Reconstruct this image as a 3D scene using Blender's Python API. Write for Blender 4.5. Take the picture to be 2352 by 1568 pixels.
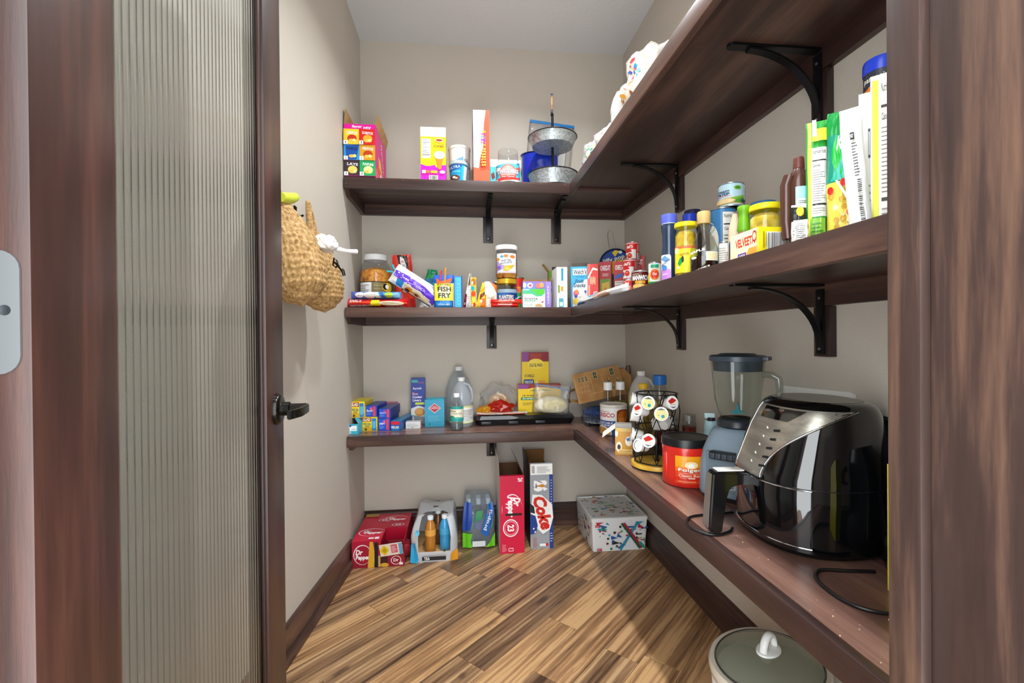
import bpy, bmesh, math, random
from mathutils import Vector, Matrix, noise
for o in list(bpy.data.objects): bpy.data.objects.remove(o)
SC = bpy.context.scene; COL = SC.collection
PI = math.pi
# ---------------------------------------------------------------- camera
CAMZ = 1.0723; FPX = 1064.36
_y, _p, _r = math.radians(6.055), math.radians(-.297), math.radians(-.483)
_F = Vector((math.sin(_y)*math.cos(_p), math.cos(_y)*math.cos(_p), math.sin(_p)))
_R = Vector((math.cos(_y), -math.sin(_y), 0)); _U = _R.cross(_F)
_c, _s = math.cos(_r), math.sin(_r)
camR = _R*_c + _U*_s; camU = _U*_c - _R*_s
cam = bpy.data.cameras.new('camera'); camo = bpy.data.objects.new('camera', cam); COL.objects.link(camo)
cam.sensor_width = 36; cam.lens = FPX/2352*36; cam.clip_start = .02
camo.matrix_world = Matrix(((camR.x, camU.x, -_F.x, 0), (camR.y, camU.y, -_F.y, 0), (camR.z, camU.z, -_F.z, CAMZ), (0, 0, 0, 1)))
SC.camera = camo
# ---------------------------------------------------------------- world, exposure
wd = bpy.data.worlds.new('kitchen_daylight'); SC.world = wd; wd.use_nodes = True
wd.node_tree.nodes['Background'].inputs[0].default_value = (.95, .985, 1.0, 1)
wd.node_tree.nodes['Background'].inputs[1].default_value = 6.0
SC.view_settings.view_transform = 'Standard'; SC.view_settings.look = 'None'
SC.view_settings.exposure = 0.22; SC.view_settings.gamma = 1; SC.view_settings.use_curve_mapping = False
LAMP_W = 14.5
# ---------------------------------------------------------------- helpers
def at(u, v, X=None, Y=None, Z=None):
    """the point of the place seen at photo pixel (u, v) on a plane X=, Y= or Z="""
    a, b = u-1176, v-784
    d = _F + camR*(a/FPX) - camU*(b/FPX)
    t = X/d.x if X is not None else (Y/d.y if Y is not None else (Z-CAMZ)/d.z)
    return Vector((0, 0, CAMZ)) + d*t
def depth(P): return (Vector(P)-Vector((0, 0, CAMZ))).dot(_F)
def lin(c):
    return c/12.92 if c <= .04045 else ((c+.055)/1.055)**2.4
def hexc(h):
    h = h.lstrip('#')
    if len(h) == 3: h = ''.join(x*2 for x in h)
    return tuple(lin(int(h[i:i+2], 16)/255) for i in (0, 2, 4))
_mc = {}
def M(col, rough=.42, metal=0, alpha=1, coat=0, trans=0, ior=1.45, spec=.5):
    if isinstance(col, bpy.types.Material): return col
    key = (col, rough, metal, alpha, coat, trans)
    if key in _mc: return _mc[key]
    m = bpy.data.materials.new('plain_'+col.strip('#')); m.use_nodes = True
    b = m.node_tree.nodes['Principled BSDF']
    b.inputs['Base Color'].default_value = (*hexc(col), 1); b.inputs['Roughness'].default_value = rough
    b.inputs['Metallic'].default_value = metal; b.inputs['Alpha'].default_value = alpha
    b.inputs['Coat Weight'].default_value = coat; b.inputs['Transmission Weight'].default_value = trans
    b.inputs['IOR'].default_value = ior; b.inputs['Specular IOR Level'].default_value = spec
    _mc[key] = m; return m
def nodes(name):
    m = bpy.data.materials.new(name); m.use_nodes = True
    nt = m.node_tree; return m, nt, nt.nodes['Principled BSDF']
def N(nt, t, **kw):
    n = nt.nodes.new(t)
    for k, v in kw.items():
        if hasattr(n, k): setattr(n, k, v)
        else: n.inputs[k].default_value = v
    return n
def ramp(nt, stops):
    r = nt.nodes.new('ShaderNodeValToRGB'); e = r.color_ramp.elements
    while len(e) < len(stops): e.new(.5)
    for i, (p, c) in enumerate(stops):
        e[i].position = p; e[i].color = (*hexc(c), 1)
    return r
def L(nt, a, b): nt.links.new(a, b)

def link(name, mesh, mats, parent=None, smooth=None):
    o = bpy.data.objects.new(name, mesh); COL.objects.link(o)
    if mats is not None:
        if not isinstance(mats, (list, tuple)): mats = [mats]
        if not mesh.materials:
            for m in mats: mesh.materials.append(M(m) if isinstance(m, str) else m)
    if parent: o.parent = parent
    if smooth is not None:
        for p in mesh.polygons: p.use_smooth = True
        if smooth < 3: mesh.set_sharp_from_angle(angle=smooth)
    return o
def bm2(name, bm, mats, parent=None, smooth=None):
    me = bpy.data.meshes.new(name); bm.normal_update(); bm.to_mesh(me); bm.free()
    return link(name, me, mats, parent, smooth)
def struct(o, label=None):
    o['kind'] = 'structure'
    if label: o['label'] = label
    return o
def tag(o, label, cat, group=None):
    o['label'] = label; o['category'] = cat
    if group: o['group'] = group
    return o
def thing(name, label, cat, loc=(0, 0, 0), rz=0, group=None, rx=0, ry=0):
    o = bpy.data.objects.new(name, None); COL.objects.link(o)
    o.empty_display_size = .05; o.location = loc; o.rotation_euler = (rx, ry, rz)
    return tag(o, label, cat, group)
def cube(bm, x0, x1, y0, y1, z0, z1, mi=0, bev=0):
    vs = [bm.verts.new(p) for p in ((x0, y0, z0), (x1, y0, z0), (x1, y1, z0), (x0, y1, z0), (x0, y0, z1), (x1, y0, z1), (x1, y1, z1), (x0, y1, z1))]
    fs = []
    for q in ((3, 2, 1, 0), (4, 5, 6, 7), (0, 1, 5, 4), (1, 2, 6, 5), (2, 3, 7, 6), (3, 0, 4, 7)):
        f = bm.faces.new([vs[i] for i in q]); f.material_index = mi; fs.append(f)
    if bev:
        es = list({e for f in fs for e in f.edges})
        bmesh.ops.bevel(bm, geom=es, offset=bev, segments=2, affect='EDGES', profile=.6)
    return vs
def boxp(name, x0, x1, y0, y1, z0, z1, mat, parent=None, bev=0):
    bm = bmesh.new(); cube(bm, x0, x1, y0, y1, z0, z1, 0, bev)
    return bm2(name, bm, mat, parent, .6 if bev else None)
def lathe(bm, prof, seg=32, mi=0, caps=True, sx=1, sy=1, ox=0, oy=0, a0=0, a1=2*PI):
    """prof: (r, z) or (r, z, material) from bottom to top"""
    full = abs(a1-a0-2*PI) < 1e-6; n = seg if full else seg+1
    rings = []
    for p in prof:
        rings.append([bm.verts.new((ox+sx*p[0]*math.cos(a0+(a1-a0)*i/seg), oy+sy*p[0]*math.sin(a0+(a1-a0)*i/seg), p[1])) for i in range(n)])
    for k in range(len(prof)-1):
        m = prof[k][2] if len(prof[k]) > 2 else mi
        for i in range(seg):
            j = (i+1) % n
            f = bm.faces.new((rings[k][i], rings[k][j], rings[k+1][j], rings[k+1][i])); f.material_index = m
    if caps and full:
        m0 = prof[0][2] if len(prof[0]) > 2 else mi; m1 = prof[-1][2] if len(prof[-1]) > 2 else mi
        if prof[0][0] > 1e-5: bm.faces.new(rings[0][::-1]).material_index = m0
        if prof[-1][0] > 1e-5: bm.faces.new(rings[-1]).material_index = m1
    return rings
def lathep(name, prof, mats, parent=None, seg=32, smooth=.7, caps=True, **k):
    bm = bmesh.new(); lathe(bm, prof, seg, caps=caps, **k)
    return bm2(name, bm, mats, parent, smooth)
def tube(bm, pts, r, seg=8, mi=0, closed=False, flat=1.0, caps=True):
    """sweep a circle along points; r number or list"""
    pts = [Vector(p) for p in pts]; n = len(pts); rings = []; up = None
    for i, p in enumerate(pts):
        if closed: d = pts[(i+1) % n]-pts[i-1]
        else: d = pts[min(i+1, n-1)]-pts[max(i-1, 0)]
        d.normalize()
        if up is None:
            up = Vector((0, 0, 1)) if abs(d.z) < .9 else Vector((0, 1, 0))
        s = d.cross(up)
        if s.length < 1e-4: s = d.orthogonal()
        s.normalize(); up = s.cross(d)
        rr = r[i] if isinstance(r, (list, tuple)) else r
        rings.append([bm.verts.new(p+s*math.cos(2*PI*k/seg)*rr+up*math.sin(2*PI*k/seg)*rr*flat) for k in range(seg)])
    for i in range(n if closed else n-1):
        a, b = rings[i], rings[(i+1) % n]
        for k in range(seg):
            bm.faces.new((a[k], a[(k+1) % seg], b[(k+1) % seg], b[k])).material_index = mi
    if not closed and caps:
        bm.faces.new(rings[0][::-1]).material_index = mi; bm.faces.new(rings[-1]).material_index = mi
def tubep(name, pts, r, mat, parent=None, seg=8, **k):
    bm = bmesh.new(); tube(bm, pts, r, seg, **k); bmesh.ops.recalc_face_normals(bm, faces=bm.faces[:])
    return bm2(name, bm, mat, parent, 1.2)
def prism(bm, poly, y0, y1, mi=0, axis='y'):
    """extrude a 2-D outline: axis y -> (x, z); axis x -> (y, z); axis z -> (x, y)"""
    def P(a, b, t): return {'y': (a, t, b), 'x': (t, a, b), 'z': (a, b, t)}[axis]
    A = [bm.verts.new(P(a, b, y0)) for a, b in poly]; B = [bm.verts.new(P(a, b, y1)) for a, b in poly]
    fs = [bm.faces.new(A), bm.faces.new(B[::-1])]
    n = len(poly)
    for i in range(n): fs.append(bm.faces.new((A[i], B[i], B[(i+1) % n], A[(i+1) % n])))
    for f in fs: f.material_index = mi
    bmesh.ops.recalc_face_normals(bm, faces=fs)
    return fs
def prismp(name, poly, y0, y1, mat, parent=None, axis='y', bev=0, smooth=None):
    bm = bmesh.new(); prism(bm, poly, y0, y1, 0, axis)
    if bev: bmesh.ops.bevel(bm, geom=bm.edges[:], offset=bev, segments=2, affect='EDGES'); smooth = smooth or .6
    return bm2(name, bm, mat, parent, smooth)
def rrect(x0, x1, y0, y1, r, n=5):
    out = []
    for cx, cy, a in ((x1-r, y1-r, 0), (x0+r, y1-r, PI/2), (x0+r, y0+r, PI), (x1-r, y0+r, 1.5*PI)):
        for i in range(n+1): out.append((cx+r*math.cos(a+PI/2*i/n), cy+r*math.sin(a+PI/2*i/n)))
    return out
# ---------------------------------------------------------------- flat print: shapes and lettering laid on a surface
_tc = {}
def text_mesh(s, shear=0, bold=0):
    k = (s, shear, bold)
    if k not in _tc:
        cu = bpy.data.curves.new('lettering', 'FONT'); cu.body = s; cu.resolution_u = 2; cu.shear = shear; cu.offset = bold
        ob = bpy.data.objects.new('lettering', cu); me = bpy.data.meshes.new_from_object(ob)
        vs = [(v.co.x, v.co.y) for v in me.vertices]; fs = [tuple(p.vertices) for p in me.polygons]
        bpy.data.objects.remove(ob); bpy.data.curves.remove(cu); bpy.data.meshes.remove(me)
        if vs:
            x0 = min(v[0] for v in vs); x1 = max(v[0] for v in vs); y0 = min(v[1] for v in vs); y1 = max(v[1] for v in vs)
            vs = [((x-x0)/(x1-x0)-.5, (y-y0)/(y1-y0)-.5) for x, y in vs]
        _tc[k] = (vs, fs)
    return _tc[k]
class Pr:
    """print on a unit face; x, y in 0..1; later shapes lie on top"""
    def __init__(self, asp=1): self.s = []; self.asp = asp
    def p(self, pts, col): self.s.append((list(pts), [tuple(range(len(pts)))], col)); return self
    def r(self, x0, y0, x1, y1, col): return self.p([(x0, y0), (x1, y0), (x1, y1), (x0, y1)], col)
    def e(self, cx, cy, rx, ry, col, n=20, a0=0, a1=2*PI):
        return self.p([(cx+rx*math.cos(a0+(a1-a0)*i/n), cy+ry*math.sin(a0+(a1-a0)*i/n)) for i in range(n)], col)
    def t(self, s, cx, cy, w, h, col, rot=0, shear=0, bold=.012):
        vs, fs = text_mesh(s, shear, bold); c, q = math.cos(math.radians(rot)), math.sin(math.radians(rot)); A = self.asp
        out = []
        for x, y in vs:
            a, b = x*w*(1 if abs(rot) < 1 else 1)*A, y*h     # to isotropic units of the face height
            out.append((cx+(a*c-b*q)/A, cy+(a*q+b*c)))
        self.s.append((out, fs, col)); return self
    def lines(self, x0, y0, x1, y1, n, col='#555555', fill=.45, seed=1):
        rr = random.Random(seed); st = (y1-y0)/n
        for i in range(n):
            y = y0+i*st; self.r(x0, y, x0+(x1-x0)*rr.uniform(.6, 1), y+st*fill, col)
        return self
    def facts(self, x0, y0, x1, y1, n=9):
        self.r(x0, y0, x1, y1, '#f4f2ea'); h = y1-y0; w = x1-x0
        self.t('Nutrition Facts', (x0+x1)/2, y1-h*.06, w*.86, h*.06, '#222222')
        self.r(x0+w*.05, y1-h*.20, x1-w*.05, y1-h*.18, '#222222'); self.t('Calories', x0+w*.33, y1-h*.26, w*.5, h*.05, '#222222')
        self.r(x0+w*.05, y0+h*.16, x1-w*.05, y0+h*.185, '#222222')
        self.lines(x0+w*.06, y0+h*.22, x1-w*.06, y1-h*.32, n, '#777777', .3); return self.lines(x0+w*.06, y0+h*.03, x1-w*.06, y0+h*.13, 3, '#888888', .35)
    def bars(self, x0, y0, x1, y1, n=17, vert=True, seed=3):
        self.r(x0, y0, x1, y1, '#f6f6f2'); rr = random.Random(seed)
        for i in range(n):
            a = (i+.35)/(n+.4); b = a+rr.choice((.25, .45, .6))/n
            if vert: self.r(x0+(x1-x0)*a, y0+(y1-y0)*.08, x0+(x1-x0)*b, y0+(y1-y0)*.95, '#222222')
            else: self.r(x0+(x1-x0)*.08, y0+(y1-y0)*a, x0+(x1-x0)*.95, y0+(y1-y0)*b, '#222222')
        return self
    def build(self, name, parent, mapf, cell=None, lay=.00022, rough=.42, base=.0003):
        bm = bmesh.new(); mats = []; cols = {}; layer = []
        for k, (vs, fs, col) in enumerate(self.s):
            if col not in cols: cols[col] = len(mats); mats.append(M(col, rough) if isinstance(col, str) else col)
            n0 = len(bm.verts); bv = [bm.verts.new((x, y, k)) for x, y in vs]
            for f in fs:
                try: bm.faces.new([bv[i] for i in f]).material_index = cols[col]
                except ValueError: pass
        if cell:
            cu, cv = cell
            for ax, c in ((0, cu), (1, cv)):
                if not c: continue
                for i in range(1, int(1/c)+1):
                    co = [0, 0, 0]; no = [0, 0, 0]; co[ax] = i*c; no[ax] = 1
                    bmesh.ops.bisect_plane(bm, geom=bm.verts[:]+bm.edges[:]+bm.faces[:], plane_co=co, plane_no=no, dist=1e-6)
        for v in bm.verts:
            v.co = mapf(min(1, max(0, v.co.x)), min(1, max(0, v.co.y)), base+lay*v.co.z)
        o = bm2(name, bm, mats, parent)
        return o
def flat(o, ux, uy, n):
    """mapping on a flat panel: corner o, edge vectors ux, uy, outward normal n"""
    o, ux, uy, n = Vector(o), Vector(ux), Vector(uy), Vector(n)
    return lambda a, b, k: o+ux*a+uy*b+n*k
def cyl(r, z0, z1, a0=-PI/2, span=PI, ox=0, oy=0, sx=1, sy=1):
    """mapping round a can: u runs left to right as seen from the direction a0"""
    if callable(r):
        return lambda a, b, k: Vector((ox+sx*(r(z0+(z1-z0)*b)+k)*math.cos(a0+(a-.5)*span), oy+sy*(r(z0+(z1-z0)*b)+k)*math.sin(a0+(a-.5)*span), z0+(z1-z0)*b))
    return lambda a, b, k: Vector((ox+sx*(r+k)*math.cos(a0+(a-.5)*span), oy+sy*(r+k)*math.sin(a0+(a-.5)*span), z0+(z1-z0)*b))
def faces_of(w, d, h, x0=None):
    a, b = w/2, d/2
    return {'front': flat((-a, -b, 0), (w, 0, 0), (0, 0, h), (0, -1, 0)), 'right': flat((a, -b, 0), (0, d, 0), (0, 0, h), (1, 0, 0)),
            'left': flat((-a, b, 0), (0, -d, 0), (0, 0, h), (-1, 0, 0)), 'back': flat((a, b, 0), (-w, 0, 0), (0, 0, h), (0, 1, 0)),
            'top': flat((-a, -b, h), (w, 0, 0), (0, d, 0), (0, 0, 1))}
def facing(P):
    """the yaw that turns a thing's front (-y) towards where the photograph was taken"""
    return math.atan2(P[1], P[0])-PI/2
# ================================================================ materials of the room
def wood(name, axis, dark, mid, light, scale=1.0, rough=.38, contrast=1, coat=0.0):
    m, nt, b = nodes(name)
    tc = N(nt, 'ShaderNodeTexCoord'); oi = N(nt, 'ShaderNodeObjectInfo')
    mp = N(nt, 'ShaderNodeMapping'); sc = [7*scale]*3; sc[axis] = .55*scale
    mp.inputs['Scale'].default_value = sc
    add = N(nt, 'ShaderNodeVectorMath', operation='ADD'); mul = N(nt, 'ShaderNodeVectorMath', operation='SCALE'); mul.inputs['Scale'].default_value = 9
    cmb = N(nt, 'ShaderNodeCombineXYZ')
    for k in range(3): L(nt, oi.outputs['Random'], cmb.inputs[k])
    L(nt, cmb.outputs[0], mul.inputs[0]); L(nt, tc.outputs['Object'], mp.inputs[0]); L(nt, mp.outputs[0], add.inputs[0]); L(nt, mul.outputs[0], add.inputs[1])
    n1 = N(nt, 'ShaderNodeTexNoise'); n1.inputs['Scale'].default_value = 1.3; n1.inputs['Detail'].default_value = 4; n1.inputs['Distortion'].default_value = 1.1
    n2 = N(nt, 'ShaderNodeTexNoise'); n2.inputs['Scale'].default_value = 9; n2.inputs['Detail'].default_value = 8; n2.inputs['Roughness'].default_value = .7
    L(nt, add.outputs[0], n1.inputs[0]); L(nt, add.outputs[0], n2.inputs[0])
    mm = N(nt, 'ShaderNodeMath', operation='MULTIPLY_ADD'); mm.inputs[1].default_value = .45
    L(nt, n2.outputs[0], mm.inputs[0]); L(nt, n1.outputs[0], mm.inputs[2])
    r = ramp(nt, [(.48, dark), (.72, mid), (.98, light)]); L(nt, mm.outputs[0], r.inputs[0])
    L(nt, r.outputs[0], b.inputs['Base Color'])
    b.inputs['Roughness'].default_value = rough; b.inputs['Coat Weight'].default_value = coat; b.inputs['Coat Roughness'].default_value = .15
    bp = N(nt, 'ShaderNodeBump'); bp.inputs['Strength'].default_value = .12; bp.inputs['Distance'].default_value = .002
    L(nt, n2.outputs[0], bp.inputs['Height']); L(nt, bp.outputs[0], b.inputs['Normal'])
    return m
WX = wood('stained_wood_x', 0, '#2a1a17', '#3f2b26', '#6b4e41')
WY = wood('stained_wood_y', 1, '#2a1a17', '#3f2b26', '#6b4e41')
WZ = wood('stained_wood_z', 2, '#231816', '#352622', '#7a5a48', 2.2)
WZd = wood('stained_wood_door', 2, '#1f1210', '#2f1b17', '#4a2c23', 1.4, .34)
WJ = wood('stained_wood_jamb', 2, '#281c19', '#362723', '#5c4437', 2.4, .36)
CTX = wood('countertop_wood_x', 0, '#4a332d', '#694c43', '#8f6c5d', .9, .26)
CTY = wood('countertop_wood_y', 1, '#4a332d', '#694c43', '#8f6c5d', .9, .26)
def paint(name, col, bump=.25, sc=260, rough=.6):
    m, nt, b = nodes(name)
    tc = N(nt, 'ShaderNodeTexCoord'); n = N(nt, 'ShaderNodeTexNoise'); n.inputs['Scale'].default_value = sc; n.inputs['Detail'].default_value = 2
    n2 = N(nt, 'ShaderNodeTexNoise'); n2.inputs['Scale'].default_value = 2.2
    L(nt, tc.outputs['Object'], n.inputs[0]); L(nt, tc.outputs['Object'], n2.inputs[0])
    c = hexc(col); hi = tuple(min(1, x*1.04) for x in c); lo = tuple(x*.97 for x in c)
    mx = N(nt, 'ShaderNodeMix', data_type='RGBA'); mx.inputs[6].default_value = (*lo, 1); mx.inputs[7].default_value = (*hi, 1)
    L(nt, n2.outputs[0], mx.inputs[0]); L(nt, mx.outputs[2], b.inputs['Base Color'])
    bp = N(nt, 'ShaderNodeBump'); bp.inputs['Strength'].default_value = bump; bp.inputs['Distance'].default_value = .0025
    L(nt, n.outputs[0], bp.inputs['Height']); L(nt, bp.outputs[0], b.inputs['Normal']); b.inputs['Roughness'].default_value = rough
    return m
WALL = paint('beige_wall_paint', '#c4bcb0', .3, 190); CEIL = paint('white_ceiling_paint', '#dadcde', .45, 60)
IRON = M('#0b0d10', .38, .3); STEELSCREW = M('#8f9092', .35, .9)
# ================================================================ the room
XL, XR, YB, ZC = -.548, .946, 2.63, 2.722
YF0, YF1 = .285, .385                                   # front wall: kitchen face, pantry face
JX0, JX1 = -.358, .417                                  # door opening
WLX = lambda y: -.548 if y > 2.29 else -.548-.084*(2.29-y)
bm = bmesh.new(); prism(bm, [(XL, YB), (XL, 2.29), (WLX(YF0), YF0), (WLX(YF0)-.1, YF0), (XL-.1, 2.29), (XL-.1, YB+.1), (XL, YB+.1)], 0, ZC, 0, 'z')
struct(bm2('wall_left', bm, WALL), 'beige textured wall behind the open glass door')
struct(boxp('wall_back', XL, XR, YB, YB+.1, 0, ZC, WALL)); struct(boxp('wall_right', XR, XR+.1, YF0, YB+.1, 0, ZC, WALL))
bm = bmesh.new(); cube(bm, WLX(YF0)-.1, JX0-.018, YF0, YF1, 0, ZC); cube(bm, JX1+.018, XR, YF0, YF1, 0, ZC); cube(bm, JX0-.018, JX1+.018, YF0, YF1, 2.085, ZC)
struct(bm2('wall_front', bm, WALL))
struct(boxp('ceiling', -.85, XR+.1, YF0, YB+.1, ZC, ZC+.08, CEIL))
# recessed ceiling lamps
def can_light(x, y, label):
    t = thing('ceiling_light', label, 'light', (x, y, ZC)); t['group'] = 'recessed ceiling lights of the pantry'
    lathep('trim_ring', [(.055, -.002), (.085, -.006), (.09, 0)], M('#f2f2f0', .4), t, 32, .7, caps=False)
    m, nt, b = nodes('lamp_lens'); b.inputs['Emission Color'].default_value = (1, .95, .87, 1); b.inputs['Emission Strength'].default_value = 14
    lathep('lens', [(.0, -.0015), (.055, -.0015)], m, t, 32, None, caps=False)
    la = bpy.data.lights.new('lamp_light', 'AREA'); la.shape = 'DISK'; la.size = .11; la.energy = LAMP_W; la.color = (.93, .97, 1.0); la.spread = math.radians(138)
    lo = bpy.data.objects.new('lamp_light', la); COL.objects.link(lo); lo.location = (0, 0, -.006); lo.parent = t
can_light(.25, .80, 'round recessed ceiling light nearer the doorway'); can_light(.25, 1.78, 'round recessed ceiling light nearer the back wall')
# floor of diagonal planks
def floor_mat():
    m, nt, b = nodes('rustic_plank_wood')
    tc = N(nt, 'ShaderNodeTexCoord'); oi = N(nt, 'ShaderNodeObjectInfo'); at_ = N(nt, 'ShaderNodeTexCoord')
    cmb = N(nt, 'ShaderNodeCombineXYZ'); mul = N(nt, 'ShaderNodeVectorMath', operation='SCALE'); mul.inputs['Scale'].default_value = 13
    for k in range(3): L(nt, oi.outputs['Random'], cmb.inputs[k])
    L(nt, cmb.outputs[0], mul.inputs[0])
    add = N(nt, 'ShaderNodeVectorMath', operation='ADD'); L(nt, tc.outputs['Object'], add.inputs[0]); L(nt, mul.outputs[0], add.inputs[1])
    def mapped(s):
        mp = N(nt, 'ShaderNodeMapping'); mp.inputs['Scale'].default_value = s; L(nt, add.outputs[0], mp.inputs[0]); return mp.outputs[0]
    base = N(nt, 'ShaderNodeTexNoise'); base.inputs['Scale'].default_value = 1; base.inputs['Detail'].default_value = 3; L(nt, mapped((1.3, 34, 1)), base.inputs[0])
    fine = N(nt, 'ShaderNodeTexNoise'); fine.inputs['Scale'].default_value = 1; fine.inputs['Detail'].default_value = 7; fine.inputs['Roughness'].default_value = .72; fine.inputs['Distortion'].default_value = .6; L(nt, mapped((7, 110, 1)), fine.inputs[0])
    wv = N(nt, 'ShaderNodeTexWave', wave_type='RINGS', bands_direction='Z'); wv.inputs['Scale'].default_value = 1; wv.inputs['Distortion'].default_value = 6; wv.inputs['Detail'].default_value = 2.5; wv.inputs['Detail Scale'].default_value = .8
    L(nt, mapped((1.8, 17, 1)), wv.inputs[0])
    kn = N(nt, 'ShaderNodeTexVoronoi', feature='F1'); kn.inputs['Scale'].default_value = 1; L(nt, mapped((2.6, 9, 1)), kn.inputs[0])
    kd = N(nt, 'ShaderNodeTexNoise'); kd.inputs['Scale'].default_value = 40; L(nt, tc.outputs['Object'], kd.inputs[0])
    # combine
    s1 = N(nt, 'ShaderNodeMath', operation='MULTIPLY_ADD'); s1.inputs[1].default_value = .5; L(nt, fine.outputs[0], s1.inputs[0]); L(nt, base.outputs[0], s1.inputs[2])
    s2 = N(nt, 'ShaderNodeMath', operation='MULTIPLY_ADD'); s2.inputs[1].default_value = .10; L(nt, wv.outputs[0], s2.inputs[0]); L(nt, s1.outputs[0], s2.inputs[2])
    s3 = N(nt, 'ShaderNodeMath', operation='MULTIPLY_ADD'); s3.inputs[1].default_value = .16; L(nt, oi.outputs['Random'], s3.inputs[0]); L(nt, s2.outputs[0], s3.inputs[2])
    r = ramp(nt, [(.50, '#2e2019'), (.66, '#5c4433'), (.80, '#876a4e'), (.92, '#a38261'), (1.0, '#c2a37c')]); L(nt, s3.outputs[0], r.inputs[0])
    gr = ramp(nt, [(0, '#9a8c84'), (.35, '#e8dccf'), (.6, '#f4dcc0'), (1, '#ffe9c8')]); L(nt, oi.outputs['Random'], gr.inputs[0])
    mx = N(nt, 'ShaderNodeMix', data_type='RGBA', blend_type='MULTIPLY'); mx.inputs[0].default_value = .6; L(nt, r.outputs[0], mx.inputs[6]); L(nt, gr.outputs[0], mx.inputs[7])
    kr = N(nt, 'ShaderNodeMath', operation='LESS_THAN'); kr.inputs[1].default_value = .085
    kk = N(nt, 'ShaderNodeMath', operation='MULTIPLY_ADD'); kk.inputs[1].default_value = .12; L(nt, kd.outputs[0], kk.inputs[0]); L(nt, kn.outputs['Distance'], kk.inputs[2])
    kr2 = N(nt, 'ShaderNodeMapRange'); kr2.inputs[1].default_value = .12; kr2.inputs[2].default_value = .21; kr2.inputs[3].default_value = .85; kr2.inputs[4].default_value = 0; L(nt, kk.outputs[0], kr2.inputs[0])
    mk = N(nt, 'ShaderNodeMix', data_type='RGBA'); mk.inputs[7].default_value = (*hexc('#2a1b12'), 1); L(nt, kr2.outputs[0], mk.inputs[0]); L(nt, mx.outputs[2], mk.inputs[6])
    L(nt, mk.outputs[2], b.inputs['Base Color']); b.inputs['Roughness'].default_value = .33
    bp = N(nt, 'ShaderNodeBump'); bp.inputs['Strength'].default_value = .2; bp.inputs['Distance'].default_value = .002; L(nt, fine.outputs[0], bp.inputs['Height']); L(nt, bp.outputs[0], b.inputs['Normal'])
    return m
FLO = floor_mat()
fl = struct(boxp('floor', -.75, XR, -.2, YB, -.06, -.0125, M('#3a2a1f', .8)), 'diagonal rustic brown plank floor')
random.seed(5)
QW = .125; SQ = 2**.5
joints = {-4: [.55, 1.085, 1.4725, 2.6], -3: [.3, 1.546, 2.2], -2: [.75, 1.68, 2.4], -1: [.2, 1.37, 1.95], 0: [.6, 1.10, 1.80, 2.5], 1: [.85, 1.47, 2.3], 2: [.4, 1.2, 2.05], 3: [.7, 1.44, 2.2]}
for k in range(-12, 10):
    q0 = -1.015+QW*(k-1)+.0; q1 = q0+QW
    js = joints.get(k, None) or [random.uniform(-.2, .4)+i*random.uniform(.75, .95) for i in range(5)]
    js = [-1.2]+[j for j in js]+[3.6]
    for a, b_ in zip(js[:-1], js[1:]):
        # plank in (p, q); skip when wholly outside the room
        def xy(p, q): return ((p+q)/SQ, (p-q)/SQ)
        poly = [xy(a+.0007, q0+.0007), xy(b_-.0007, q0+.0007), xy(b_-.0007, q1-.0007), xy(a+.0007, q1-.0007)]
        # clip to room rectangle
        def clip(P, f, g):
            out = []
            for i in range(len(P)):
                A, B = P[i], P[(i+1) % len(P)]; fa, fb = f(A), f(B)
                if fa >= 0: out.append(A)
                if fa*fb < 0: t = fa/(fa-fb); out.append((A[0]+(B[0]-A[0])*t, A[1]+(B[1]-A[1])*t))
            return out
        for fn in (lambda c: c[0]+.74, lambda c: XR-.004-c[0], lambda c: c[1]+.18, lambda c: YB-.004-c[1]):
            poly = clip(poly, fn, None)
            if len(poly) < 3: break
        if len(poly) < 3: continue
        cx = sum(c[0] for c in poly)/len(poly); cy = sum(c[1] for c in poly)/len(poly)
        # local frame: x along the plank
        loc = [(((x-cx)+(y-cy))/SQ, (-(x-cx)+(y-cy))/SQ) for x, y in poly]
        bm = bmesh.new(); prism(bm, loc, -.012, 0, 0, 'z')
        bmesh.ops.bevel(bm, geom=[e for e in bm.edges if abs(e.verts[0].co.z) < 1e-6 and abs(e.verts[1].co.z) < 1e-6], offset=.0008, segments=1, affect='EDGES')
        o = bm2('floor_plank', bm, FLO, fl); o.location = (cx, cy, 0); o.rotation_euler = (0, 0, PI/4)
# baseboards
def profile(t, h):     # moulded board: (off-wall, z)
    return [(0, 0), (t, 0), (t, h*.55), (t*.8, h*.58), (t*.8, h*.70), (t*.55, h*.74), (t*.55, h*.84), (t*.3, h*.9), (t*.3, h), (0, h)]
def board(name, A, B, nrm, prof, mat, parent=None):
    A, B, n = Vector(A), Vector(B), Vector(nrm).normalized(); bm = bmesh.new()
    ra = [bm.verts.new(A+n*o+Vector((0, 0, z))) for o, z in prof]; rb = [bm.verts.new(B+n*o+Vector((0, 0, z))) for o, z in prof]
    k = len(prof)
    for i in range(k): bm.faces.new((ra[i], ra[(i+1) % k], rb[(i+1) % k], rb[i]))
    bm.faces.new(ra[::-1]); bm.faces.new(rb); bmesh.ops.recalc_face_normals(bm, faces=bm.faces[:])
    return bm2(name, bm, mat, parent)
g = math.atan(.084)
bl = struct(board('baseboard_left', (XL, 2.29, 0), (WLX(.39), .39, 0), (1, -.084, 0), [(0, 0), (.015, 0), (.015, .112), (.009, .12), (0, .12)], WY), 'flat dark wood baseboard along the left wall')
board('shoe_moulding', (XL+.015, 2.28, 0), (WLX(.39)+.015, .39, 0), (1, -.084, 0), [(0, 0), (.014, 0), (.014, .02), (.008, .033), (0, .036)], WY, bl)
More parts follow.
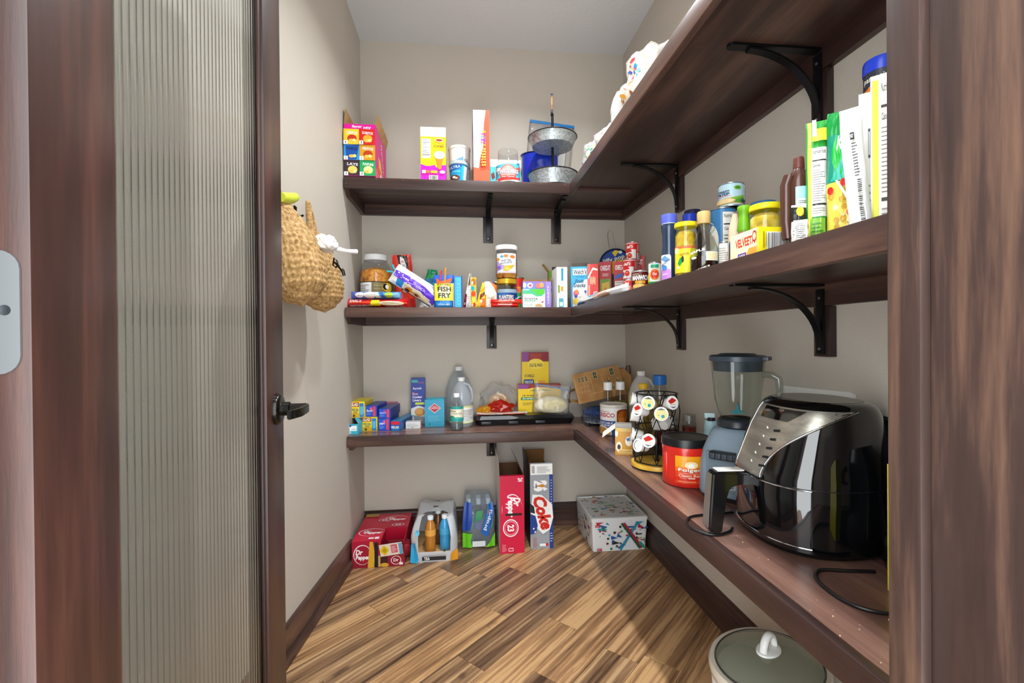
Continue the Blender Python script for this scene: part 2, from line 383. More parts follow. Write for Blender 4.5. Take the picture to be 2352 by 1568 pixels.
struct(board('baseboard_back', (XL, YB, 0), (XR, YB, 0), (0, -1, 0), profile(.017, .13), WX), 'moulded dark wood baseboard on the back wall')
struct(board('baseboard_right', (XR, YB, 0), (XR, YF1, 0), (-1, 0, 0), profile(.017, .13), WY), 'moulded dark wood baseboard under the counter')
# door frame
t1 = struct(boxp('trim_1', JX1, JX1+.018, .245, .405, 0, 2.085, WJ, None, .002), 'dark stained wooden door jamb at the right')
boxp('door_stop', JX1-.012, JX1-.0005, .372, .405, 0, 2.07, WJ, t1, .003)
t2 = struct(boxp('trim_2', JX0-.018, JX0, .245, .36, 0, 2.085, WZ, None, .002), 'dark stained wooden door jamb at the hinge side')
struct(boxp('trim_3', JX0, JX1, .245, .36, 2.067, 2.085, WX), 'dark wooden head of the door frame')
struct(boxp('trim_4', JX1+.0185, JX1+.11, .262, YF0-.0005, 0, 2.17, WZ, None, .002), 'dark wooden casing right of the doorway')
struct(boxp('trim_5', JX0-.11, JX0-.0185, .262, YF0-.0005, 0, 2.17, WZ, None, .002), 'dark wooden casing left of the doorway')
# ================================================================ door with reeded glass
DX0, DY0 = -.310, .370; DX1, DY1 = -.397, 1.0755; DW = math.hypot(DX1-DX0, DY1-DY0)
DANG = math.atan2(DY1-DY0, DX1-DX0)                     # local x runs from the hinge edge to the latch edge, local -y faces the room
door = bpy.data.objects.new('door_1', None); COL.objects.link(door); door.location = (DX0, DY0, .012); door.rotation_euler = (0, 0, DANG)
struct(door, 'open dark stained door with a reeded glass panel')
TH = .035; HD = 2.03; G0, G1 = .099, DW-.128
boxp('hinge_stile', 0, G0, 0, TH, 0, HD, WZd, door, .0015); boxp('latch_stile', G1, DW, 0, TH, 0, HD, WZd, door, .0015)
boxp('bottom_rail', G0, G1, 0, TH, 0, .20, WX, door); boxp('top_rail', G0, G1, 0, TH, HD-.11, HD, WX, door)
m, nt, b = nodes('reeded_glass'); nt.nodes.remove(b); out = nt.nodes['Material Output']
tr = N(nt, 'ShaderNodeBsdfTransparent'); tr.inputs[0].default_value = (.97, 1.0, .985, 1)
rf = N(nt, 'ShaderNodeBsdfRefraction'); rf.inputs['Color'].default_value = (.9, .96, .93, 1); rf.inputs['Roughness'].default_value = .10; rf.inputs['IOR'].default_value = 1.18
gl = N(nt, 'ShaderNodeBsdfAnisotropic'); gl.inputs['Roughness'].default_value = .06
m1 = N(nt, 'ShaderNodeMixShader'); m1.inputs[0].default_value = .28; L(nt, tr.outputs[0], m1.inputs[1]); L(nt, rf.outputs[0], m1.inputs[2])
fr = N(nt, 'ShaderNodeFresnel'); fr.inputs[0].default_value = 1.8; m2 = N(nt, 'ShaderNodeMixShader'); L(nt, fr.outputs[0], m2.inputs[0]); L(nt, m1.outputs[0], m2.inputs[1]); L(nt, gl.outputs[0], m2.inputs[2]); L(nt, m2.outputs[0], out.inputs[0])
bm = bmesh.new(); nf = 36; pts = []; fw = (G1-G0-.0)/nf
for i in range(nf):
    for k in range(8):
        a = k/8; pts.append((G0+(i+a)*fw, .0125-.0034*math.sqrt(max(0, 1-(2*a-1)**2))))
pts.append((G1, .0125))
va = [bm.verts.new((x, y, .20)) for x, y in pts]; vb = [bm.verts.new((x, y, HD-.11)) for x, y in pts]
for i in range(len(pts)-1): bm.faces.new((va[i], va[i+1], vb[i+1], vb[i]))
gp = bm2('glass_pane', bm, m, door, 3.2)
for x0, x1 in ((G0, G0+.012), (G1-.014, G1)):
    boxp('glazing_bead', x0, x1, .004, .0085, .20, HD-.11, WZd, door, .001)
NICK = M('#5f6264', .4, .35); BRONZE = M('#15120f', .3, .75, coat=.3)
for zz in (.18, 1.083, 1.85):
    bm = bmesh.new(); prism(bm, [(y, z+zz-.045) for y, z in rrect(.006, .0345, 0, .089, .0135)], -.0015, .0005, 0, 'x')
    hg = bm2('hinge', bm, NICK, door)
    for k, (yy, z2) in enumerate(((.026, -.030), (.0150, 0), (.026, .030))):
        bm = bmesh.new(); lathe(bm, [(.0038, 0), (.0036, .0007), (.0012, .0004)], 12)
        bmesh.ops.rotate(bm, verts=bm.verts, matrix=Matrix.Rotation(-PI/2, 3, 'Y')); bmesh.ops.translate(bm, verts=bm.verts, vec=(-.0014, yy, zz+.001+z2))
        bm2('hinge_screw', bm, M('#3c4044', .4, .8), hg)
# lever handle
hd = bpy.data.objects.new('door_handle', None); COL.objects.link(hd); hd.parent = door; hd.location = (DW-.060, 0, .918)
hd['label'] = 'oil rubbed bronze lever handle'
def facey(o): o.rotation_euler = (PI/2, 0, 0); return o
facey(lathep('rosette', [(.0325, 0), (.0325, .006), (.0295, .0105), (.027, .0115), (.018, .012)], BRONZE, hd, 36))
facey(lathep('neck', [(.0145, .0118), (.0145, .026), (.0125, .0275), (.0105, .028), (.0105, .058), (.008, .060)], BRONZE, hd, 24))
bm = bmesh.new(); prism(bm, [(.012, -.052), (.012, -.062), (-.012, -.066), (-.060, -.064), (-.098, -.050), (-.098, -.042), (-.058, -.054), (-.012, -.054)], -.0085, .0085, 0, 'z')
bmesh.ops.bevel(bm, geom=bm.edges[:], offset=.0018, segments=2, affect='EDGES'); bm2('lever', bm, BRONZE, hd, .5)
# ================================================================ L-shaped shelves
ZS = {'counter': .6183, 'middle': 1.2270, 'top': 1.8356}
XS = {'counter': .543, 'middle': .531, 'top': .531}; YS = {'counter': 2.2467, 'middle': 2.2353, 'top': 2.2353}
def shelf(key, label, yend, th, top=None):
    z = ZS[key]; xs = XS[key]; ys = YS[key]; bx, by = (top or (WX, WY)); t_n = .02
    t = thing('shelf' if key != 'counter' else 'counter_shelf', label, 'shelf', (0, 0, 0))
    boxp('back_board', XL+.001, xs+t_n, ys+t_n, YB-.001, z-.019, z, bx, t)
    bm = bmesh.new(); cube(bm, xs+t_n, XR-.001, yend+t_n, YB-.001, z-.019, z); bm2('side_board', bm, by, t)
    boxp('front_edging', XL+.001, xs, ys, ys+t_n, z-th, z, WX, t, .003)
    boxp('front_edging', xs, xs+t_n, yend, ys+t_n, z-th, z, WY, t, .003)
    boxp('end_edging', xs+t_n, XR-.001, yend, yend+t_n, z-th, z, WX, t, .003)
    zc = z-.0195
    boxp('wall_cleat', XL+.02, XR-.02, YB-.02, YB-.001, zc-.056, zc, WX, t)
    boxp('wall_cleat', XR-.02, XR-.001, yend+t_n, YB-.001, zc-.056, zc, WY, t)
    bm = bmesh.new(); prism(bm, [(YB-.001, zc), (ys+t_n, zc), (ys+t_n, zc-.032), (ys+.055, zc-.056), (YB-.001, zc-.056)], XL+.001, XL+.019, 0, 'x'); bm2('side_cleat', bm, WY, t)
    boxp('joint_strip', xs+t_n, XR-.1, ys+.012, ys+.052, z-.031, z-.0195, WX, t)
    for k in range(9):                                   # small nail heads in the edging
        x = XL+.012+k*.13+(.01 if k % 2 else 0)
        if x > xs-.01: continue
        n = lathep('nail', [(.0018, 0), (.0012, .0006)], M('#8a7d72', .5), t, 8); n.location = (x, ys-.0002, z-.008 if k else z-.03); n.rotation_euler = (PI/2, 0, 0)
    return t
shelf('top', 'uppermost dark wood L-shaped shelf near the ceiling', .525, .052); shelf('middle', 'middle dark wood L-shaped shelf crowded with cans and snacks', .525, .047); shelf('counter', 'lowest and deepest dark wood L-shaped shelf carrying the appliances', .43, .050, (CTX, CTY))
# iron brackets on wooden backers
def bracket(label, loc, rz, z, back_bottom, arm=.25, low=.205):
    """local: wall plane at y=0, arm points to -y"""
    t = thing('shelf_bracket', label, 'bracket', (loc[0], loc[1], z), rz, 'black iron brackets holding the shelves')
    boxp('backer', -.0275, .0275, -.019, -.0005, back_bottom-z, -.0775, WZ, t, .001)
    y0 = -.021
    boxp('wall_plate', -.013, .013, y0-.005, y0, back_bottom-z+.006, -.0325, IRON, t, .001)
    bm = bmesh.new(); prism(bm, [(-.013+.026*0, y0), (.013, y0), (.013, y0-arm+.012)]+[(.013*math.cos(PI*i/8), y0-arm+.012-.012*math.sin(PI*i/8)) for i in range(1, 8)]+[(-.013, y0-arm+.012)], -.026, -.0198, 0, 'z'); bm2('shelf_plate', bm, IRON, t)
    zl = back_bottom-z+.03; bm = bmesh.new(); R1 = arm-.05; pts = []
    for i in range(15):
        a = PI/2*i/14; pts.append((y0-.004-(arm-.06)*(1-math.cos(a))**1.0, zl+(-.030-zl)*math.sin(a)))
    n = len(pts); A = []
    for i, (y, zz) in enumerate(pts):
        d = Vector((pts[min(i+1, n-1)][0]-pts[max(i-1, 0)][0], pts[min(i+1, n-1)][1]-pts[max(i-1, 0)][1])).normalized(); nn = Vector((-d.y, d.x))*.0025
        A.append([bm.verts.new((sx, y+sg*nn.x, zz+sg*nn.y)) for sx, sg in ((-.011, 1), (.011, 1), (.011, -1), (-.011, -1))])
    for i in range(n-1):
        for k in range(4): bm.faces.new((A[i][k], A[i][(k+1) % 4], A[i+1][(k+1) % 4], A[i+1][k]))
    bm.faces.new(A[0]); bm.faces.new(A[-1][::-1]); bmesh.ops.recalc_face_normals(bm, faces=bm.faces[:]); bm2('curved_brace', bm, IRON, t, .6)
    for zz in (-.055, back_bottom-z+.02):
        s = lathep('screw', [(.0042, 0), (.0034, .002), (.001, .0023)], STEELSCREW, t, 12); s.location = (0, y0-.005, zz); s.rotation_euler = (PI/2, 0, 0)
    return t
for nm, x, k, bb in (('under the top shelf, left one on the back wall', .147, 'top', 1.617), ('under the top shelf, right one on the back wall', .537, 'top', 1.617), ('on the back wall under the middle shelf', .162, 'middle', 1.020), ('on the back wall under the lowest shelf', .156, 'counter', .413)):
    bracket('black iron bracket '+nm, (x, YB, 0), 0, ZS[k], bb)
for nm, y, k, bb in (('high on the right wall nearest the doorway', 1.117, 'top', 1.617), ('high on the right wall nearer the corner', 1.915, 'top', 1.617), ('under the canned goods nearest the doorway', 1.112, 'middle', 1.020), ('under the canned goods nearer the corner', 1.910, 'middle', 1.020)):
    bracket('black curved iron bracket '+nm, (XR, y, 0), -PI/2, ZS[k], bb)
# ================================================================ builders for the goods
def az(u, v=784): a = at(u, v, Y=1.0); return a.x
def glassy(name, tint, op=.0, col='#ffffff', ior=1.45, rough=.03):
    """clear or tinted container wall: lets light through, keeps its highlights"""
    m, nt, b = nodes(name); nt.nodes.remove(b); out = nt.nodes['Material Output']
    tr = N(nt, 'ShaderNodeBsdfTransparent'); tr.inputs[0].default_value = (*hexc(tint), 1)
    gl = N(nt, 'ShaderNodeBsdfAnisotropic'); gl.inputs['Roughness'].default_value = rough
    lw = N(nt, 'ShaderNodeLayerWeight'); lw.inputs[0].default_value = .5; pw = N(nt, 'ShaderNodeMath', operation='POWER'); pw.inputs[1].default_value = 4.0; L(nt, lw.outputs['Facing'], pw.inputs[0])
    fr = N(nt, 'ShaderNodeMath', operation='MULTIPLY_ADD'); fr.inputs[1].default_value = .75; fr.inputs[2].default_value = .045; L(nt, pw.outputs[0], fr.inputs[0]); mx = N(nt, 'ShaderNodeMixShader'); L(nt, fr.outputs[0], mx.inputs[0])
    if op:
        df = N(nt, 'ShaderNodeBsdfDiffuse'); df.inputs[0].default_value = (*hexc(col), 1); m0 = N(nt, 'ShaderNodeMixShader'); m0.inputs[0].default_value = op
        L(nt, tr.outputs[0], m0.inputs[1]); L(nt, df.outputs[0], m0.inputs[2]); L(nt, m0.outputs[0], mx.inputs[1])
    else: L(nt, tr.outputs[0], mx.inputs[1])
    L(nt, gl.outputs[0], mx.inputs[2]); L(nt, mx.outputs[0], out.inputs[0]); return m
CLEAR = glassy('clear_plastic', '#f0f2f2'); GLASS = glassy('clear_glass', '#eef3f1', 0, ior=1.5, rough=.01)
FILM = glassy('clear_film', '#f6f6f6', .12); MILKY = glassy('milky_plastic', '#eef2f6', .38, '#e6edf4'); FROST = glassy('frosted_bag', '#f4f4f2', .45, '#f4f2ee')
def specks(name, stops, scale=60, rough=.5, stretch=(1, 1, 1), kind='noise'):
    """blotchy colour for food seen through a wall or printed in a picture"""
    m, nt, b = nodes(name); tc = N(nt, 'ShaderNodeTexCoord'); mp = N(nt, 'ShaderNodeMapping'); mp.inputs['Scale'].default_value = stretch
    n = N(nt, 'ShaderNodeTexNoise' if kind == 'noise' else 'ShaderNodeTexVoronoi'); n.inputs['Scale'].default_value = scale
    L(nt, tc.outputs['Object'], mp.inputs[0]); L(nt, mp.outputs[0], n.inputs[0]); r = ramp(nt, stops)
    L(nt, n.outputs[0], r.inputs[0]); L(nt, r.outputs[0], b.inputs['Base Color']); b.inputs['Roughness'].default_value = rough
    bp = N(nt, 'ShaderNodeBump'); bp.inputs['Strength'].default_value = .4; bp.inputs['Distance'].default_value = .004; L(nt, n.outputs[0], bp.inputs['Height']); L(nt, bp.outputs[0], b.inputs['Normal'])
    return m
KRAFT = specks('kraft_board', [(.3, '#a9814f'), (.7, '#c39a66')], 30, .8)
TIN = M('#b9bcbe', .3, .95); WHITE = '#f5f4f0'
def fitfront(u1, u2, vt, Y, z, vm=None):
    """a front face standing at depth Y between columns u1, u2 with its top at row vt -> xc, w, h"""
    vm = vm or vt+20
    a, b = at(u1, vm, Y=Y), at(u2, vm, Y=Y); t = at((u1+u2)/2, vt, Y=Y)
    return (a.x+b.x)/2, b.x-a.x, t.z-z
def carton(name, label, cat, loc, rz, dims, cols, prints=None, flaps=None, inner='#b08a5e', group=None, rx=0, ry=0, bev=.0012, rough=.4, body='carton'):
    w, d, h = dims; t = thing(name, label, cat, loc, rz, group, rx, ry)
    if isinstance(cols, str): cols = {'all': cols}
    order = ('bottom', 'top', 'front', 'right', 'back', 'left'); mats = [M(cols.get(f, cols.get('all', WHITE)), rough) if isinstance(cols.get(f, cols.get('all', WHITE)), str) else cols.get(f, cols.get('all')) for f in order]
    a, b = w/2, d/2
    if not flaps:
        bm = bmesh.new(); vs = cube(bm, -a, a, -b, b, 0, h); bm.faces.ensure_lookup_table()
        for i, f in enumerate(bm.faces): f.material_index = i
        if bev: bmesh.ops.bevel(bm, geom=bm.edges[:], offset=bev, segments=1, affect='EDGES')
        bm2(body, bm, mats, t)
    else:
        th = .0012; bm = bmesh.new(); mi = M(inner, .8) if isinstance(inner, str) else inner
        def quad(P, m): f = bm.faces.new([bm.verts.new(p) for p in P]); f.material_index = m
        for k, (P, Q) in enumerate((((-a, -b), (a, -b)), ((a, -b), (a, b)), ((a, b), (-a, b)), ((-a, b), (-a, -b)))):
            n = Vector((Q[1]-P[1], -(Q[0]-P[0]))).normalized()
            quad(((*P, 0), (*Q, 0), (*Q, h), (*P, h)), k+2)
            p2 = (P[0]-n.x*th, P[1]-n.y*th); q2 = (Q[0]-n.x*th, Q[1]-n.y*th); quad(((*q2, 0), (*p2, 0), (*p2, h), (*q2, h)), 6); quad(((*P, h), (*Q, h), (*q2, h), (*p2, h)), 6)
        quad(((-a, b, 0.0005), (a, b, 0.0005), (a, -b, 0.0005), (-a, -b, 0.0005)), 0); quad(((-a, -b, .002), (a, -b, .002), (a, b, .002), (-a, b, .002)), 6)
        bm2(body, bm, mats+[mi], t)
        for side, fl_ in flaps.items():
            ln, ang = fl_[:2]
            # hinge on the top edge; ang 0 = upright, 90 = folded outward flat, negative = inward
            bm = bmesh.new(); ww = (w if side in ('front', 'back') else d)/2-.001; k = order.index(side)
            cube(bm, -ww, ww, -.0006, .0006, 0, ln, 1); bm.faces.ensure_lookup_table(); bm.faces[2].material_index = 0
            f = bm2('flap', bm, [mi if len(fl_) > 2 else mats[k], mi], t); A = math.radians(ang)
            yaw = {'front': 0, 'right': PI/2, 'back': PI, 'left': -PI/2}[side]; off = {'front': (0, -b), 'right': (a, 0), 'back': (0, b), 'left': (-a, 0)}[side]
            f.matrix_local = Matrix.Translation((off[0], off[1], h)) @ Matrix.Rotation(yaw, 4, 'Z') @ Matrix.Rotation(A, 4, 'X')
    F = faces_of(w, d, h)
    for k, p in (prints or {}).items():
        p.build('printed_panel', t, F[k], rough=rough)
    return t
def pouch_fn(w, h, t, kind='pillow', wr=.003, seed=0, bend=0, topw=1, botw=1):
    def S(u, v, side, k=0):
        x = (u-.5)*w*(botw+(topw-botw)*v); e = max(0, 1-abs(2*u-1)**3)**.6
        if kind == 'pillow': p = max(0, math.sin(PI*min(1, max(0, v))))**.55
        elif kind == 'stand': p = (max(0, 1-v)**.55)*(1-.55*math.exp(-v*14))
        else: p = max(0, math.sin(PI*min(1, max(0, v*.93+.07))))**.7
        y = t/2*e*p
        n = noise.noise(Vector((u*5+seed*7.3, v*6, side*3+seed)))*wr*(.3+e*p) + noise.noise(Vector((u*13+seed*3.1, v*15, side)))*wr*.4*e
        yy = side*(y+k)+n+bend*math.sin(v*PI/2*1.0)**2
        return Vector((x+noise.noise(Vector((v*4, seed*1.7, 0)))*wr*.8, yy, v*h))
    return S
def pouch(name, label, cat, loc, rz, w, h, t, cols, pr=None, kind='pillow', rx=0, ry=0, wr=.003, seed=0, group=None, rough=.28, nu=14, nv=20, bend=0, topw=1, botw=1, back=None, body='pouch_film'):
    T = thing(name, label, cat, loc, rz, group, rx, ry); S = pouch_fn(w, h, t, kind, wr, seed, bend, topw, botw); bm = bmesh.new()
    g = {}
    for side in (-1, 1):
        for i in range(nu+1):
            for j in range(nv+1):
                edge = i in (0, nu) or j in (0, nv)
                if side == 1 and edge: g[side, i, j] = g[-1, i, j]
                else: g[side, i, j] = bm.verts.new(S(i/nu, j/nv, side))
    for side in (-1, 1):
        for i in range(nu):
            for j in range(nv):
                q = [g[side, i, j], g[side, i+1, j], g[side, i+1, j+1], g[side, i, j+1]]
                if side == 1: q.reverse()
                try: bm.faces.new(q).material_index = 0 if side == -1 else 1
                except ValueError: pass
    bm2(body, bm, [M(cols, rough) if isinstance(cols, str) else cols, M(back or cols, rough) if isinstance(back or cols, str) else (back or cols)], T, 3.2)
    if pr: pr.build('printed_panel', T, lambda u, v, k: S(u, v, -1, k), (1/nu, 1/nv), lay=.0003, base=.0006, rough=rough)
    return T
def cylfit(u1, u2, vt, z, Y=None, X=None):
    uc = (u1+u2)/2; P = at(uc, vt, Y=Y, X=X); c = math.cos(math.atan((uc-1176)/FPX)); r = (u2-u1)/2*depth(P)/FPX*c
    return (P.x, P.y, z), r, P.z-z
def cylbase(u1, u2, vt, vb, z, back=True):
    uc = (u1+u2)/2; F0 = at(uc, vb, Z=z); d = Vector((F0.x, F0.y, 0)).normalized(); c = math.cos(math.atan((uc-1176)/FPX)); r = .03
    for _ in range(6): C = F0+d*r; r = (u2-u1)/2*depth(C)/FPX*c
    q = math.hypot(C.x, C.y)+(r if back else 0); e = at(uc, vt, Z=0) if vt > 1100 else None
    a = at(uc, vt, Y=1.0); dist = math.hypot(a.x, a.y); h = CAMZ+(a.z-CAMZ)*q/dist-z
    return (C.x, C.y, z), r, h
def tin_can(name, label, cat, loc, r, h, col, pr=None, lid=TIN, group=None, cells=18, span=PI, turn=0, rz=None):
    t = thing(name, label, cat, loc, facing(loc) if rz is None else rz, group)
    lathep('can_body', [(r*.97, .0), (r*.97, .004), (r*.985, .005), (r*.985, h-.005), (r*.97, h-.004)], col if not isinstance(col, str) else M(col, .35), t, 28, .7)
    for z0, z1 in ((0, .0035), (h-.0035, h)): lathep('rim', [(r*.95, z0), (r, z0+.0008), (r, z1-.0008), (r*.95, z1), (r*.93, (z0+z1)/2+(.0005 if z0 else -.0005))], lid, t, 28, .7)
    if pr: pr.build('printed_label', t, cyl(r*.985, .006, h-.006, -PI/2+turn, span), (1/cells, None), rough=.35)
    return t
def jarbody(t, prof, mat, seg=28, name='jar_wall', **k): return lathep(name, prof, mat, t, seg, 1.0, caps=False, **k)
def zt(k): return ZS[k]+.0004
# ================================================================ top shelf
Z = zt('top')
# --- variety box of chips, opened
xc, w, h = fitfront(790, 862, 285, 2.245, Z, 340); d = at(862, 340, Y=2.245).x/az(886, 340)-2.245
p = Pr(w/h); p.r(0, 0, 1, 1, '#e4119a').r(0, 0, 1, .035, '#3a0a24'); p.t('flavor', .42, .955, .32, .05, '#fff', bold=.02).t('MIX', .75, .925, .24, .06, '#fff', bold=.02)
cw, chh = .5, .285
for i, (c0, c1, n1) in enumerate((('#3a2b33', '#f0d36a', 'LAYS'), ('#18a45c', '#efe39a', 'FUNYUNS'), ('#1f9bd8', '#124fa8', 'DORITOS'), ('#d99a1d', '#b93c12', 'FRITOS'), ('#f3c21f', '#c8321a', 'CHEETOS'), ('#d4221a', '#f0a82a', 'DORITOS'))):
    x0 = (i % 2)*cw; y0 = .04+(i//2)*chh; p.r(x0, y0, x0+cw, y0+chh, c0)
    if i in (2, 4): p.p([(x0+.08, y0), (x0+.40, y0+.01), (x0+.48, y0+chh), (x0+.05, y0+chh-.02)], c1 if i == 2 else '#ffd23a')
    p.e(x0+.27, y0+.11, .15, .07, '#c8321a' if i == 4 else c1); p.e(x0+.24, y0+.07, .08, .03, '#f0c050'); p.e(x0+.34, y0+.075, .06, .03, '#f6dd90')
    p.t(n1, x0+.27, y0+.21, .34, .05, '#1a2440' if i == 2 else '#fff', rot=-4, bold=.02)
    p.r(x0, y0, x0+.13, y0+.07, '#fff'); p.t('33224 3'.replace(' ', '')[i], x0+.065, y0+.035, .05, .045, '#222')
s = Pr(d/h); s.r(0, 0, 1, 1, '#d8127e').p([(0, 0), (1, 0), (1, .35), (0, .2)], '#ee5a7c').p([(.25, .52), (.45, .5), (.6, .3), (.3, .28)], '#f2b63a').e(.3, .25, .16, .08, '#e8431f').t('flavor', .62, .62, .5, .09, '#fff', rot=-62, bold=.02).e(.72, .22, .16, .08, '#d9d0e0').e(.45, .2, .06, .06, '#fff')
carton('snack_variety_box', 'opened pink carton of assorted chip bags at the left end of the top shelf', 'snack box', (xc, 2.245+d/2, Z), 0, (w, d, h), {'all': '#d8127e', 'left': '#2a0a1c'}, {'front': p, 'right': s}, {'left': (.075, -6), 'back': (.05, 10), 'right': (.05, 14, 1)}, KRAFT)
# --- ice cream cones
xc, w, h = fitfront(966, 1024, 292, 2.25, Z, 350); d = .085
p = Pr(w/h); p.r(0, 0, 1, .82, '#f3ea10').r(0, .82, 1, 1, '#fbfaf4').p([(0, 0), (1, 0), (1, .29), (.85, .29), (.78, .24), (.62, .24), (.55, .29), (.35, .265), (.2, .27), (0, .30)], '#e411c8')
p.facts(.05, .41, .4, .78).e(.74, .75, .16, .035, '#f0dcc0').e(.74, .75, .13, .022, '#a33b2a').t('ICE CREAM', .72, .675, .36, .018, '#7a3b22').t('CONES', .72, .635, .42, .04, '#7c2f1c', bold=.03)
p.p([(.60, .43), (.90, .43), (.81, .2), (.70, .2)], '#d98a1c').e(.75, .47, .22, .075, '#f7efdf').e(.72, .50, .10, .035, '#efe0c4').r(.06, .12, .2, .18, '#f4e7f0').r(.2, .125, .36, .175, '#e0762a').r(.4, .125, .66, .175, '#e8b21f').e(.86, .15, .11, .03, '#f2d2ea').bars(.33, 0.005, .68, .085, 13)
s = Pr(d/h); s.r(0, 0, 1, 1, '#e0c21a').p([(0, .3), (1, .24), (1, 0), (0, 0)], '#d89a2a').p([(.3, .5), (.7, .5), (.6, .2), (.4, .2)], '#c8842a').e(.5, .55, .25, .07, '#f0dcc8').e(.5, .74, .25, .05, '#b04a30')
carton('ice_cream_cone_box', 'yellow and magenta box of ice cream cones with white top', 'food box', (xc, 2.25+d/2, Z), 0, (w, d, h), {'all': '#e9d816', 'top': WHITE}, {'front': p, 'right': s})
# --- white tub behind, blue cup in front
loc, r, h = cylfit(1030, 1080, 342, Z, Y=2.40)
t = thing('ice_cream_tub', 'white tub with pink scoop picture behind the small blue cup', 'tub', loc, facing(loc)); RT = r
lathep('tub_body', [(r*.86, 0), (r*.99, h-.012)], M('#f6f3f2', .4), t, 32); lathep('tub_lid', [(r, h-.014), (r*1.03, h-.012), (r*1.03, h-.001), (r*.98, h), (0, h)], M('#fbfaf8', .4), t, 32, .6, caps=False)
p = Pr(2); p.p([(.2, .62), (.62, .8), (.62, .55), (.3, .5)], '#6fa3d8').e(.46, .42, .2, .22, '#f3d3e0').e(.56, .42, .06, .18, '#d65a98').e(.42, .45, .05, .08, '#c88aa8').r(.64, .1, .8, .75, '#b9bcc4').e(.72, .55, .075, .14, '#0f4a3c').e(.72, .55, .04, .08, '#dfe8e0').p([(.82, .7), (.98, .55), (.84, .5)], '#3a78c0').r(.0, .0, 1, .06, '#8fa8d0')
p.build('printed_label', t, cyl(lambda q: r*(.86+.13*q/h)+.0004, .004, h-.018, -PI/2, PI), (1/18, None))
loc, r, h = cylfit(1030, 1075, 375, Z, Y=2.285)
t = thing('yogurt_cup', 'small turquoise cup with grey lid beside the cone box', 'cup', loc, facing(loc))
lathep('cup_body', [(r*.76, 0), (r*.93, h-.016)], M('#1c9fd0', .35), t, 28); lathep('cup_lid', [(r*.93, h-.018), (r, h-.016), (r, h-.010), (r*.95, h-.008), (r*.95, h-.001), (r*.9, h), (0, h)], M('#aeb9c0', .4), t, 28, .6, caps=False)
p = Pr(2); p.r(0, 0, 1, 1, '#1f9ad2').p([(.05, 1), (.7, 1), (.55, .72), (.05, .55)], '#1553b0').t('ULTRA', .36, .83, .44, .17, '#bfe4f4', rot=6, bold=.02).r(.62, .0, .98, .95, '#31b5de').r(.72, .08, .9, .92, '#f2f4f4').lines(.735, .14, .885, .86, 9, '#e0a0a0', .3).t('smooth', .42, .56, .3, .1, '#7fe0ee').e(.36, .16, .2, .17, '#5a2414').e(.33, .2, .07, .07, '#f0ddd0').e(.42, .14, .06, .06, '#d8b8a0')
p.build('printed_label', t, cyl(lambda q: r*(.76+.17*q/(h-.016)), .002, h-.02, -PI/2, PI), (1/18, None))
# --- cereal box seen by its spine
xc, w, h = fitfront(1087, 1124, 253, 2.25, Z, 330); d = at(1087, 330, Y=2.25).x/az(1072, 330)-2.25; d = max(.12, min(d, .2))
p = Pr(w/h); p.r(0, 0, 1, 1, '#e4471c').p([(0, 1), (.78, 1), (.66, .8), (.62, .5), (.4, .3), (.3, .12), (0, .1)], '#fbf3ea').p([(0, 0), (1, 0), (1, .16), (0, .2)], '#e65a35').r(0, 0, 1, .012, '#5a0c0c')
p.lines(.12, .2, .42, .55, 22, '#e9b9a4', .3)
word = 'FRUITY PEBBLES'; cc = ['#f7d414', '#e63fa0', '#2aa9e0', '#8a3fc0', '#f07ab0', '#f7d414', '', '#ffe23a', '#f6e04a', '#ffe23a', '#ffe23a', '#ffe23a', '#ffe23a', '#ffe23a']
y = .69
for ch, c in zip(word, cc):
    if ch == ' ': y -= .018; continue
    p.t(ch, .62, y-.0005, .038*h/w*.75, .3*w/h*1.0, '#8a1430', rot=-90, bold=.05); p.t(ch, .63, y, .036*h/w*.7, .27*w/h, c, rot=-90, bold=.03); y -= .0375
s = Pr(d/h); s.r(0, 0, 1, 1, '#3c7f96').p([(0, .62), (1, .55), (1, 1), (0, 1)], '#2b5fa8').e(.55, .62, .22, .09, '#d9802a').e(.5, .4, .25, .08, '#e8a23a').e(.6, .24, .3, .1, '#b53a2e').p([(0, 0), (1, 0), (1, .2), (0, .15)], '#3a8a4c').e(.35, .12, .15, .05, '#f0e6dc').e(.4, .82, .28, .05, '#7fb4d0')
carton('cereal_box', 'tall orange cereal box standing with its narrow spine forward', 'cereal box', (xc, 2.25+d/2, Z), 0, (w, d, h), {'all': '#e4471c', 'left': '#3c7f96', 'top': '#c81e1e'}, {'front': p, 'left': s})
# --- cocoa jar and the box behind it
xc, w, h = fitfront(1126, 1196, 367, 2.41, Z, 390)
p = Pr(w/h); p.r(0, 0, 1, 1, '#4fc4d6').r(0, .78, 1, 1, '#f2f5f4').p([(0, 0), (1, 0), (1, .2), (.5, .32), (0, .22)], '#f4f6f4').p([(.02, .55), (.12, .62), (.16, .45), (.06, .38)], '#7a2a22').r(.86, .05, .96, .9, '#2a93c8').e(.8, .3, .08, .1, '#c83a2a')
carton('teal_dessert_box', 'flat teal and white box behind the cocoa jar', 'food box', (xc, 2.425, Z), 0, (w, .03, h), {'all': '#55c3d4', 'top': WHITE}, {'front': p})
loc, r, h = cylfit(1139, 1194, 348, Z, Y=2.30)
t = thing('cocoa_jar', 'lidless clear jar with red and blue hot cocoa label', 'jar', loc, facing(loc))
jarbody(t, [(r*.9, .001), (r, .006), (r, h*.52), (r*.97, h*.6), (r*.86, h*.66), (r*.83, h*.7), (r*.85, h*.74), (r*.83, h*.79), (r*.85, h*.84), (r*.83, h*.9), (r*.84, h*.985), (r*.82, h)], CLEAR)
lathep('cocoa_powder', [(r*.88, .003), (r*.97, .008), (r*.97, h*.22)], M('#7a4a36', .9), t, 24)
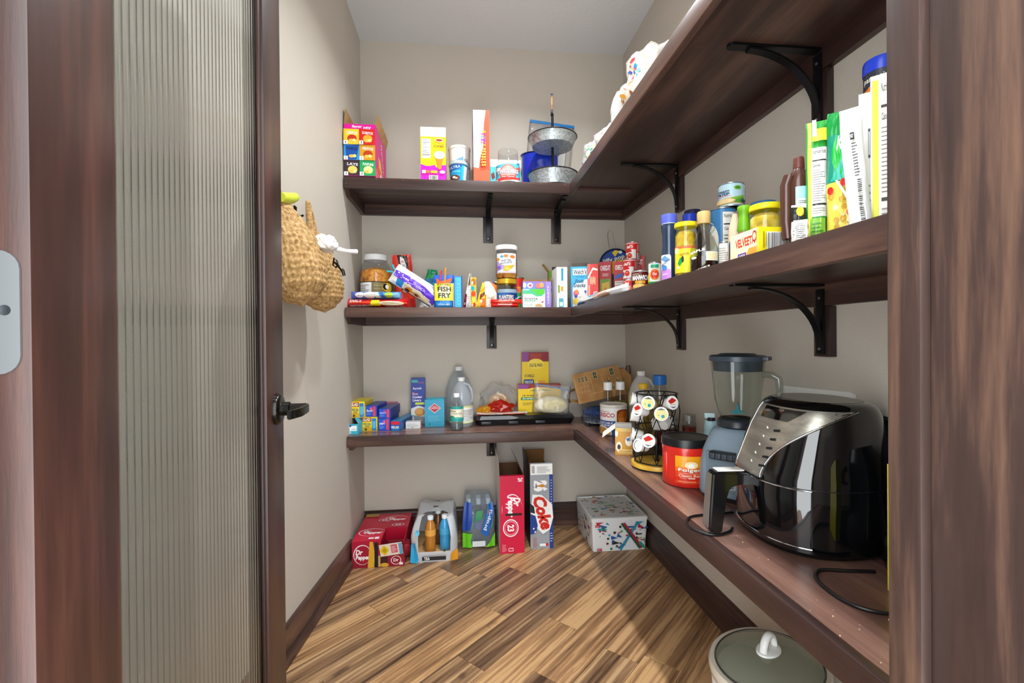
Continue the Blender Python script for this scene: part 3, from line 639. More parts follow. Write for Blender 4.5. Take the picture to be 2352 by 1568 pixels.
p = Pr(2.4); p.r(0, 0, 1, 1, '#58bfe0').p([(0, 0), (1, 0), (1, .25), (.6, .1), (.3, .12), (0, .3)], '#eef3f4').p([(.1, .9), (.35, .75), (.2, .6), (.05, .7)], '#e8f2f4').p([(.9, .95), (.7, .75), (.95, .6)], '#e2554a').e(.5, .5, .24, .46, '#e06a5c').e(.5, .5, .2, .4, '#e9a298').p([(.2, .2), (.8, .24), (.95, .38), (.85, .16), (.5, .05), (.2, .06)], '#d8372c').t('SWISS MISS', .5, .56, .62, .26, '#2a3f78', bold=.05).t('SWISS MISS', .5, .57, .6, .24, '#ffffff', bold=.02).r(.3, .2, .7, .33, '#d8372c').t('Hot Cocoa', .5, .265, .34, .09, '#f6e6e0')
p.build('printed_label', t, cyl(r, .004, h*.52, -PI/2, PI), (1/18, None))
# --- zip bag, blue pot, tiered tray
ZIPB = M('#1c86d6', .35)
xc, w, h = fitfront(1199, 1302, 283, 2.60, Z, 330)
T = pouch('zip_bag', 'clear zip bag with bright blue zipper behind the tiered tray', 'plastic bag', (xc, 2.612, Z+.014), 0, w, h, .02, FILM, None, 'pillow', ry=math.radians(6), wr=.006, seed=4, body='bag_film')
boxp('zipper', -w/2, w/2, -.003, .003, h-.016, h-.003, ZIPB, T)
bm = bmesh.new(); cube(bm, -w*.3, w*.36, -.005, .005, .03, h*.82, 0, .003); bm2('paper_packets', bm, M('#f1efe9', .6), T)
p = Pr(1); p.r(.05, .1, .1, .8, '#4a5566').p([(.1, .1), (.6, .1), (.3, .3)], '#d88').p([(.12, .18), (.3, .42), (.42, .2)], '#d2554e').e(.62, .6, .12, .1, '#3d4a40'); p.build('printed_panel', T, flat((-w*.3, -.0052, .03), (w*.66, 0, 0), (0, 0, h*.8-.03), (0, -1, 0)))
loc, r, h = cylfit(1197, 1283, 356, Z, Y=2.536)
t = thing('blue_pot', 'cobalt blue enamel pot with dark rim and chrome handle', 'pot', loc, facing(loc))
lathep('pot_body', [(r*.86, 0), (r*.93, .006), (r*.97, h-.004), (r*1.03, h-.002), (r*1.03, h), (r*.5, h), (r*.91, .01), (0, .01)], M('#0f34b8', .18, coat=.5), t, 36, .8, caps=False, sy=.58)
lathep('rim', [(r*1.035, h-.003), (r*1.045, h-.001), (r*1.03, h+.001)], M('#0b1426', .3, .4), t, 36, .8, caps=False, sy=.58)
tubep('handle', [(r*.8, r*.2, h*.6), (r*1.05, r*.4, h*.72), (r*1.25, r*.5, h*.68), (r*1.4, r*.5, h*.5)], .006, TIN, t, 8); tubep('handle', [(r*.8, r*.2, h*.42), (r*1.05, r*.4, h*.52), (r*1.25, r*.5, h*.46)], .005, TIN, t, 8)
GALV = specks('galvanised_steel', [(.38, '#9aa1a5'), (.62, '#c2c8ca')], 90, .38); GALV.node_tree.nodes['Principled BSDF'].inputs['Metallic'].default_value = .55
loc, r, h = cylfit(1209, 1330, 390, Z, Y=2.348)
t = thing('tiered_tray', 'two-tier galvanised tray stand on a black centre pole', 'tray', loc, facing(loc)); r1 = r; r2 = cylfit(1219, 1332, 300, Z, Y=2.348)[1]
zu1 = at(1275, 293, Y=2.232).z-Z; zu0 = at(1275, 320, Y=2.25).z-Z; zl = at(1275, 383, Y=2.232).z-Z
def tray(nm, r, z0, z1):
    lathep(nm, [(0, z0), (r*.82, z0), (r*.97, z1-.003), (r, z1-.002), (r, z1), (r*.95, z1), (r*.8, z0+.002), (0, z0+.002)], GALV, t, 40, .7, caps=False)
    lathep('rolled_rim', [(r*.985, z1-.004), (r*1.015, z1-.001), (r*.985, z1+.002)], M('#54585c', .3, .8), t, 40, .8, caps=False)
r1 *= .96; tray('lower_tray', r1, .006, zl); tray('upper_tray', r2, zu0, zu1)
lathep('foot_ring', [(r1*.5, 0), (r1*.5, .006)], M('#16181b', .5, .4), t, 32)
ph = at(1275, 217, Y=2.348).z-Z
lathep('centre_pole', [(.0065, .006), (.0065, ph-.1)], IRON, t, 12)
bm = bmesh.new(); prism(bm, rrect(-.016, .016, ph-.11, ph, .012), -.008, .004, 0, 'x'); bm2('handle', bm, IRON, t)
bm = bmesh.new(); prism(bm, [(-.017, ph-.085), (-.024, ph-.065), (-.022, ph-.03), (-.017, ph-.02)], -.006, .003, 0, 'x'); bm2('wooden_grip', bm, M('#a07850', .6), t)
# --- bread and produce bags along the right part
def lump(name, label, cat, loc, rad, mat, seed, group=None, amp=.25, flatb=True, sub=4, extra=None):
    t = thing(name, label, cat, loc, 0, group); bm = bmesh.new(); bmesh.ops.create_icosphere(bm, subdivisions=sub, radius=1)
    for v in bm.verts:
        d = v.co.normalized(); n = noise.noise(d*2.2+Vector((seed*5.1, 0, 0)))*amp+abs(noise.noise(d*5.5+Vector((0, seed*3.3, 0))))*amp*.5-noise.noise(d*12+Vector((seed, 0, 0)))*amp*.14
        q = d*(1+n); v.co = (q.x*rad[0], q.y*rad[1], max(0, (q.z+.62)*rad[2]) if flatb else q.z*rad[2])
    o = bm2(name+'_film' if not extra else extra, bm, mat, t, 3.2); return t
WB = FROST
P = at(1352, 340, X=.60); t = lump('produce_bag', 'crinkled clear bag with green and yellow print nearest the tiered tray', 'plastic bag', (.645, 2.10, Z), (.085, .085, .10), FROST, 2.0)
p = Pr(1)
GR = ('#1c8a5e', '#2aa27a', '#e7c35a', '#1c7c6a', '#74b89c')
def dots(t, n, rad, c, cols, seed, face=(-1, -.5, .2), size=.008, spread=.7, name='printed_marks'):
    rr = random.Random(seed); bm = bmesh.new(); mats = [M(x) for x in cols]; tm = t.children[0].data
    from mathutils.bvhtree import BVHTree
    bv = BVHTree.FromPolygons([v.co for v in tm.vertices], [p.vertices for p in tm.polygons])
    f = Vector(face).normalized(); a = f.orthogonal().normalized(); b = f.cross(a)
    for _ in range(n):
        o = Vector(c)+f*1.0+a*rr.gauss(0, rad*spread)+b*rr.gauss(0, rad*spread); hit = bv.ray_cast(o, -f)
        if hit[0] is None: continue
        q = hit[0]+hit[1]*.0008; s1 = hit[1].orthogonal().normalized(); s2 = hit[1].cross(s1); k = rr.uniform(.5, 1.3)*size; an = rr.uniform(0, 6)
        pts = [q+(s1*math.cos(an+x)+s2*math.sin(an+x)*.5)*k for x in (0, 1.3, 2.6, 3.9, 5.2)]
        bm.faces.new([bm.verts.new(x) for x in pts]).material_index = rr.randrange(len(mats))
    o = bm2(name, bm, mats, t); o['kind'] = 'stuff'; return o
dots(t, 60, .04, (-.02, -.05, .05), GR, 7)
t = lump('crumpled_bag', 'crumpled white plastic bag lying between produce bag and bread', 'plastic bag', (.65, 1.895, Z), (.085, .08, .08), FROST, 5.0); dots(t, 14, .05, (-.02, 0, .03), ('#d88f96', '#c9a9ad', '#dfe4e2'), 3, (-1, -.3, .1))
t = lump('bread_bag', 'bagged bread loaf with blue and brown print high on the right', 'bread', (.66, 1.535, Z), (.10, .085, .14), glassy('bread_film', '#f4efe8', .55, '#f3ece0'), 8.0)
dots(t, 16, .035, (-.03, 0, .12), ('#2468b4', '#2f8fd0', '#c9404a'), 9, (-1, -.4, .3), .013); dots(t, 26, .035, (-.03, .05, .06), ('#b9741f', '#8a4f14', '#d29236'), 10, (-1, -.4, .1), .014)
lump('pastry_bag', 'thin clear bag with pale green inside beside the bread', 'plastic bag', (.655, 1.72, Z), (.08, .06, .13), FROST, 12.0)
lump('white_bag', 'smooth white plastic bag at the near end of the top shelf', 'plastic bag', (.655, 1.30, Z), (.085, .10, .065), FROST, 15.0)
# ================================================================ middle shelf, back run
Z = zt('middle')
def bill(u1, u2, vt, z, X=None, Y=None, vm=None):
    """something facing the doorway: base point, width, height"""
    uc = (u1+u2)/2; P = at(uc, vt, X=X, Y=Y); c = math.cos(math.atan((uc-1176)/FPX)); return (P.x, P.y, z), (u2-u1)*depth(P)/FPX*c, P.z-z
# flat bags lying at the left end
xc, w, h = fitfront(794, 938, 687, 2.30, Z, 695)
p = Pr(w/.045); p.r(0, 0, 1, 1, '#c81a1c').r(.02, .42, .98, .62, '#e2442e').p([(.08, .55), (.35, .95), (.05, .95)], '#d02020').t("EARL'S", .18, .74, .2, .34, '#f4e6e0', bold=.03).t('AMERICAN BEAUTY', .26, .2, .36, .2, '#f4ece2', bold=.02).p([(.42, .2), (.58, .2), (.56, .8), (.44, .8)], '#f0dc1e').e(.74, .46, .2, .22, '#ead9b4').lines(.6, .42, .88, .56, 2, '#a08858', .3).t('LONG GRAIN', .8, .16, .3, .14, '#f0d8c8')
pouch('peanut_bag', 'red bag lying flat at the shelf edge under a blue bag', 'snack bag', (xc, 2.315, Z), 0, w, .046, .13, '#c81a1c', p, 'pillow', wr=.003, seed=1)
xc2, w2, _ = fitfront(808, 922, 676, 2.31, Z, 684)
p = Pr(w2/.04); p.r(0, 0, 1, 1, '#3f8ed0').r(0, 0, .2, 1, '#4a5cc8').e(.2, .5, .09, .4, '#e8edf2').e(.4, .5, .12, .5, '#eef2f4').p([(.52, .1), (.62, .1), (.56, .9), (.46, .9)], '#e0eaf4').p([(.66, .1), (.7, .1), (.64, .9), (.6, .9)], '#2a60b0').e(.78, .5, .08, .42, '#a8c83a').e(.92, .5, .07, .4, '#7fb8d8')
pouch('candy_bag', 'blue and white bag lying flat on the red bag', 'snack bag', (xc2, 2.30, Z+.0445), 0, w2, .034, .10, '#3f8ed0', p, 'pillow', wr=.003, seed=2)
# big snack jar
loc, r, h = cylfit(826, 899, 587, Z, Y=2.475)
t = thing('snack_mix_jar', 'large clear jar of orange snack mix with brown label and white lid', 'jar', loc, facing(loc))
jarbody(t, [(r*.9, .001), (r, .008), (r, h*.62), (r*.98, h*.74), (r*.86, h*.83), (r*.75, h*.87), (r*.72, h*.92)], CLEAR, 36)
PRETZ = specks('orange_snacks', [(.3, '#7a3a10'), (.45, '#d07a1c'), (.6, '#e9a83c'), (.75, '#b85a14')], 42, .6)
lathep('snack_mix', [(r*.88, .004), (r*.965, .01), (r*.965, h*.62), (r*.93, h*.70), (r*.5, h*.76), (0, h*.745)], PRETZ, t, 32, 1, caps=False)
lathep('jar_lid', [(r*.74, h*.90), (r*.76, h*.93), (r*.76, h*.97), (r*.72, h), (0, h)], M('#dfe0e0', .35), t, 32, .7, caps=False)
p = Pr(1.6); p.r(0, 0, 1, 1, '#14100c').r(.02, .04, .98, .96, '#8d7a4a').r(.03, .04, .36, .96, '#e6e4e0').lines(.05, .1, .32, .9, 11, '#777', .35).r(.36, .04, .98, .96, '#77683c').lines(.4, .06, .95, .95, 6, '#a08e5a', .25).e(.72, .76, .14, .2, '#e0b81e').e(.66, .78, .07, .14, '#1a1712').e(.70, .78, .05, .1, '#f0ecd8').t('PUB', .7, .48, .22, .14, '#f2efe6', bold=.03).t('MIX', .68, .31, .3, .15, '#f4e8c0', bold=.04).t('PREMIUM SNACKS', .68, .1, .5, .06, '#e8e2d0')
p.build('printed_label', t, cyl(r*1.0, h*.09, h*.50, -PI/2+.15, PI*.92), (1/20, None))
tubep('plastic_band', [(-r*.6, -.01, h*1.06), (-r*.45, 0, h*1.16), (0, .01, h*1.13), (r*.35, .01, h*1.04), (0, .0, h*1.012), (-r*.4, -.01, h*1.01)], .0008, FILM, t, 5, closed=True)
# red pouch with black centre
loc, w, h = bill(907, 951, 584, Z, Y=2.46)
p = Pr(w/h); p.r(0, .04, 1, 1, '#d8301c').p([(.27, 1), (.80, .97), (.84, .55), (.78, .38), (.55, .34), (.42, .5)], '#15100f').p([(.42, .97), (.62, .92), (.7, .8), (.62, .68), (.45, .74), (.4, .88)], '#f2eeec').t('FIRE', .55, .87, .2, .045, '#c8303a').t('GRILL', .57, .8, .18, .04, '#2a2424').t('BUTCHER', .62, .56, .36, .04, '#f4efe8', rot=-8).t('TENDER', .62, .50, .30, .04, '#f4efe8', rot=-8).e(.6, .36, .22, .05, '#d8a080').r(0, 0, 1, .2, '#b0201a')
pouch('red_snack_pouch', 'tall red and black pouch standing behind the purple bag', 'pouch', (loc[0]+.008, 2.47, Z), .12, w, h, .05, '#d8301c', p, 'stand', ry=math.radians(-5), wr=.003, seed=3, back='#1a1512', topw=1.0)
# purple bag leaning
A = at(953, 661, Y=2.30); w = .252; hh = .098; th = math.radians(33)
p = Pr(w/hh); p.r(0, 0, 1, 1, '#efece6').p([(.03, .68), (.35, .74), (.7, .70), (.98, .52), (.98, .12), (.7, .34), (.3, .36), (.04, .38)], '#6a3fd0').p([(.45, .72), (.6, .72), (.66, .35), (.5, .36)], '#8a66e0').p([(.6, .40), (.74, .66), (.70, .36)], '#4a1fb0').lines(.2, .78, .95, .97, 3, '#a9a4a0', .15).p([(.14, .36), (.30, .36), (.30, .03), (.17, .05)], '#2a86c8')
p.p([(.32, .33), (.9, .28), (.86, .04), (.34, .02)], '#e0cfb2').e(.46, .17, .08, .1, '#cf8a2a').e(.42, .1, .06, .06, '#2a221c').e(.62, .14, .09, .09, '#b9986a').e(.62, .12, .04, .05, '#5a2a1c').r(.3, .0, .95, .03, '#1d1a18').t('SNACK', .6, .53, .3, .14, '#b9a4f0', rot=-3)
off = Matrix.Rotation(th, 4, 'Y') @ Vector((0, 0, hh/2))
T = pouch('purple_chip_bag', 'white and purple bag leaning diagonally with teal clip', 'snack bag', (A.x-off.x, 2.33, A.z-off.z+.012), 0, w, hh, .075, '#efece6', p, 'pillow', ry=th, wr=.006, seed=6, nu=22, nv=12)
bm = bmesh.new(); cube(bm, -.030, 0, -.006, .006, -.004, .004, 0, .002); c = bm2('bag_clip', bm, M('#2aa6bc', .4), T); c.location = (-w/2+.0, 0, hh*.62); c.rotation_euler = (0, math.radians(35), 0)
bm = bmesh.new(); cube(bm, -.034, 0, -.006, .006, -.004, .004, 0, .002); c = bm2('bag_clip', bm, M('#2aa6bc', .4), T); c.location = (-w/2+.0, 0, hh*.5); c.rotation_euler = (0, math.radians(-25), 0)
# green bag
loc, w, h = bill(958, 1003, 617, Z, Y=2.47)
p = Pr(w/h); p.r(0, 0, 1, 1, '#f0efec').p([(0, .42), (1, .12), (1, 1), (0, 1)], '#19a03c').p([(0, .62), (1, .6), (1, .8), (0, .78)], '#2f9fb4').e(.45, .71, .3, .07, '#1f6fa0').p([(0, .86), (1, .86), (1, 1), (0, 1)], '#16895a').p([(.1, .45), (.6, .55), (.9, .5), (.4, .4)], '#0f8a2a')
pouch('green_snack_bag', 'green bag with blue band, folded narrow at its top', 'snack bag', (loc[0], 2.49, Z), 0, w, h, .06, '#19a03c', p, 'stand', ry=math.radians(7), wr=.006, seed=8, topw=.5)
# fish fry mix
xc, w, h = fitfront(996, 1043, 630, 2.28, Z, 665)
p = Pr(w/h); p.r(0, 0, 1, 1, '#1658b4').r(.03, .22, .94, .74, '#f2e23a').r(.05, .86, .95, .98, '#2a62d4').p([(.12, .9), (.36, .8), (.6, .84), (.92, .92), (.9, .84), (.82, .76), (.16, .72)], '#e8601c').e(.5, .5, .34, .2, '#f6efb2').t('SEASONED', .5, .695, .68, .065, '#2a2418').t('FISH', .52, .565, .66, .15, '#14120e', bold=.03).t('FRY', .53, .375, .62, .15, '#14120e', bold=.03).p([(.1, .0), (.88, .0), (.88, .18), (.5, .205), (.1, .18)], '#1f86cc').t('FRYING MIX', .5, .1, .6, .05, '#d8eaf4').r(.94, 0, 1, .75, '#f4f0dc')
T = pouch('fish_fry_bag', 'blue and yellow seasoned fish fry bag pinned with clothespins', 'food bag', (xc, 2.30, Z), 0, w, h, .035, '#1658b4', p, 'stand', wr=.0015, seed=9)
for dx, col, dz, l in ((-.018, '#c81e34', .022, .055), (.004, '#c98a2c', .036, .075)):
    bm = bmesh.new(); cube(bm, -.0042, .0042, -.009, -.002, 0, l, 0, .0012); cube(bm, -.0042, .0042, .002, .009, 0, l*.97, 0, .0012); c = bm2('clothespin', bm, M(col, .5), T); c.location = (dx, 0, h+dz-l); c.rotation_euler = (0, math.radians(4), 0); tubep('spring', [(-.006, 0, l*.45), (.006, 0, l*.45)], .003, TIN, c, 8)
# narrow blue box
xc, w, h = fitfront(1044, 1062, 634, 2.275, Z, 670)
p = Pr(w/h); p.r(0, 0, 1, 1, '#1c6fd0').r(.08, .02, .85, .97, '#2bb4e0').t('OYSTERS', .46, .49, .86*h/w, .42*w/h, '#0f7fbc', rot=90, bold=.03).t('OYSTERS', .5, .5, .84*h/w, .4*w/h, '#5fd4ee', rot=90, bold=.01).r(.85, 0, 1, 1, '#123c9a')
carton('narrow_blue_box', 'narrow bright blue box with sideways lettering', 'food box', (xc, 2.275+.05, Z), 0, (w, .1, h), {'all': '#1c6fd0', 'right': '#102c80'}, {'front': p})
# small pouches
xc, w, h = fitfront(1063, 1082, 626, 2.285, Z, 670)
p = Pr(w/h); p.r(0, 0, 1, 1, '#e9e6e2').p([(0, 0), (.35, 0), (.32, .38), (0, .42)], '#7a1c38').e(.15, .12, .1, .04, '#e0d8d8').e(.2, .28, .08, .03, '#b03050').lines(.45, .08, .9, .58, 8, '#9a9490', .2).p([(.25, .66), (.8, .66), (.75, 1), (.45, 1)], '#6e5648')
pouch('berry_pouch', 'white and maroon pouch with twisted brown neck', 'pouch', (xc, 2.31, Z), 0, w, h, .03, '#e9e6e2', p, 'stand', wr=.004, seed=11, topw=.22, ry=math.radians(6))
xc, w, h = fitfront(1079, 1093, 635, 2.30, Z, 670)
p = Pr(w/h); p.r(0, 0, 1, 1, '#e2c23a').e(.55, .86, .4, .12, '#b87a24').e(.35, .82, .14, .06, '#f0e6d8').e(.4, .64, .3, .08, '#2fb4c0').e(.5, .46, .36, .1, '#e0541c').p([(0, .3), (.6, .4), (1, .2), (1, .05), (0, .0)], '#f0d22c').e(.6, .12, .25, .06, '#d8301c').e(.3, .1, .14, .04, '#f4ece0').r(.85, 0, 1, .5, '#e8e4e0')
pouch('colourful_pouch', 'slim pouch printed with nuts and fruit in many colours', 'pouch', (xc+.004, 2.33, Z), 0, w, h, .03, '#e2c23a', p, 'stand', wr=.003, seed=12)
xc, w, h = fitfront(1092, 1122, 648, 2.30, Z, 680)
p = Pr(w/h); p.r(0, 0, 1, 1, '#f0cc24').p([(.2, .35), (.7, .45), (.95, .1), (.4, 0)], '#ea6a14').p([(.2, .3), (.38, .33), (.34, .18)], '#f4ead0').p([(.1, .5), (.6, .85), (.5, .6), (.15, .3)], '#7a2010').p([(.0, .6), (.3, .9), (.3, .7)], '#d8a01a')
pouch('yellow_taco_packet', 'yellow and orange seasoning packet leaning against its neighbour', 'packet', (xc, 2.33, Z), 0, w, h, .02, '#f0cc24', p, 'pillow', ry=math.radians(16), wr=.002, seed=13)
xc, w, h = fitfront(1114, 1142, 645, 2.29, Z, 680)
p = Pr(w/h); p.r(0, 0, 1, 1, '#f2ead8').p([(.35, 1), (1, .75), (1, .95), (.8, 1)], '#2a1a12').p([(.5, .98), (1, .86), (1, .55)], '#ea6e1c').p([(.0, .62), (.35, .95), (.8, .6)], '#f7f4ee').r(0, .3, 1, .5, '#f4dcc8').t('SAUCE', .5, .38, .6, .08, '#8a7868').e(.5, .28, .2, .06, '#f0d0c0').r(0, 0, .1, .5, '#e8a01c')
pouch('cream_packet', 'cream coloured sauce packet with orange corner', 'packet', (xc, 2.315, Z), 0, w, h, .018, '#f2ead8', p, 'pillow', wr=.002, seed=14)
# red instant packets lying in front of the nut jar
for k, (u1, u2, v) in enumerate(((1128, 1192, 694), (1127, 1199, 683))):
    xc, w, _ = fitfront(u1, u2, v, 2.255, Z, v)
    p = Pr(w/.03); p.r(0, 0, 1, 1, '#d8261e').p([(.1, .5), (.9, .42), (.95, .2), (.15, .25)], '#e86a44' if k else '#a81010').t('CAFE' if k else 'NOODLES', .5, .7, .5, .32, '#f4e6de', bold=.02).lines(.3, .12, .9, .3, 1, '#f0c8b0', .4)
    pouch('red_packet', 'red foil packet lying flat, '+('upper' if k else 'lower')+' one before the nut jar', 'packet', (xc, 2.262, Z+.019*k), 0, w, .021, .04, '#d8261e', p, 'pillow', wr=.0015, seed=15+k, group='red packets lying flat')
# nut jar with pretzel jar on top
loc, r, h = cylfit(1139, 1188, 642, Z, Y=2.345)
t = thing('nut_jar', 'squat glass nut jar with gold lid and blue label', 'jar', loc, facing(loc)); H1 = h
jarbody(t, [(r*.88, .001), (r*.97, .006), (r*.97, h*.72), (r*.88, h*.8), (r*.86, h*.86)], GLASS); lathep('nuts', [(r*.86, .004), (r*.93, .01), (r*.93, h*.6)], specks('dark_nuts', [(.35, '#3a2418'), (.6, '#7a5232')], 60), t, 24)
lathep('jar_lid', [(r*.9, h*.83), (r*.98, h*.84), (r*.98, h*.97), (r*.94, h), (0, h)], M('#d9a92e', .3, .5), t, 32, .6, caps=False)
p = Pr(2.2); p.r(0, 0, 1, 1, '#2a68b0').r(0, .78, 1, 1, '#8fa8b4').p([(.45, .75), (1, .75), (1, 0), (.5, 0)], '#123c86').t('PLANTERS', .48, .5, .5, .26, '#efe2c4', bold=.03).t('MIXED NUTS', .5, .26, .3, .08, '#c8d4e4').r(.3, .02, .7, .14, '#e8dcd0').e(.86, .3, .05, .2, '#cfe0ee'); p.build('printed_label', t, cyl(r*.972, h*.1, h*.64, -PI/2, PI*.95), (1/18, None))
loc2, r, h = cylfit(1138, 1189, 566, Z+H1, Y=2.345); loc2 = (loc[0], loc[1], Z+H1+.0004)
t = thing('pretzel_jar', 'tall clear jar of pretzel nuggets with white lid on the nut jar', 'jar', loc2, facing(loc))
jarbody(t, [(r*.86, .001), (r*.97, .006), (r*.97, h*.78), (r*.9, h*.84), (r*.9, h*.88)], CLEAR); lathep('pretzels', [(r*.84, .004), (r*.92, .01), (r*.92, h*.6), (r*.6, h*.66), (0, h*.62)], PRETZ, t, 24, 1, caps=False)
lathep('jar_lid', [(r*.93, h*.86), (r*1.0, h*.87), (r*1.0, h*.97), (r*.95, h), (0, h)], M('#eeeeec', .4), t, 32, .6, caps=False)
p = Pr(.95); p.r(0, 0, 1, 1, '#f6f3f6').p([(0, .1), (.45, .2), (.4, .62), (0, .6)], '#b0a0d8').e(.1, .7, .1, .08, '#e0983a').e(.48, .86, .1, .08, '#cf7a2a').e(.78, .83, .13, .08, '#d9822a').e(.3, .84, .08, .06, '#4a9fd0').e(.5, .58, .36, .2, '#ffffff').t('PRETZEL', .5, .63, .46, .09, '#1c2a4a', rot=8, bold=.03).t('NUGGETS', .48, .51, .52, .09, '#1c2a4a', rot=8, bold=.03).p([(.35, .12), (.55, .08), (.9, .42), (.7, .38), (.42, .35)], '#e6b022').e(.55, .22, .1, .06, '#f6dc5a').p([(.05, .22), (.25, .2), (.26, .34), (.06, .36)], '#8a5ab8').r(.05, .03, .95, .06, '#b8a8c8'); p.build('printed_label', t, cyl(r*.975, h*.16, h*.74, -PI/2, PI*.66), (1/14, None))
# red and green can behind
loc, r, h = cylfit(1172, 1204, 638, Z, Y=2.46)
p = Pr(1); p.r(0, 0, 1, 1, '#1c9a34').r(0, .7, 1, 1, '#d8201c').e(.6, .62, .3, .1, '#e08a1c').e(.4, .6, .2, .08, '#d8401c').p([(0, .3), (1, .45), (1, .3), (0, .15)], '#eef2ea').e(.7, .28, .2, .1, '#0c6a22')
tin_can('vegetable_can', 'red and green can half hidden behind the nut jar', 'can', loc, r, h, '#1c9a34', p)
# sweetener box and purple box
xc, w, h = fitfront(1201, 1252, 663, 2.25, Z, 680)
p = Pr(w/h); p.r(0, 0, 1, 1, '#f6f6f4').p([(0, .72), (.4, .72), (.62, .58), (.85, .6), (.98, .75), (1, 1), (.3, 1), (0, .95)], '#4fc48a').p([(.38, .98), (.7, .66), (.96, .74), (.98, .98)], '#58c83c').r(0, .9, .3, 1, '#9ee0c4').t('truvia', .36, .48, .6, .14, '#5a6058').r(.06, .32, .56, .38, '#4ab48c').t('CALORIE FREE', .3, .345, .42, .04, '#e6f6ee')
for k in range(3): p.e(.1+.13*k, .13, .05, .05, '#8aa8a0').e(.1+.13*k, .13, .032, .03, '#e8f0ea')
p.e(.70, .05, .2, .17, '#e8d0a8', 24, 0, PI).e(.70, .05, .15, .12, '#c89a5c', 24, 0, PI).p([(.84, .22), (.94, .3), (.9, .34), (.82, .28)], '#b02030')
carton('sweetener_box', 'small white and green sweetener box before the purple box', 'food box', (xc, 2.25+.03, Z), 0, (w, .06, h), WHITE, {'front': p})
xc, w, h = fitfront(1201, 1266, 646, 2.335, Z, 670)
p = Pr(w/h); p.r(0, 0, 1, 1, '#8f78cc').p([(0, .95), (.4, .95), (.5, .55), (0, .6)], '#7a90dc').e(.06, .86, .06, .1, '#f2f0f8').e(.25, .85, .1, .1, '#f0d8e8').e(.26, .85, .05, .05, '#d05a80').e(.55, .84, .1, .1, '#f07a70').e(.66, .86, .08, .1, '#f0a860').e(.72, .6, .06, .12, '#6ac0c8').e(.66, .4, .08, .14, '#58b8c0').e(.7, .12, .06, .1, '#e05a6a').r(.81, .04, .97, .98, '#a08ad8').t('VARIETY', .89, .5, .7*h/w, .06, '#e8e0f8', rot=90)
carton('purple_drink_box', 'opened purple fruit drink carton with kraft flap behind the sweetener', 'drink box', (xc, 2.335+.05, Z), 0, (w, .1, h), {'all': '#8f78cc', 'right': '#3a2c70'}, {'front': p}, {'back': (.022, 4), 'right': (.02, 8)}, KRAFT)
# cracker box with a raised flap, white box
xc, w, h = fitfront(1262, 1282, 622, 2.44, Z, 650)
p = Pr(w/h); p.r(0, 0, 1, 1, '#e0c23a').r(0, .6, 1, 1, '#5aa02c').e(.5, .5, .35, .08, '#3a8a24')
T = carton('cracker_box', 'green and yellow box with a tan flap bent open', 'food box', (xc, 2.44+.03, Z), 0, (w, .06, h), {'all': '#c8a83a'}, {'front': p}, {'left': (.05, 38), 'front': (.01, -80)}, KRAFT)
xc, w, h = fitfront(1279, 1303, 613, 2.26, Z, 650)
p = Pr(w/h); p.r(0, 0, 1, 1, '#f5f6f4').r(.42, .66, .62, .97, '#2a9ac8').r(.1, .36, .28, .55, '#7f9a3c').r(.38, .4, .6, .52, '#e0a028').r(.18, 0, .62, .22, '#2fb0cc').lines(.2, .15, .6, .25, 3, '#9a9a9a', .3).r(.25, .03, .55, .13, '#d8f0f6')
carton('white_snack_box', 'narrow white box with blue strip and dark opened top', 'food box', (xc, 2.26+.065, Z), 0, (w, .13, h), {'all': WHITE}, {'front': p}, {'right': (.028, 62), 'back': (.02, -15)}, M('#3a3028', .8))
# ================================================================ middle shelf, right run
def rbox(name, label, cat, u1, u2, vt, X, d, cols, p, rz=None, flaps=None, group=None, inner=KRAFT, prints=None):
    loc, w, h = bill(u1, u2, vt, Z, X=X); a = facing(loc) if rz is None else rz
    w = w/max(.5, math.cos(a-facing(loc))); q = Matrix.Rotation(a, 3, 'Z') @ Vector((0, d/2, 0))
    pr = p(w/h) if p else None; pp = {'front': pr} if pr else {}
    pp.update(prints or {})
    return carton(name, label, cat, (loc[0]+q.x, loc[1]+q.y, Z), a, (w, d, h), cols, pp, flaps, inner, group)
def P1(a):
    p = Pr(a); p.r(0, 0, 1, 1, '#2fa8d8').p([(.12, 0), (1, 0), (1, .85), (.75, .62), (.3, .6), (.1, .5)], '#f2f6f6').p([(.0, .62), (1, .7), (1, 1), (0, 1)], '#36b0dc').r(.12, .80, .96, .95, '#f2f4f4').t("Welch's", .54, .875, .76, .12, '#1a2a3c', rot=3, bold=.02).t('Reduced Sugar', .56, .755, .5, .035, '#12607e').t('Fruit', .5, .655, .5, .085, '#1c4468', shear=.3).t('Snacks', .52, .555, .74, .1, '#1c4468', shear=.3, bold=.02)
    return p.e(.32, .36, .17, .085, '#e05a86').e(.35, .40, .1, .05, '#ee8a3c').e(.3, .29, .1, .04, '#4a3a9a').e(.3, .17, .2, .08, '#f0c828').e(.72, .2, .16, .09, '#f2e2bc').e(.56, .28, .16, .07, '#f6f8f8').lines(.45, .24, .66, .31, 3, '#888', .3).e(.87, .4, .06, .03, '#2a4a9a').lines(.2, .04, .7, .08, 2, '#9ab', .3)
rbox('fruit_snack_box', 'blue fruit snack carton with torn open top in the corner', 'food box', 1311, 1349, 612, .60, .07, {'all': '#2fa8d8'}, P1, -.30, {'back': (.03, -10), 'left': (.045, 25)}, inner=M('#8a8178', .8))
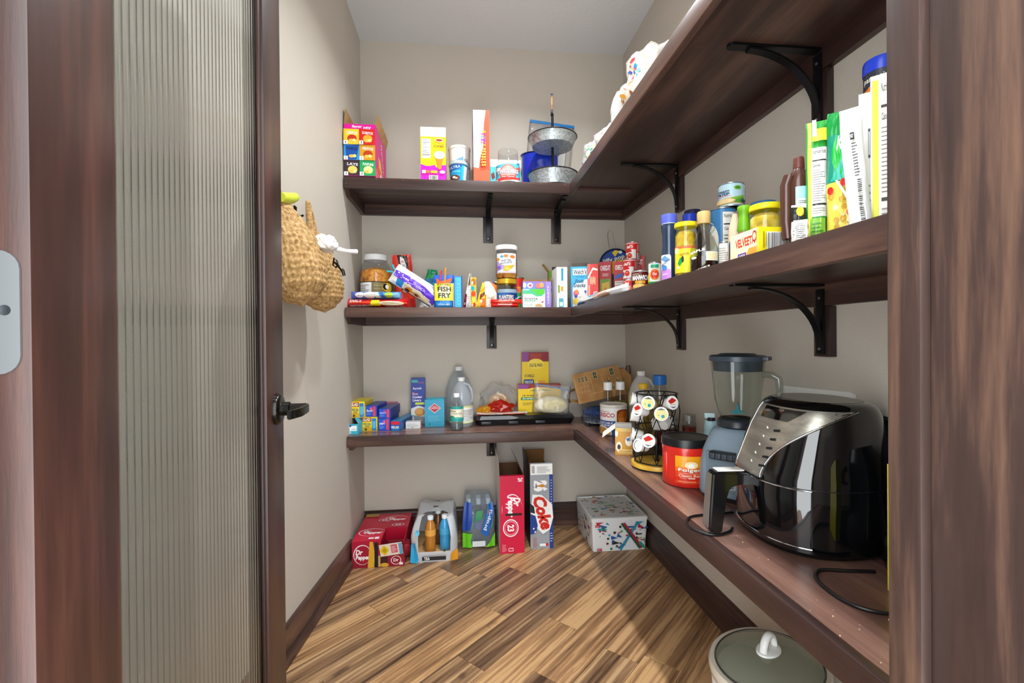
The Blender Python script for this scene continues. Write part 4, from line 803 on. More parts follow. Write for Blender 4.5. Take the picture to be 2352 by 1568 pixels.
def P2(a):
    p = Pr(a); p.r(0, 0, 1, 1, '#d8342c').p([(0, 0), (.3, 0), (.25, 1), (0, 1)], '#e2605a').p([(.05, .7), (.5, .92), (.95, .88), (.95, .84), (.5, .86), (.08, .64)], '#f4e4de')
    for k in range(4): p.e(.3+.13*k, .62-.02*(k % 2), .05, .10, '#ecb48c')
    return p.t('CRACKERS', .5, .2, .7, .06, '#f4e6e0').t('RITZ', .72, .3, .34, .1, '#f4ece4', bold=.02).r(.1, .05, .2, .5, '#f0c0b0')
rbox('red_cracker_box', 'plain red cracker box between fruit snacks and cheese crackers', 'food box', 1349, 1374, 606, .63, .06, {'all': '#c8281f'}, P2, -.35)
def P3(c0, pic):
    def f(a):
        p = Pr(a); p.r(0, 0, 1, 1, c0); p.t('CHEEZ-IT', .5, .86, .8, .11, '#fff', bold=.03)
        if pic == 1: p.t('CRUNCH', .5, .71, .5, .07, '#f4e0dc').r(.08, .08, .92, .62, '#74a82c').p([(.2, .52), (.82, .56), (.86, .22), (.24, .18)], '#f0c83a').e(.5, .38, .12, .05, '#d8962a').t('JALAPENO', .5, .09, .7, .05, '#f0f4e0')
        if pic == 2: p.p([(.08, .68), (.9, .74), (.9, .66), (.08, .58)], '#2a56b8').facts(.08, .02, .92, .55)
        if pic == 3: p.r(.2, .70, .6, .73, '#f0c0d8').lines(.1, .1, .5, .5, 6, '#d04030', .4)
        return p
    return f
rbox('cheese_cracker_box', 'red cheese cracker box with green jalapeno picture', 'food box', 1376, 1404, 601, .70, .055, {'all': '#c4141c'}, P3('#c4141c', 1), -.40, group=None)
rbox('cheese_cracker_box', 'red cheese cracker box showing its nutrition panel', 'food box', 1410, 1437, 600, .725, .055, {'all': '#c4141c', 'left': '#b01018'}, P3('#c4141c', 2), -.42)
rbox('cheese_cracker_box', 'tallest red cheese cracker box beside the paste cans', 'food box', 1441, 1480, 587, .775, .06, {'all': '#c4141c'}, P3('#c4141c', 3), -.45)
# popcorn pan with wire handle
C = at(1413, 602, Y=2.42); R0 = 34*depth(C)/FPX*1.08
t = thing('popcorn_pan', 'round foil popcorn pan with blue and yellow lid and wire handle', 'pan', (C.x, C.y, Z), facing(C), rx=math.radians(-8)); zc = C.z-Z
o = lathep('pan_rim', [(R0*.9, -.012), (R0, -.002), (R0, .001), (R0*.93, .003), (0, .003)], M('#101c38', .35), t, 40, .6, caps=False); o.location = (0, 0, zc); o.rotation_euler = (PI/2, 0, 0)
o = lathep('foil_dish', [(0, -.03), (R0*.7, -.03), (R0*.9, -.012)], M('#9aa0a4', .3, .8), t, 32, .6, caps=False); o.location = (0, 0, zc); o.rotation_euler = (PI/2, 0, 0)
p = Pr(1); p.e(.5, .5, .44, .44, '#16449a').p([(.12, .5), (.5, .6), (.88, .68), (.9, .45), (.8, .2), (.3, .15)], '#e8b01c').e(.75, .52, .15, .1, '#f0c83a').p([(.4, .85), (.5, .72), (.62, .9), (.5, .94)], '#f0d020').t('Jiffy pop', .46, .62, .74, .2, '#0c1430', rot=14, bold=.06).t('Jiffy pop', .45, .63, .7, .18, '#f4f6f8', rot=14, bold=.02).e(.66, .86, .06, .05, '#e8e8e8')
p.build('printed_lid', t, flat((-R0, -.004, zc-R0), (2*R0, 0, 0), (0, 0, 2*R0), (0, -1, 0)))
hz = at(1408, 519, Y=2.42).z-Z; tubep('wire_handle', [(-.028, 0, zc+R0*.9), (-.034, 0, zc+R0+.03), (-.040, 0, hz-.03), (-.036, 0, hz-.01), (-.026, 0, hz), (-.014, 0, hz-.008), (-.010, 0, hz-.03), (-.002, 0, zc+R0+.03), (.006, 0, zc+R0*.93)], .0016, TIN, t, 6)
# white snack bag lying along the edge
A = at(1322, 697, X=.556); B = at(1436, 668, X=.556); ln = (B-A).length; rz = math.atan2(B.y-A.y, B.x-A.x)
p = Pr(ln/.03); p.r(0, 0, 1, 1, '#eef0f2').p([(0, 0), (.30, 0), (.28, .35), (0, .45)], '#1f6ac4').p([(.35, .9), (.55, .95), (.6, .7), (.4, .65)], '#4aa8d8').e(.62, .6, .14, .2, '#d8b094').e(.7, .4, .1, .2, '#c89478').t('PORK', .75, .28, .12, .2, '#6a3a34').t('mini', .45, .3, .12, .18, '#2a4a90')
pouch('white_snack_bag', 'white bag with blue end lying along the shelf edge', 'snack bag', ((A.x+B.x)/2+.012, (A.y+B.y)/2, Z), rz+PI if math.cos(rz) < 0 else rz, ln, .036, .05, '#eef0f2', p, 'pillow', wr=.003, seed=21, nu=22, nv=10)
# paste cans, stacked
def paste(a):
    p = Pr(a); p.r(0, 0, 1, 1, '#f3f0ec').r(0, .62, 1, .96, '#d8221c').p([(.0, .62), (.4, .62), (.5, .5), (.25, .44), (0, .5)], '#d8221c').t("dell's", .34, .79, .36, .2, '#f6efe8', shear=.3, bold=.03).e(.36, .26, .12, .16, '#d8381c').e(.36, .3, .05, .05, '#f08a5a').e(.14, .24, .08, .12, '#c82a1c').r(.66, .04, .98, .96, '#c81e1c')
    return p.lines(.7, .5, .95, .92, 9, '#f0c8c0', .35).bars(.7, .06, .96, .42, 9, False)
zz = Z; RC, HC = .028, .086
for X, Y, n, nm in ((.735, 1.945, 3, 'back'), (.695, 1.868, 2, 'front')):
    for k in range(n):
        pos = {0: 'bottom', n-1: 'top'}.get(k, 'middle')
        tin_can('tomato_paste_can', f'slim red and white tomato paste can, {pos} of the {nm} stack', 'can', (X, Y, Z+k*(HC+.0004)), RC, HC, '#d8221c', paste(1.1), group='stacked tomato paste cans')
def lab(kind):
    p = Pr(1.2)
    if kind == 'manwich': p.r(0, 0, 1, 1, '#5a1410').r(0, 0, 1, .42, '#6a2416').t('MANWICH', .5, .72, .72, .24, '#f4efe8', bold=.05).r(.3, .45, .7, .58, '#e0a028').e(.45, .26, .3, .14, '#d89a3a').e(.45, .34, .26, .1, '#e8b868').e(.75, .3, .14, .1, '#e8b01c').t('ORIGINAL', .3, .89, .3, .06, '#f0c8b8').r(.0, .0, .12, 1, '#8a1c14')
    if kind == 'corn': p.r(0, 0, 1, 1, '#f0eee6').r(0, 0, 1, .3, '#1c8a3c').e(.5, .58, .24, .22, '#e0741c').e(.5, .58, .18, .15, '#d8301c').t('Del', .5, .6, .2, .1, '#f4efe0').p([(.0, .5), (.22, .7), (.22, .3), (0, .25)], '#e8c21c').r(.3, .84, .7, .97, '#1f9a6c').t('SWEET', .5, .15, .6, .12, '#eaf4e6').r(.8, .0, 1, 1, '#f4f4ee').lines(.82, .1, .98, .9, 8, '#888', .3)
    if kind == 'small': p.r(0, 0, 1, 1, '#d8342c').t("dell's", .5, .5, .6, .3, '#f6e8e0', shear=.3).e(.2, .8, .1, .1, '#f0d8d0')
    return p
for nm, lb, u1, u2, vt, X, k in (('sauce_can', 'brown sandwich sauce can with big white lettering', 1451, 1490, 622, .645, 'manwich'), ('vegetable_can', 'green and white vegetable can before the paste cans', 1489, 1518, 603, .64, 'corn'), ('small_red_can', 'small pale red can at the left of the sauce can', 1436, 1452, 641, .62, 'small')):
    loc, r, h = cylfit(u1, u2, vt, Z, X=X); tin_can(nm, lb, 'can', loc, r, h, '#d8d4cc', lab(k))
# dark blue syrup bottle
loc, r, h = cylfit(1517, 1556, 494, Z, X=.605)
t = thing('blue_syrup_bottle', 'tall dark blue squeeze bottle with periwinkle cap', 'bottle', loc, facing(loc)); DB = M('#23344e', .2, coat=.4)
lathep('bottle_body', [(r*.85, .0), (r*.95, .004), (r*.95, h*.42), (r*.82, h*.55), (r*.86, h*.7), (r*.95, h*.78), (r*.95, h*.85), (r*.88, h*.865)], DB, t, 28, 1)
lathep('collar', [(r*.9, h*.862), (r*.9, h*.872)], M('#e8ecf4', .4), t, 28); lathep('cap', [(r*.95, h*.872), (r*.95, h*.985), (r*.9, h)], M('#5360c8', .4), t, 28, .6)
p = Pr(1); p.p(rrect(.05, .95, 0, 1, .12), '#eef2f8').p(rrect(.07, .93, .02, .45, .1), '#c98ae0').p([(.1, .85), (.5, .97), (.9, .8), (.6, .7)], '#6a98cc').t('SMOOTH', .5, .68, .7, .12, '#2a2f40', rot=20).e(.45, .5, .22, .1, '#4a86d0').t('grape', .5, .24, .4, .08, '#f4e8f8'); p.build('printed_label', t, cyl(r*.955, h*.05, h*.42, -PI/2-.55, PI*.55), (1/12, None))
# jar of peppers with yellow lid
YEL = '#e6d21c'
def lidjar(name, label, u1, u2, vt, X, lid, fill, prn=None, body=.93, lidh=.08, Yp=None, z=None, shoulder=.88, Hs=1):
    loc, r, h = cylfit(u1, u2, vt, z or Z, X=X, Y=Yp); t = thing(name, label, 'jar', loc, facing(loc))
    jarbody(t, [(r*.8, .001), (r*body, .008), (r*body, h*(.8)), (r*.9*shoulder, h*(.88)), (r*.86, h*(1-lidh))], GLASS); lathep('contents', [(r*.78, .004), (r*(body-.04), .01), (r*(body-.04), h*.78), (r*.8*shoulder, h*.85)], fill, t, 24, 1)
    lathep('jar_lid', [(r*.95, h*(1-lidh)), (r, h*(1-lidh)+.002), (r, h-.004), (r*.96, h), (0, h)], M(lid, .35), t, 32, .6, caps=False)
    if prn: prn.build('printed_label', t, cyl(r*body+.0003, h*.12, h*.58, -PI/2, PI*.9), (1/16, None))
    return t
PEP = specks('yellow_peppers', [(.3, '#7a5a10'), (.5, '#d0a41e'), (.7, '#e8cf5a')], 38, .4)
p = Pr(1.2); p.r(0, 0, 1, 1, '#f0de24').r(0, .9, 1, 1.0, '#e06a3a').e(.15, .84, .13, .12, '#f6eea8').t('PEPPER', .45, .68, .3, .1, '#8a3a1c', rot=8).p([(.3, .55), (.38, .6), (.4, .4), (.3, .25), (.22, .35)], '#1c9a4a').e(.4, .5, .04, .12, '#2a2a1c').e(.24, .2, .05, .05, '#f4f0d0')
lidjar('pepper_jar', 'jar of banana peppers with yellow lid and yellow label', 1548, 1602, 513, .605, YEL, PEP, p)
# syrup jug with tan cap
loc, r, h = cylfit(1583, 1650, 487, Z, X=.61)
t = thing('syrup_jug', 'clear glass syrup jug with tan cap, half full of dark syrup', 'bottle', loc, facing(loc))
prf = [(r*.8, .001), (r*.98, .01), (r, h*.3), (r*.96, h*.42), (r*.7, h*.56), (r*.42, h*.68), (r*.36, h*.78), (r*.38, h*.84)]
jarbody(t, prf, GLASS); lathep('syrup', [(r*.78, .004), (r*.94, .012), (r*.955, h*.29), (0, h*.29)], M('#2a0c08', .15, coat=.3), t, 28, 1, caps=False)
lathep('cap', [(r*.46, h*.81), (r*.48, h*.82), (r*.48, h*.985), (r*.44, h), (0, h)], M('#c9a86c', .45), t, 24, .6, caps=False)
tubep('finger_loop', [(r*.34, 0, h*.66), (r*.62, 0, h*.72), (r*.66, 0, h*.80), (r*.4, 0, h*.82)], .005, GLASS, t, 8)
p = Pr(1.2); p.t('MAPLE', .28, .86, .5, .1, '#f0ece4', rot=12, bold=.03).t('MAPLE SYRUP', .4, .12, .56, .1, '#f0ece4', rot=22, bold=.03).r(.55, .46, .95, .82, '#f2eee2').r(.6, .5, .9, .78, '#e8dcae').e(.2, .6, .1, .05, '#e8e0d0'); p.build('printed_label', t, cyl(r*1.002, h*.04, h*.42, -PI/2, PI*.8), (1/14, None))
# blue caps behind, cans and more bottles at the back
for u1, u2, vt, X, nm, lb, cap, colr in ((1567, 1600, 493, .70, 'blue_cap_bottle', 'bottle with bright blue cap behind the syrup jug', '#2340c0', '#b8c0d8'), (1571, 1610, 484, .80, 'navy_lid_jar', 'dark navy lidded jar at the very back behind the blue cap', '#141f4a', '#3a1c1c')):
    loc, r, h = cylfit(u1, u2, vt, Z, X=X); t = thing(nm, lb, 'bottle', loc, facing(loc)); lathep('bottle_body', [(r*1.1, 0), (r*1.12, .01), (r*1.12, h*.7), (r*.9, h*.82), (r*.9, h*.86)], M(colr, .3), t, 24, 1); lathep('cap', [(r, h*.86), (r, h-.004), (r*.95, h)], M(cap, .4), t, 24, .6)
p = Pr(1); p.r(0, 0, 1, 1, '#3a7fb8').e(.2, .55, .2, .24, '#f2efe4').e(.22, .55, .1, .1, '#d8d0c0').p([(0, 0), (.5, 0), (.5, .22), (0, .3)], '#e8d9a8').facts(.5, .04, .95, .96)
loc, r, h = cylfit(1630, 1690, 482, Z, X=.74); tin_can('large_ingredient_can', 'tall blue can turned to its nutrition panel under the crisp rice can', 'can', loc, r, h, '#3a7fb8', p); zb = Z+h
p = Pr(1); p.r(0, 0, 1, 1, '#bfe2ee').p([(0, 0), (1, 0), (1, .28), (.5, .34), (0, .26)], '#d9b878').p([(.42, .22), (.95, .5), (1, .6), (1, .05), (.6, .05)], '#5aa02e').p([(.5, .3), (.95, .48), (1, .42), (.6, .2)], '#86c244').t('Cream', .25, .68, .42, .16, '#1a3a66', bold=.02).t('CRISP', .26, .5, .42, .17, '#1a3a66', bold=.03).r(.05, .4, .5, .44, '#e0a0a8').e(.66, .8, .09, .1, '#6ab02c').e(.66, .8, .05, .05, '#3a8a1c').r(.84, .05, 1, .95, '#e8eef0').lines(.86, .1, .98, .9, 10, '#8a9aa0', .3).e(.3, .14, .3, .12, '#e9cf96').e(.8, .12, .08, .07, '#1a4a5a')
l2, r2_, h2 = cylfit(1649, 1713, 416, zb, X=.74); tin_can('crisp_rice_can', 'pale blue and green can standing on top of the blue can', 'can', (loc[0]+.018, loc[1]-.012, zb+.0006), r2_*.98, h2, '#bfe2ee', p)
p = Pr(1); p.r(0, 0, 1, 1, '#e8e6e0').lines(.15, .1, .85, .9, 10, '#9a968e', .35)
loc, r, h = cylfit(1651, 1674, 556, Z, X=.64); tin_can('small_white_can', 'small white can with fine print between jug and cheese box', 'can', loc, r, h, '#e8e6e0', p)
# sauce bottles
loc, r, h = cylfit(1672, 1704, 492, Z, X=.655); t = thing('tan_sauce_bottle', 'tan squeeze bottle with dark label behind the cheese box', 'bottle', loc, facing(loc)); lathep('bottle_body', [(r*.9, 0), (r, .008), (r, h*.62), (r*.85, h*.8), (r*.5, h*.93), (r*.4, h)], M('#d6bfa0', .4), t, 24, 1)
p = Pr(1); p.p(rrect(.1, .9, .02, .98, .2), '#2a3f7c').p(rrect(.16, .84, .02, .8, .15), '#4a3a2a').e(.5, .6, .16, .16, '#c8862a').t('MAYO', .5, .3, .5, .16, '#e06a8a', bold=.02); p.build('printed_label', t, cyl(r*1.002, .01, h*.55, -PI/2-.2, PI*.7), (1/12, None))
loc, r, h = cylfit(1691, 1726, 474, Z, X=.635); t = thing('green_cap_bottle', 'bottle with long green cap left of the yellow lidded jar', 'bottle', loc, facing(loc)); lathep('bottle_body', [(r*.8, 0), (r*.9, .006), (r*.95, h*.5), (r*.75, h*.62)], M('#8a7a5c', .3), t, 24, 1); lathep('cap', [(r*.78, h*.58), (r*.95, h*.62), (r*.72, h*.8), (r*.7, h*.9), (r*.9, h*.93), (r*.9, h*.985), (r*.85, h)], M('#6fae1e', .35), t, 24, .8)
ART = specks('yellow_relish', [(.3, '#8a6a10'), (.48, '#d8b428'), (.66, '#f0dc86')], 30, .35)
lidjar('relish_jar', 'wide jar of yellow relish with yellow lid behind the cheese box', 1719, 1797, 472, .66, YEL, ART, None, .97, .10)
lidjar('blue_lid_jar', 'jar with blue lid peeping over the yellow lid', 1722, 1784, 466, .78, '#2f6f9e', M('#8a7a4a', .4), None, .97, .08)
# cheese box
Yc = .545/az(1740, 560); we = at(1807, 540, Y=Yc).x-.547; Yb = .547/az(1678, 570); h = at(1740, 521, X=.547).z-Z; ln = Yb-Yc
p = Pr(we/h); p.r(0, 0, 1, 1, '#f0d81e').bars(.28, .05, .98, .82, 22).r(.1, .2, .14, .8, '#8a7a1c').r(.19, .25, .22, .75, '#b0a040')
s = Pr(ln/h); s.r(0, 0, 1, 1, '#f3e6c0').p([(0, 0), (.25, 0), (.15, 1), (0, 1)], '#e8dcb8').t('VELVEETA', .55, .6, .7, .34, '#c83a24', bold=.03).e(.88, .7, .08, .22, '#b83a2a').e(.88, .7, .055, .14, '#f0d8b0').r(.3, .0, .6, .18, '#5a2a90').t('CHEESE', .45, .09, .24, .08, '#fff').p([(.6, 0), (1, 0), (1, .3), (.7, .3)], '#e0a040').r(.97, 0, 1, 1, '#f0d81e')
carton('cheese_loaf_box', 'yellow cheese loaf box with barcode end towards the doorway', 'food box', (.547+we/2, (Yc+Yb)/2, Z), 0, (we, ln, h), {'all': '#f0d81e', 'left': '#f3e6c0'}, {'front': p, 'left': s})
# chocolate syrup bottle and its neighbours
loc, r, h = cylfit(1807, 1862, 362, Z, X=.60); BRN = M('#4a2a22', .25, coat=.3)
t = thing('chocolate_syrup_bottle', 'brown chocolate syrup bottle with ribbed cap and side grip', 'bottle', loc, facing(loc)); 
lathep('bottle_body', [(r*.8, 0), (r*.92, .006), (r*.92, h*.6), (r*.98, h*.68), (r*.86, h*.80), (r*.5, h*.87), (r*.42, h*.89)], BRN, t, 28, 1); lathep('cap', [(r*.46, h*.875), (r*.5, h*.88), (r*.46, h*.985), (r*.4, h)], M('#5e2e26', .4), t, 20, .6)
tubep('side_grip', [(-r*.75, -r*.4, h*.80), (-r*1.05, -r*.4, h*.7), (-r*1.05, -r*.4, h*.3), (-r*.9, -r*.4, .02)], .010, BRN, t, 10)
p = Pr(1); p.r(0, 0, 1, 1, '#9ed8e4').r(.1, 0, .9, .5, '#f2f2ee').lines(.15, .1, .85, .45, 5, '#666', .35); p.build('printed_label', t, cyl(r*.985, h*.4, h*.66, -PI/2+.5, PI*.5), (1/10, None))
loc, r, h = cylfit(1794, 1826, 432, Z, X=.685); t = thing('black_band_jar', 'jar with white and black lid behind the chocolate bottle', 'jar', loc, facing(loc)); lathep('jar_wall', [(r*.9, 0), (r, .01), (r, h*.62), (r*.92, h*.66)], M('#6a5a44', .3), t, 24, 1); lathep('jar_lid', [(r*1.02, h*.66), (r*1.02, h*.72), (r*.9, h*.73)], M('#b89a78', .4), t, 24, .6); lathep('upper_band', [(r*.9, h*.73), (r*.9, h*.85)], M('#16181c', .4), t, 24, .6); lathep('upper_lid', [(r*.92, h*.85), (r*.92, h*.99), (r*.86, h)], M('#e6ebee', .4), t, 24, .6)
for k, (u1, u2, vt, X, lb) in enumerate(((1817, 1852, 470, .575, 'front'), (1823, 1856, 505, .555, 'rear'))):
    loc, w, h = bill(u1, u2, vt, Z, X=X); p = Pr(w/h)
    if k == 0: p.r(0, 0, 1, 1, '#e9e6dc').p([(0, .6), (1, .5), (1, .9), (0, .95)], '#1c211c').e(.6, .82, .25, .12, '#e8b81c').lines(.15, .1, .85, .5, 5, '#555', .35)
    else: p.r(0, 0, 1, 1, '#f0eee6').lines(.12, .1, .9, .85, 9, '#777', .35)
    pouch('seasoning_packet', 'white and black seasoning packet beside the chocolate bottle, '+('taller' if k == 0 else 'shorter')+' of two', 'packet', (loc[0], loc[1], Z), facing(loc), w, h, .012, '#e9e6dc', p, 'pillow', wr=.002, seed=30+k, group='seasoning packets')
# pasta pouches and box at the near end
loc, w, h = bill(1850, 1899, 280, Z, X=.60)
p = Pr(w/h); p.r(0, 0, 1, 1, '#2e9a3c').p([(.12, 0), (.3, 0), (.26, 1), (.08, 1)], '#e8e45a').facts(.28, .22, .98, .78, 14).r(.2, .0, .9, .2, '#7fb43c').lines(.25, .03, .85, .18, 5, '#3a8a2c', .35).r(.3, .82, 1, .92, '#e8e03c').r(.3, .86, .5, 1, '#f2f4ee')
pouch('pasta_side_pouch', 'green pouch showing its long nutrition table', 'pouch', loc, facing(loc), w, h, .03, '#2e9a3c', p, 'stand', wr=.002, seed=33)
loc, w, h = bill(1896, 1972, 255, Z, X=.62)
p = Pr(w/h); p.r(0, 0, 1, 1, '#14876c').p([(0, .82), (1, .82), (1, 1), (0, 1)], '#0f8a3c').e(.62, .66, .48, .17, '#1aa83c').p([(.12, .46), (.5, .64), (1, .7), (1, .46)], '#2aa48c').r(0, .04, 1, .45, '#e6cf52').t('Knorr', .68, .75, .75, .11, '#f6f8f4', shear=.35, bold=.03)
rr = random.Random(3)
for k in range(26): p.e(rr.uniform(.06, .94), rr.uniform(.08, .4), .09, .022, rr.choice(('#f2dc84', '#d9b83a', '#f6eaa8', '#c99a2a')))
for x, y in ((.14, .38), (.55, .43), (.78, .42), (.7, .2)): p.e(x, y, .1, .03, '#c8201c')
p.p([(.3, .45), (.36, .45), (.75, .3), (.7, .08), (.66, .08), (.66, .28)], '#f4eed8')
pouch('knorr_pasta_pouch'.replace('knorr_', 'green_'), 'large green pouch with pasta picture and white script', 'pouch', (loc[0], loc[1], Z), facing(loc), w, h, .03, '#14876c', p, 'stand', wr=.003, seed=34, topw=.88)
loc, w, h = bill(1950, 2003, 243, Z, X=.585); p = Pr(w/h); p.r(0, 0, 1, 1, '#eceef0').bars(.5, .04, .72, .40, 24, False).r(.42, .72, .6, .78, '#333').t('NET', .5, .75, .12, .03, '#fff').lines(.45, .42, .7, .7, 12, '#555', .45).r(.48, .80, .58, .9, '#b8c4d0')
pouch('white_noodle_pouch', 'white pouch with black barcode leaning beside the pasta pouch', 'pouch', (loc[0], loc[1], Z), facing(loc), w, h, .025, '#eceef0', p, 'stand', wr=.002, seed=35, ry=math.radians(-4))
loc, w, h = bill(1972, 2015, 216, Z, X=.645); p = Pr(w/h); p.r(0, 0, 1, 1, '#f2f2ef').r(.5, .55, .62, .75, '#444').r(.52, .57, .6, .73, '#cfd6da').lines(.2, .2, .8, .4, 4, '#aaa', .3)
carton('white_packet', 'tall plain white packet behind the barcode pouch', 'packet', (loc[0], loc[1], Z), facing(loc), (w, .012, h), '#f2f2ef', {'front': p})
loc, w, h = bill(1998, 2062, 163, Z, X=.605); p = Pr(w/h); p.r(0, 0, 1, 1, '#f4f4f2').r(.06, .02, .3, .97, '#dfe03c').facts(.36, .03, 1, .97, 16)
carton('yellow_striped_box', 'tall white box with a broad yellow stripe at the doorway end', 'food box', (loc[0]+.02, loc[1]+.02, Z), facing(loc)+.0, (w, .04, h), '#f4f4f2', {'front': p})
loc, r, h = cylfit(1979, 2075, 140, Z, X=.70)
t = thing('snack_canister', 'tall canister with royal blue lid behind the striped box', 'canister', loc, facing(loc)); lathep('canister_body', [(r*.93, 0), (r*.93, h-.02)], M('#c84a1c', .4), t, 32, .7)
p = Pr(1.2); p.r(0, .0, 1, 1, '#d8a02a').r(0, .86, 1, 1, '#2a2f3a').e(.4, .8, .25, .09, '#e8742a').e(.2, .76, .16, .08, '#4aa04c').t('30', .16, .64, .1, .1, '#b02020', bold=.03).t('party size', .4, .93, .5, .06, '#e8e8e0'); p.build('printed_label', t, cyl(r*.935, h*.3, h-.022, -PI/2, PI), (1/18, None))
lathep('canister_lid', [(r*.97, h-.022), (r, h-.02), (r, h-.004), (r*.95, h), (0, h)], M('#1c3cc0', .3), t, 32, .6, caps=False)
# ================================================================ lowest shelf, back run
Z = zt('counter')
def sbox(name, label, cat, u1, u2, vt, vb, d, cols, pf=None, z=None, Y=None, rz=0, flaps=None, inner=KRAFT, group=None, prints=None, rough=.35):
    """box whose front foot shows at row vb; stacked ones give z and Y"""
    z = Z if z is None else z
    A = at(u1, vb, Z=z) if Y is None else at(u1, vb, Y=Y); Y = A.y; B = at(u2, vb, Y=Y); w = B.x-A.x; h = at((u1+u2)/2, vt, Y=Y).z-z
    q = Matrix.Rotation(rz, 3, 'Z') @ Vector((w/2, d/2, 0)); pp = {}
    if pf: pp['front'] = pf(w/h)
    pp.update(prints or {})
    t = carton(name, label, cat, (A.x+q.x, A.y+q.y, z), rz, (w, d, h), cols, pp, flaps, inner, group, rough=rough); return t, w, h, Y, A
def glad(a, big=True):
    p = Pr(a); p.r(0, 0, 1, 1, '#f0d81c').r(.0, .0, 1, .3, '#d8a818').p([(0, .68), (.62, .68), (.62, .96), (0, .94)], '#a03a1c').t('GLAD', .31, .82, .5, .2, '#f6efe0', bold=.04).t('PRESS SEAL', .36, .5, .5, .16, '#1a4a6c', bold=.02).t('GRIP', .36, .34, .3, .12, '#1a4a6c').r(.66, .04, .94, .9, '#2a7fc0').r(.7, .2, .9, .7, '#5ab4e0').r(.2, .06, .34, .2, '#1c4a3a')
    return p
def blue(txt, c2='#e05a86'):
    def f(a):
        p = Pr(a); p.r(0, 0, 1, 1, '#2446b8').r(.06, .1, .6, .9, '#2a5ad0').t(txt, .36, .55, .5, .2, '#e8eef8', rot=4, bold=.02).r(.66, .06, .88, .94, '#d84a5c').e(.5, .72, .1, .14, c2).lines(.12, .18, .5, .4, 3, '#8ab0e8', .3); return p
    return f
_, w, h1, Y1, A1 = sbox('sandwich_bag_box', 'yellow bag carton at the bottom of the wrap pile', 'box', 831, 867, 957, 990, .15, {'all': '#e8d01c'}, glad, rz=-.06)
def t60(a):
    p = Pr(a); p.r(0, 0, 1, 1, '#f2f6f6').r(0, 0, 1, .32, '#3ab0cc').p([(0, .75), (1, .85), (1, 1), (0, 1)], '#36a6c4').e(.26, .8, .16, .1, '#1c4a9a').t('sandwich', .6, .5, .4, .1, '#667').t('60', .22, .16, .34, .22, '#eef6f8', bold=.02).r(.9, .3, 1, 1, '#3ab0cc'); return p
sbox('snack_bag_box', 'small opened turquoise and white carton numbered 60', 'box', 797, 823, 973, 997, .09, {'all': '#3ab0cc'}, t60, rz=-.1, flaps={'right': (.03, -30), 'left': (.012, -40)}, inner=M('#2a2622', .8))
sbox('freezer_bag_box', 'larger yellow bag carton on top of the wrap pile', 'box', 804, 838, 922, 957, .17, {'all': '#e8d01c', 'top': '#e6cf30'}, glad, Z+h1+.0005, Y1-.02, rz=-.05)
sbox('foil_box', 'blue foil carton lying over the lower yellow carton', 'box', 839, 867, 931, 957, .17, {'all': '#2446b8', 'top': '#1c2f8a'}, blue('foil'), Z+h1+.0005, Y1, rz=-.12)
_, w, h2, Y2, A2 = sbox('wax_paper_box', 'deep blue paper carton under the wrap roll carton', 'box', 869, 897, 960, 989, .2, {'all': '#2446b8', 'top': '#c84a6a'}, blue('paper'), rz=-.08)
sbox('wrap_roll_box', 'blue wrap carton with white script stacked second from the right', 'box', 870, 898, 938, 959, .2, {'all': '#203a9c', 'top': '#22408c', 'right': '#2a3c90'}, blue('Reynolds', '#c04a90'), Z+h2+.0005, Y2, rz=-.10)
def dl(a):
    p = Pr(a); p.r(0, 0, 1, 1, '#1c5aa8').r(.02, .62, .9, .95, '#d8283c').t('KIRKLAND', .45, .36, .8, .26, '#e8f0f4', bold=.03).r(.1, .05, .8, .16, '#2a8ac0'); return p
sbox('cling_film_box', 'long blue carton with red label at the right of the pile', 'box', 898, 921, 966, 989, .24, {'all': '#2a7fb8', 'top': '#2a8fc0', 'right': '#1c4f98'}, dl, rz=-.22)
sbox('pink_wrap_box', 'pink topped carton at the back of the wrap pile', 'box', 880, 912, 925, 957, .05, {'all': '#c8506a'}, None, Z+.001, 2.575)
def wb(a):
    p = Pr(a); p.r(0, 0, 1, 1, '#eeeef0').lines(.1, .2, .9, .8, 4, '#a8b4b0', .3).r(.4, .1, .5, .2, '#3aa070'); return p
_, w, h, Yw, Aw = sbox('small_white_box', 'small flat white carton before the tall liner box', 'box', 932, 966, 968, 984, .045, {'all': '#eeeef0'}, wb, rz=-.06)
def liner(a):
    p = Pr(a); p.r(0, 0, 1, 1, '#1c3a96').r(.05, .90, .5, .96, '#3a9aa0').r(.5, .88, .95, .92, '#6a4a80').t('Reynolds', .45, .77, .62, .06, '#f4f6f8', shear=.2).t('Slow', .3, .66, .42, .055, '#f0b8c0', bold=.02).t('Cooker', .45, .59, .7, .055, '#f4f0f4', bold=.02).t('Liners', .42, .52, .6, .055, '#f4f0f4', bold=.02).r(.3, .42, .95, .47, '#c8d83a').p([(0, .0), (1, 0), (1, .36), (.5, .4), (0, .34)], '#d8dcd8').e(.62, .26, .36, .09, '#c8803a').e(.6, .27, .28, .06, '#d89a4a').p([(.12, .2), (1, .15), (1, 0), (.3, 0)], '#8a9094'); return p
xc, w, h = fitfront(944, 976, 868, 2.54, Z, 910)
carton('cooker_liner_box', 'tall navy box of slow cooker liners against the back wall', 'box', (xc, 2.56, Z), 0, (w, .04, h), '#1c3a96', {'front': liner(w/h)})
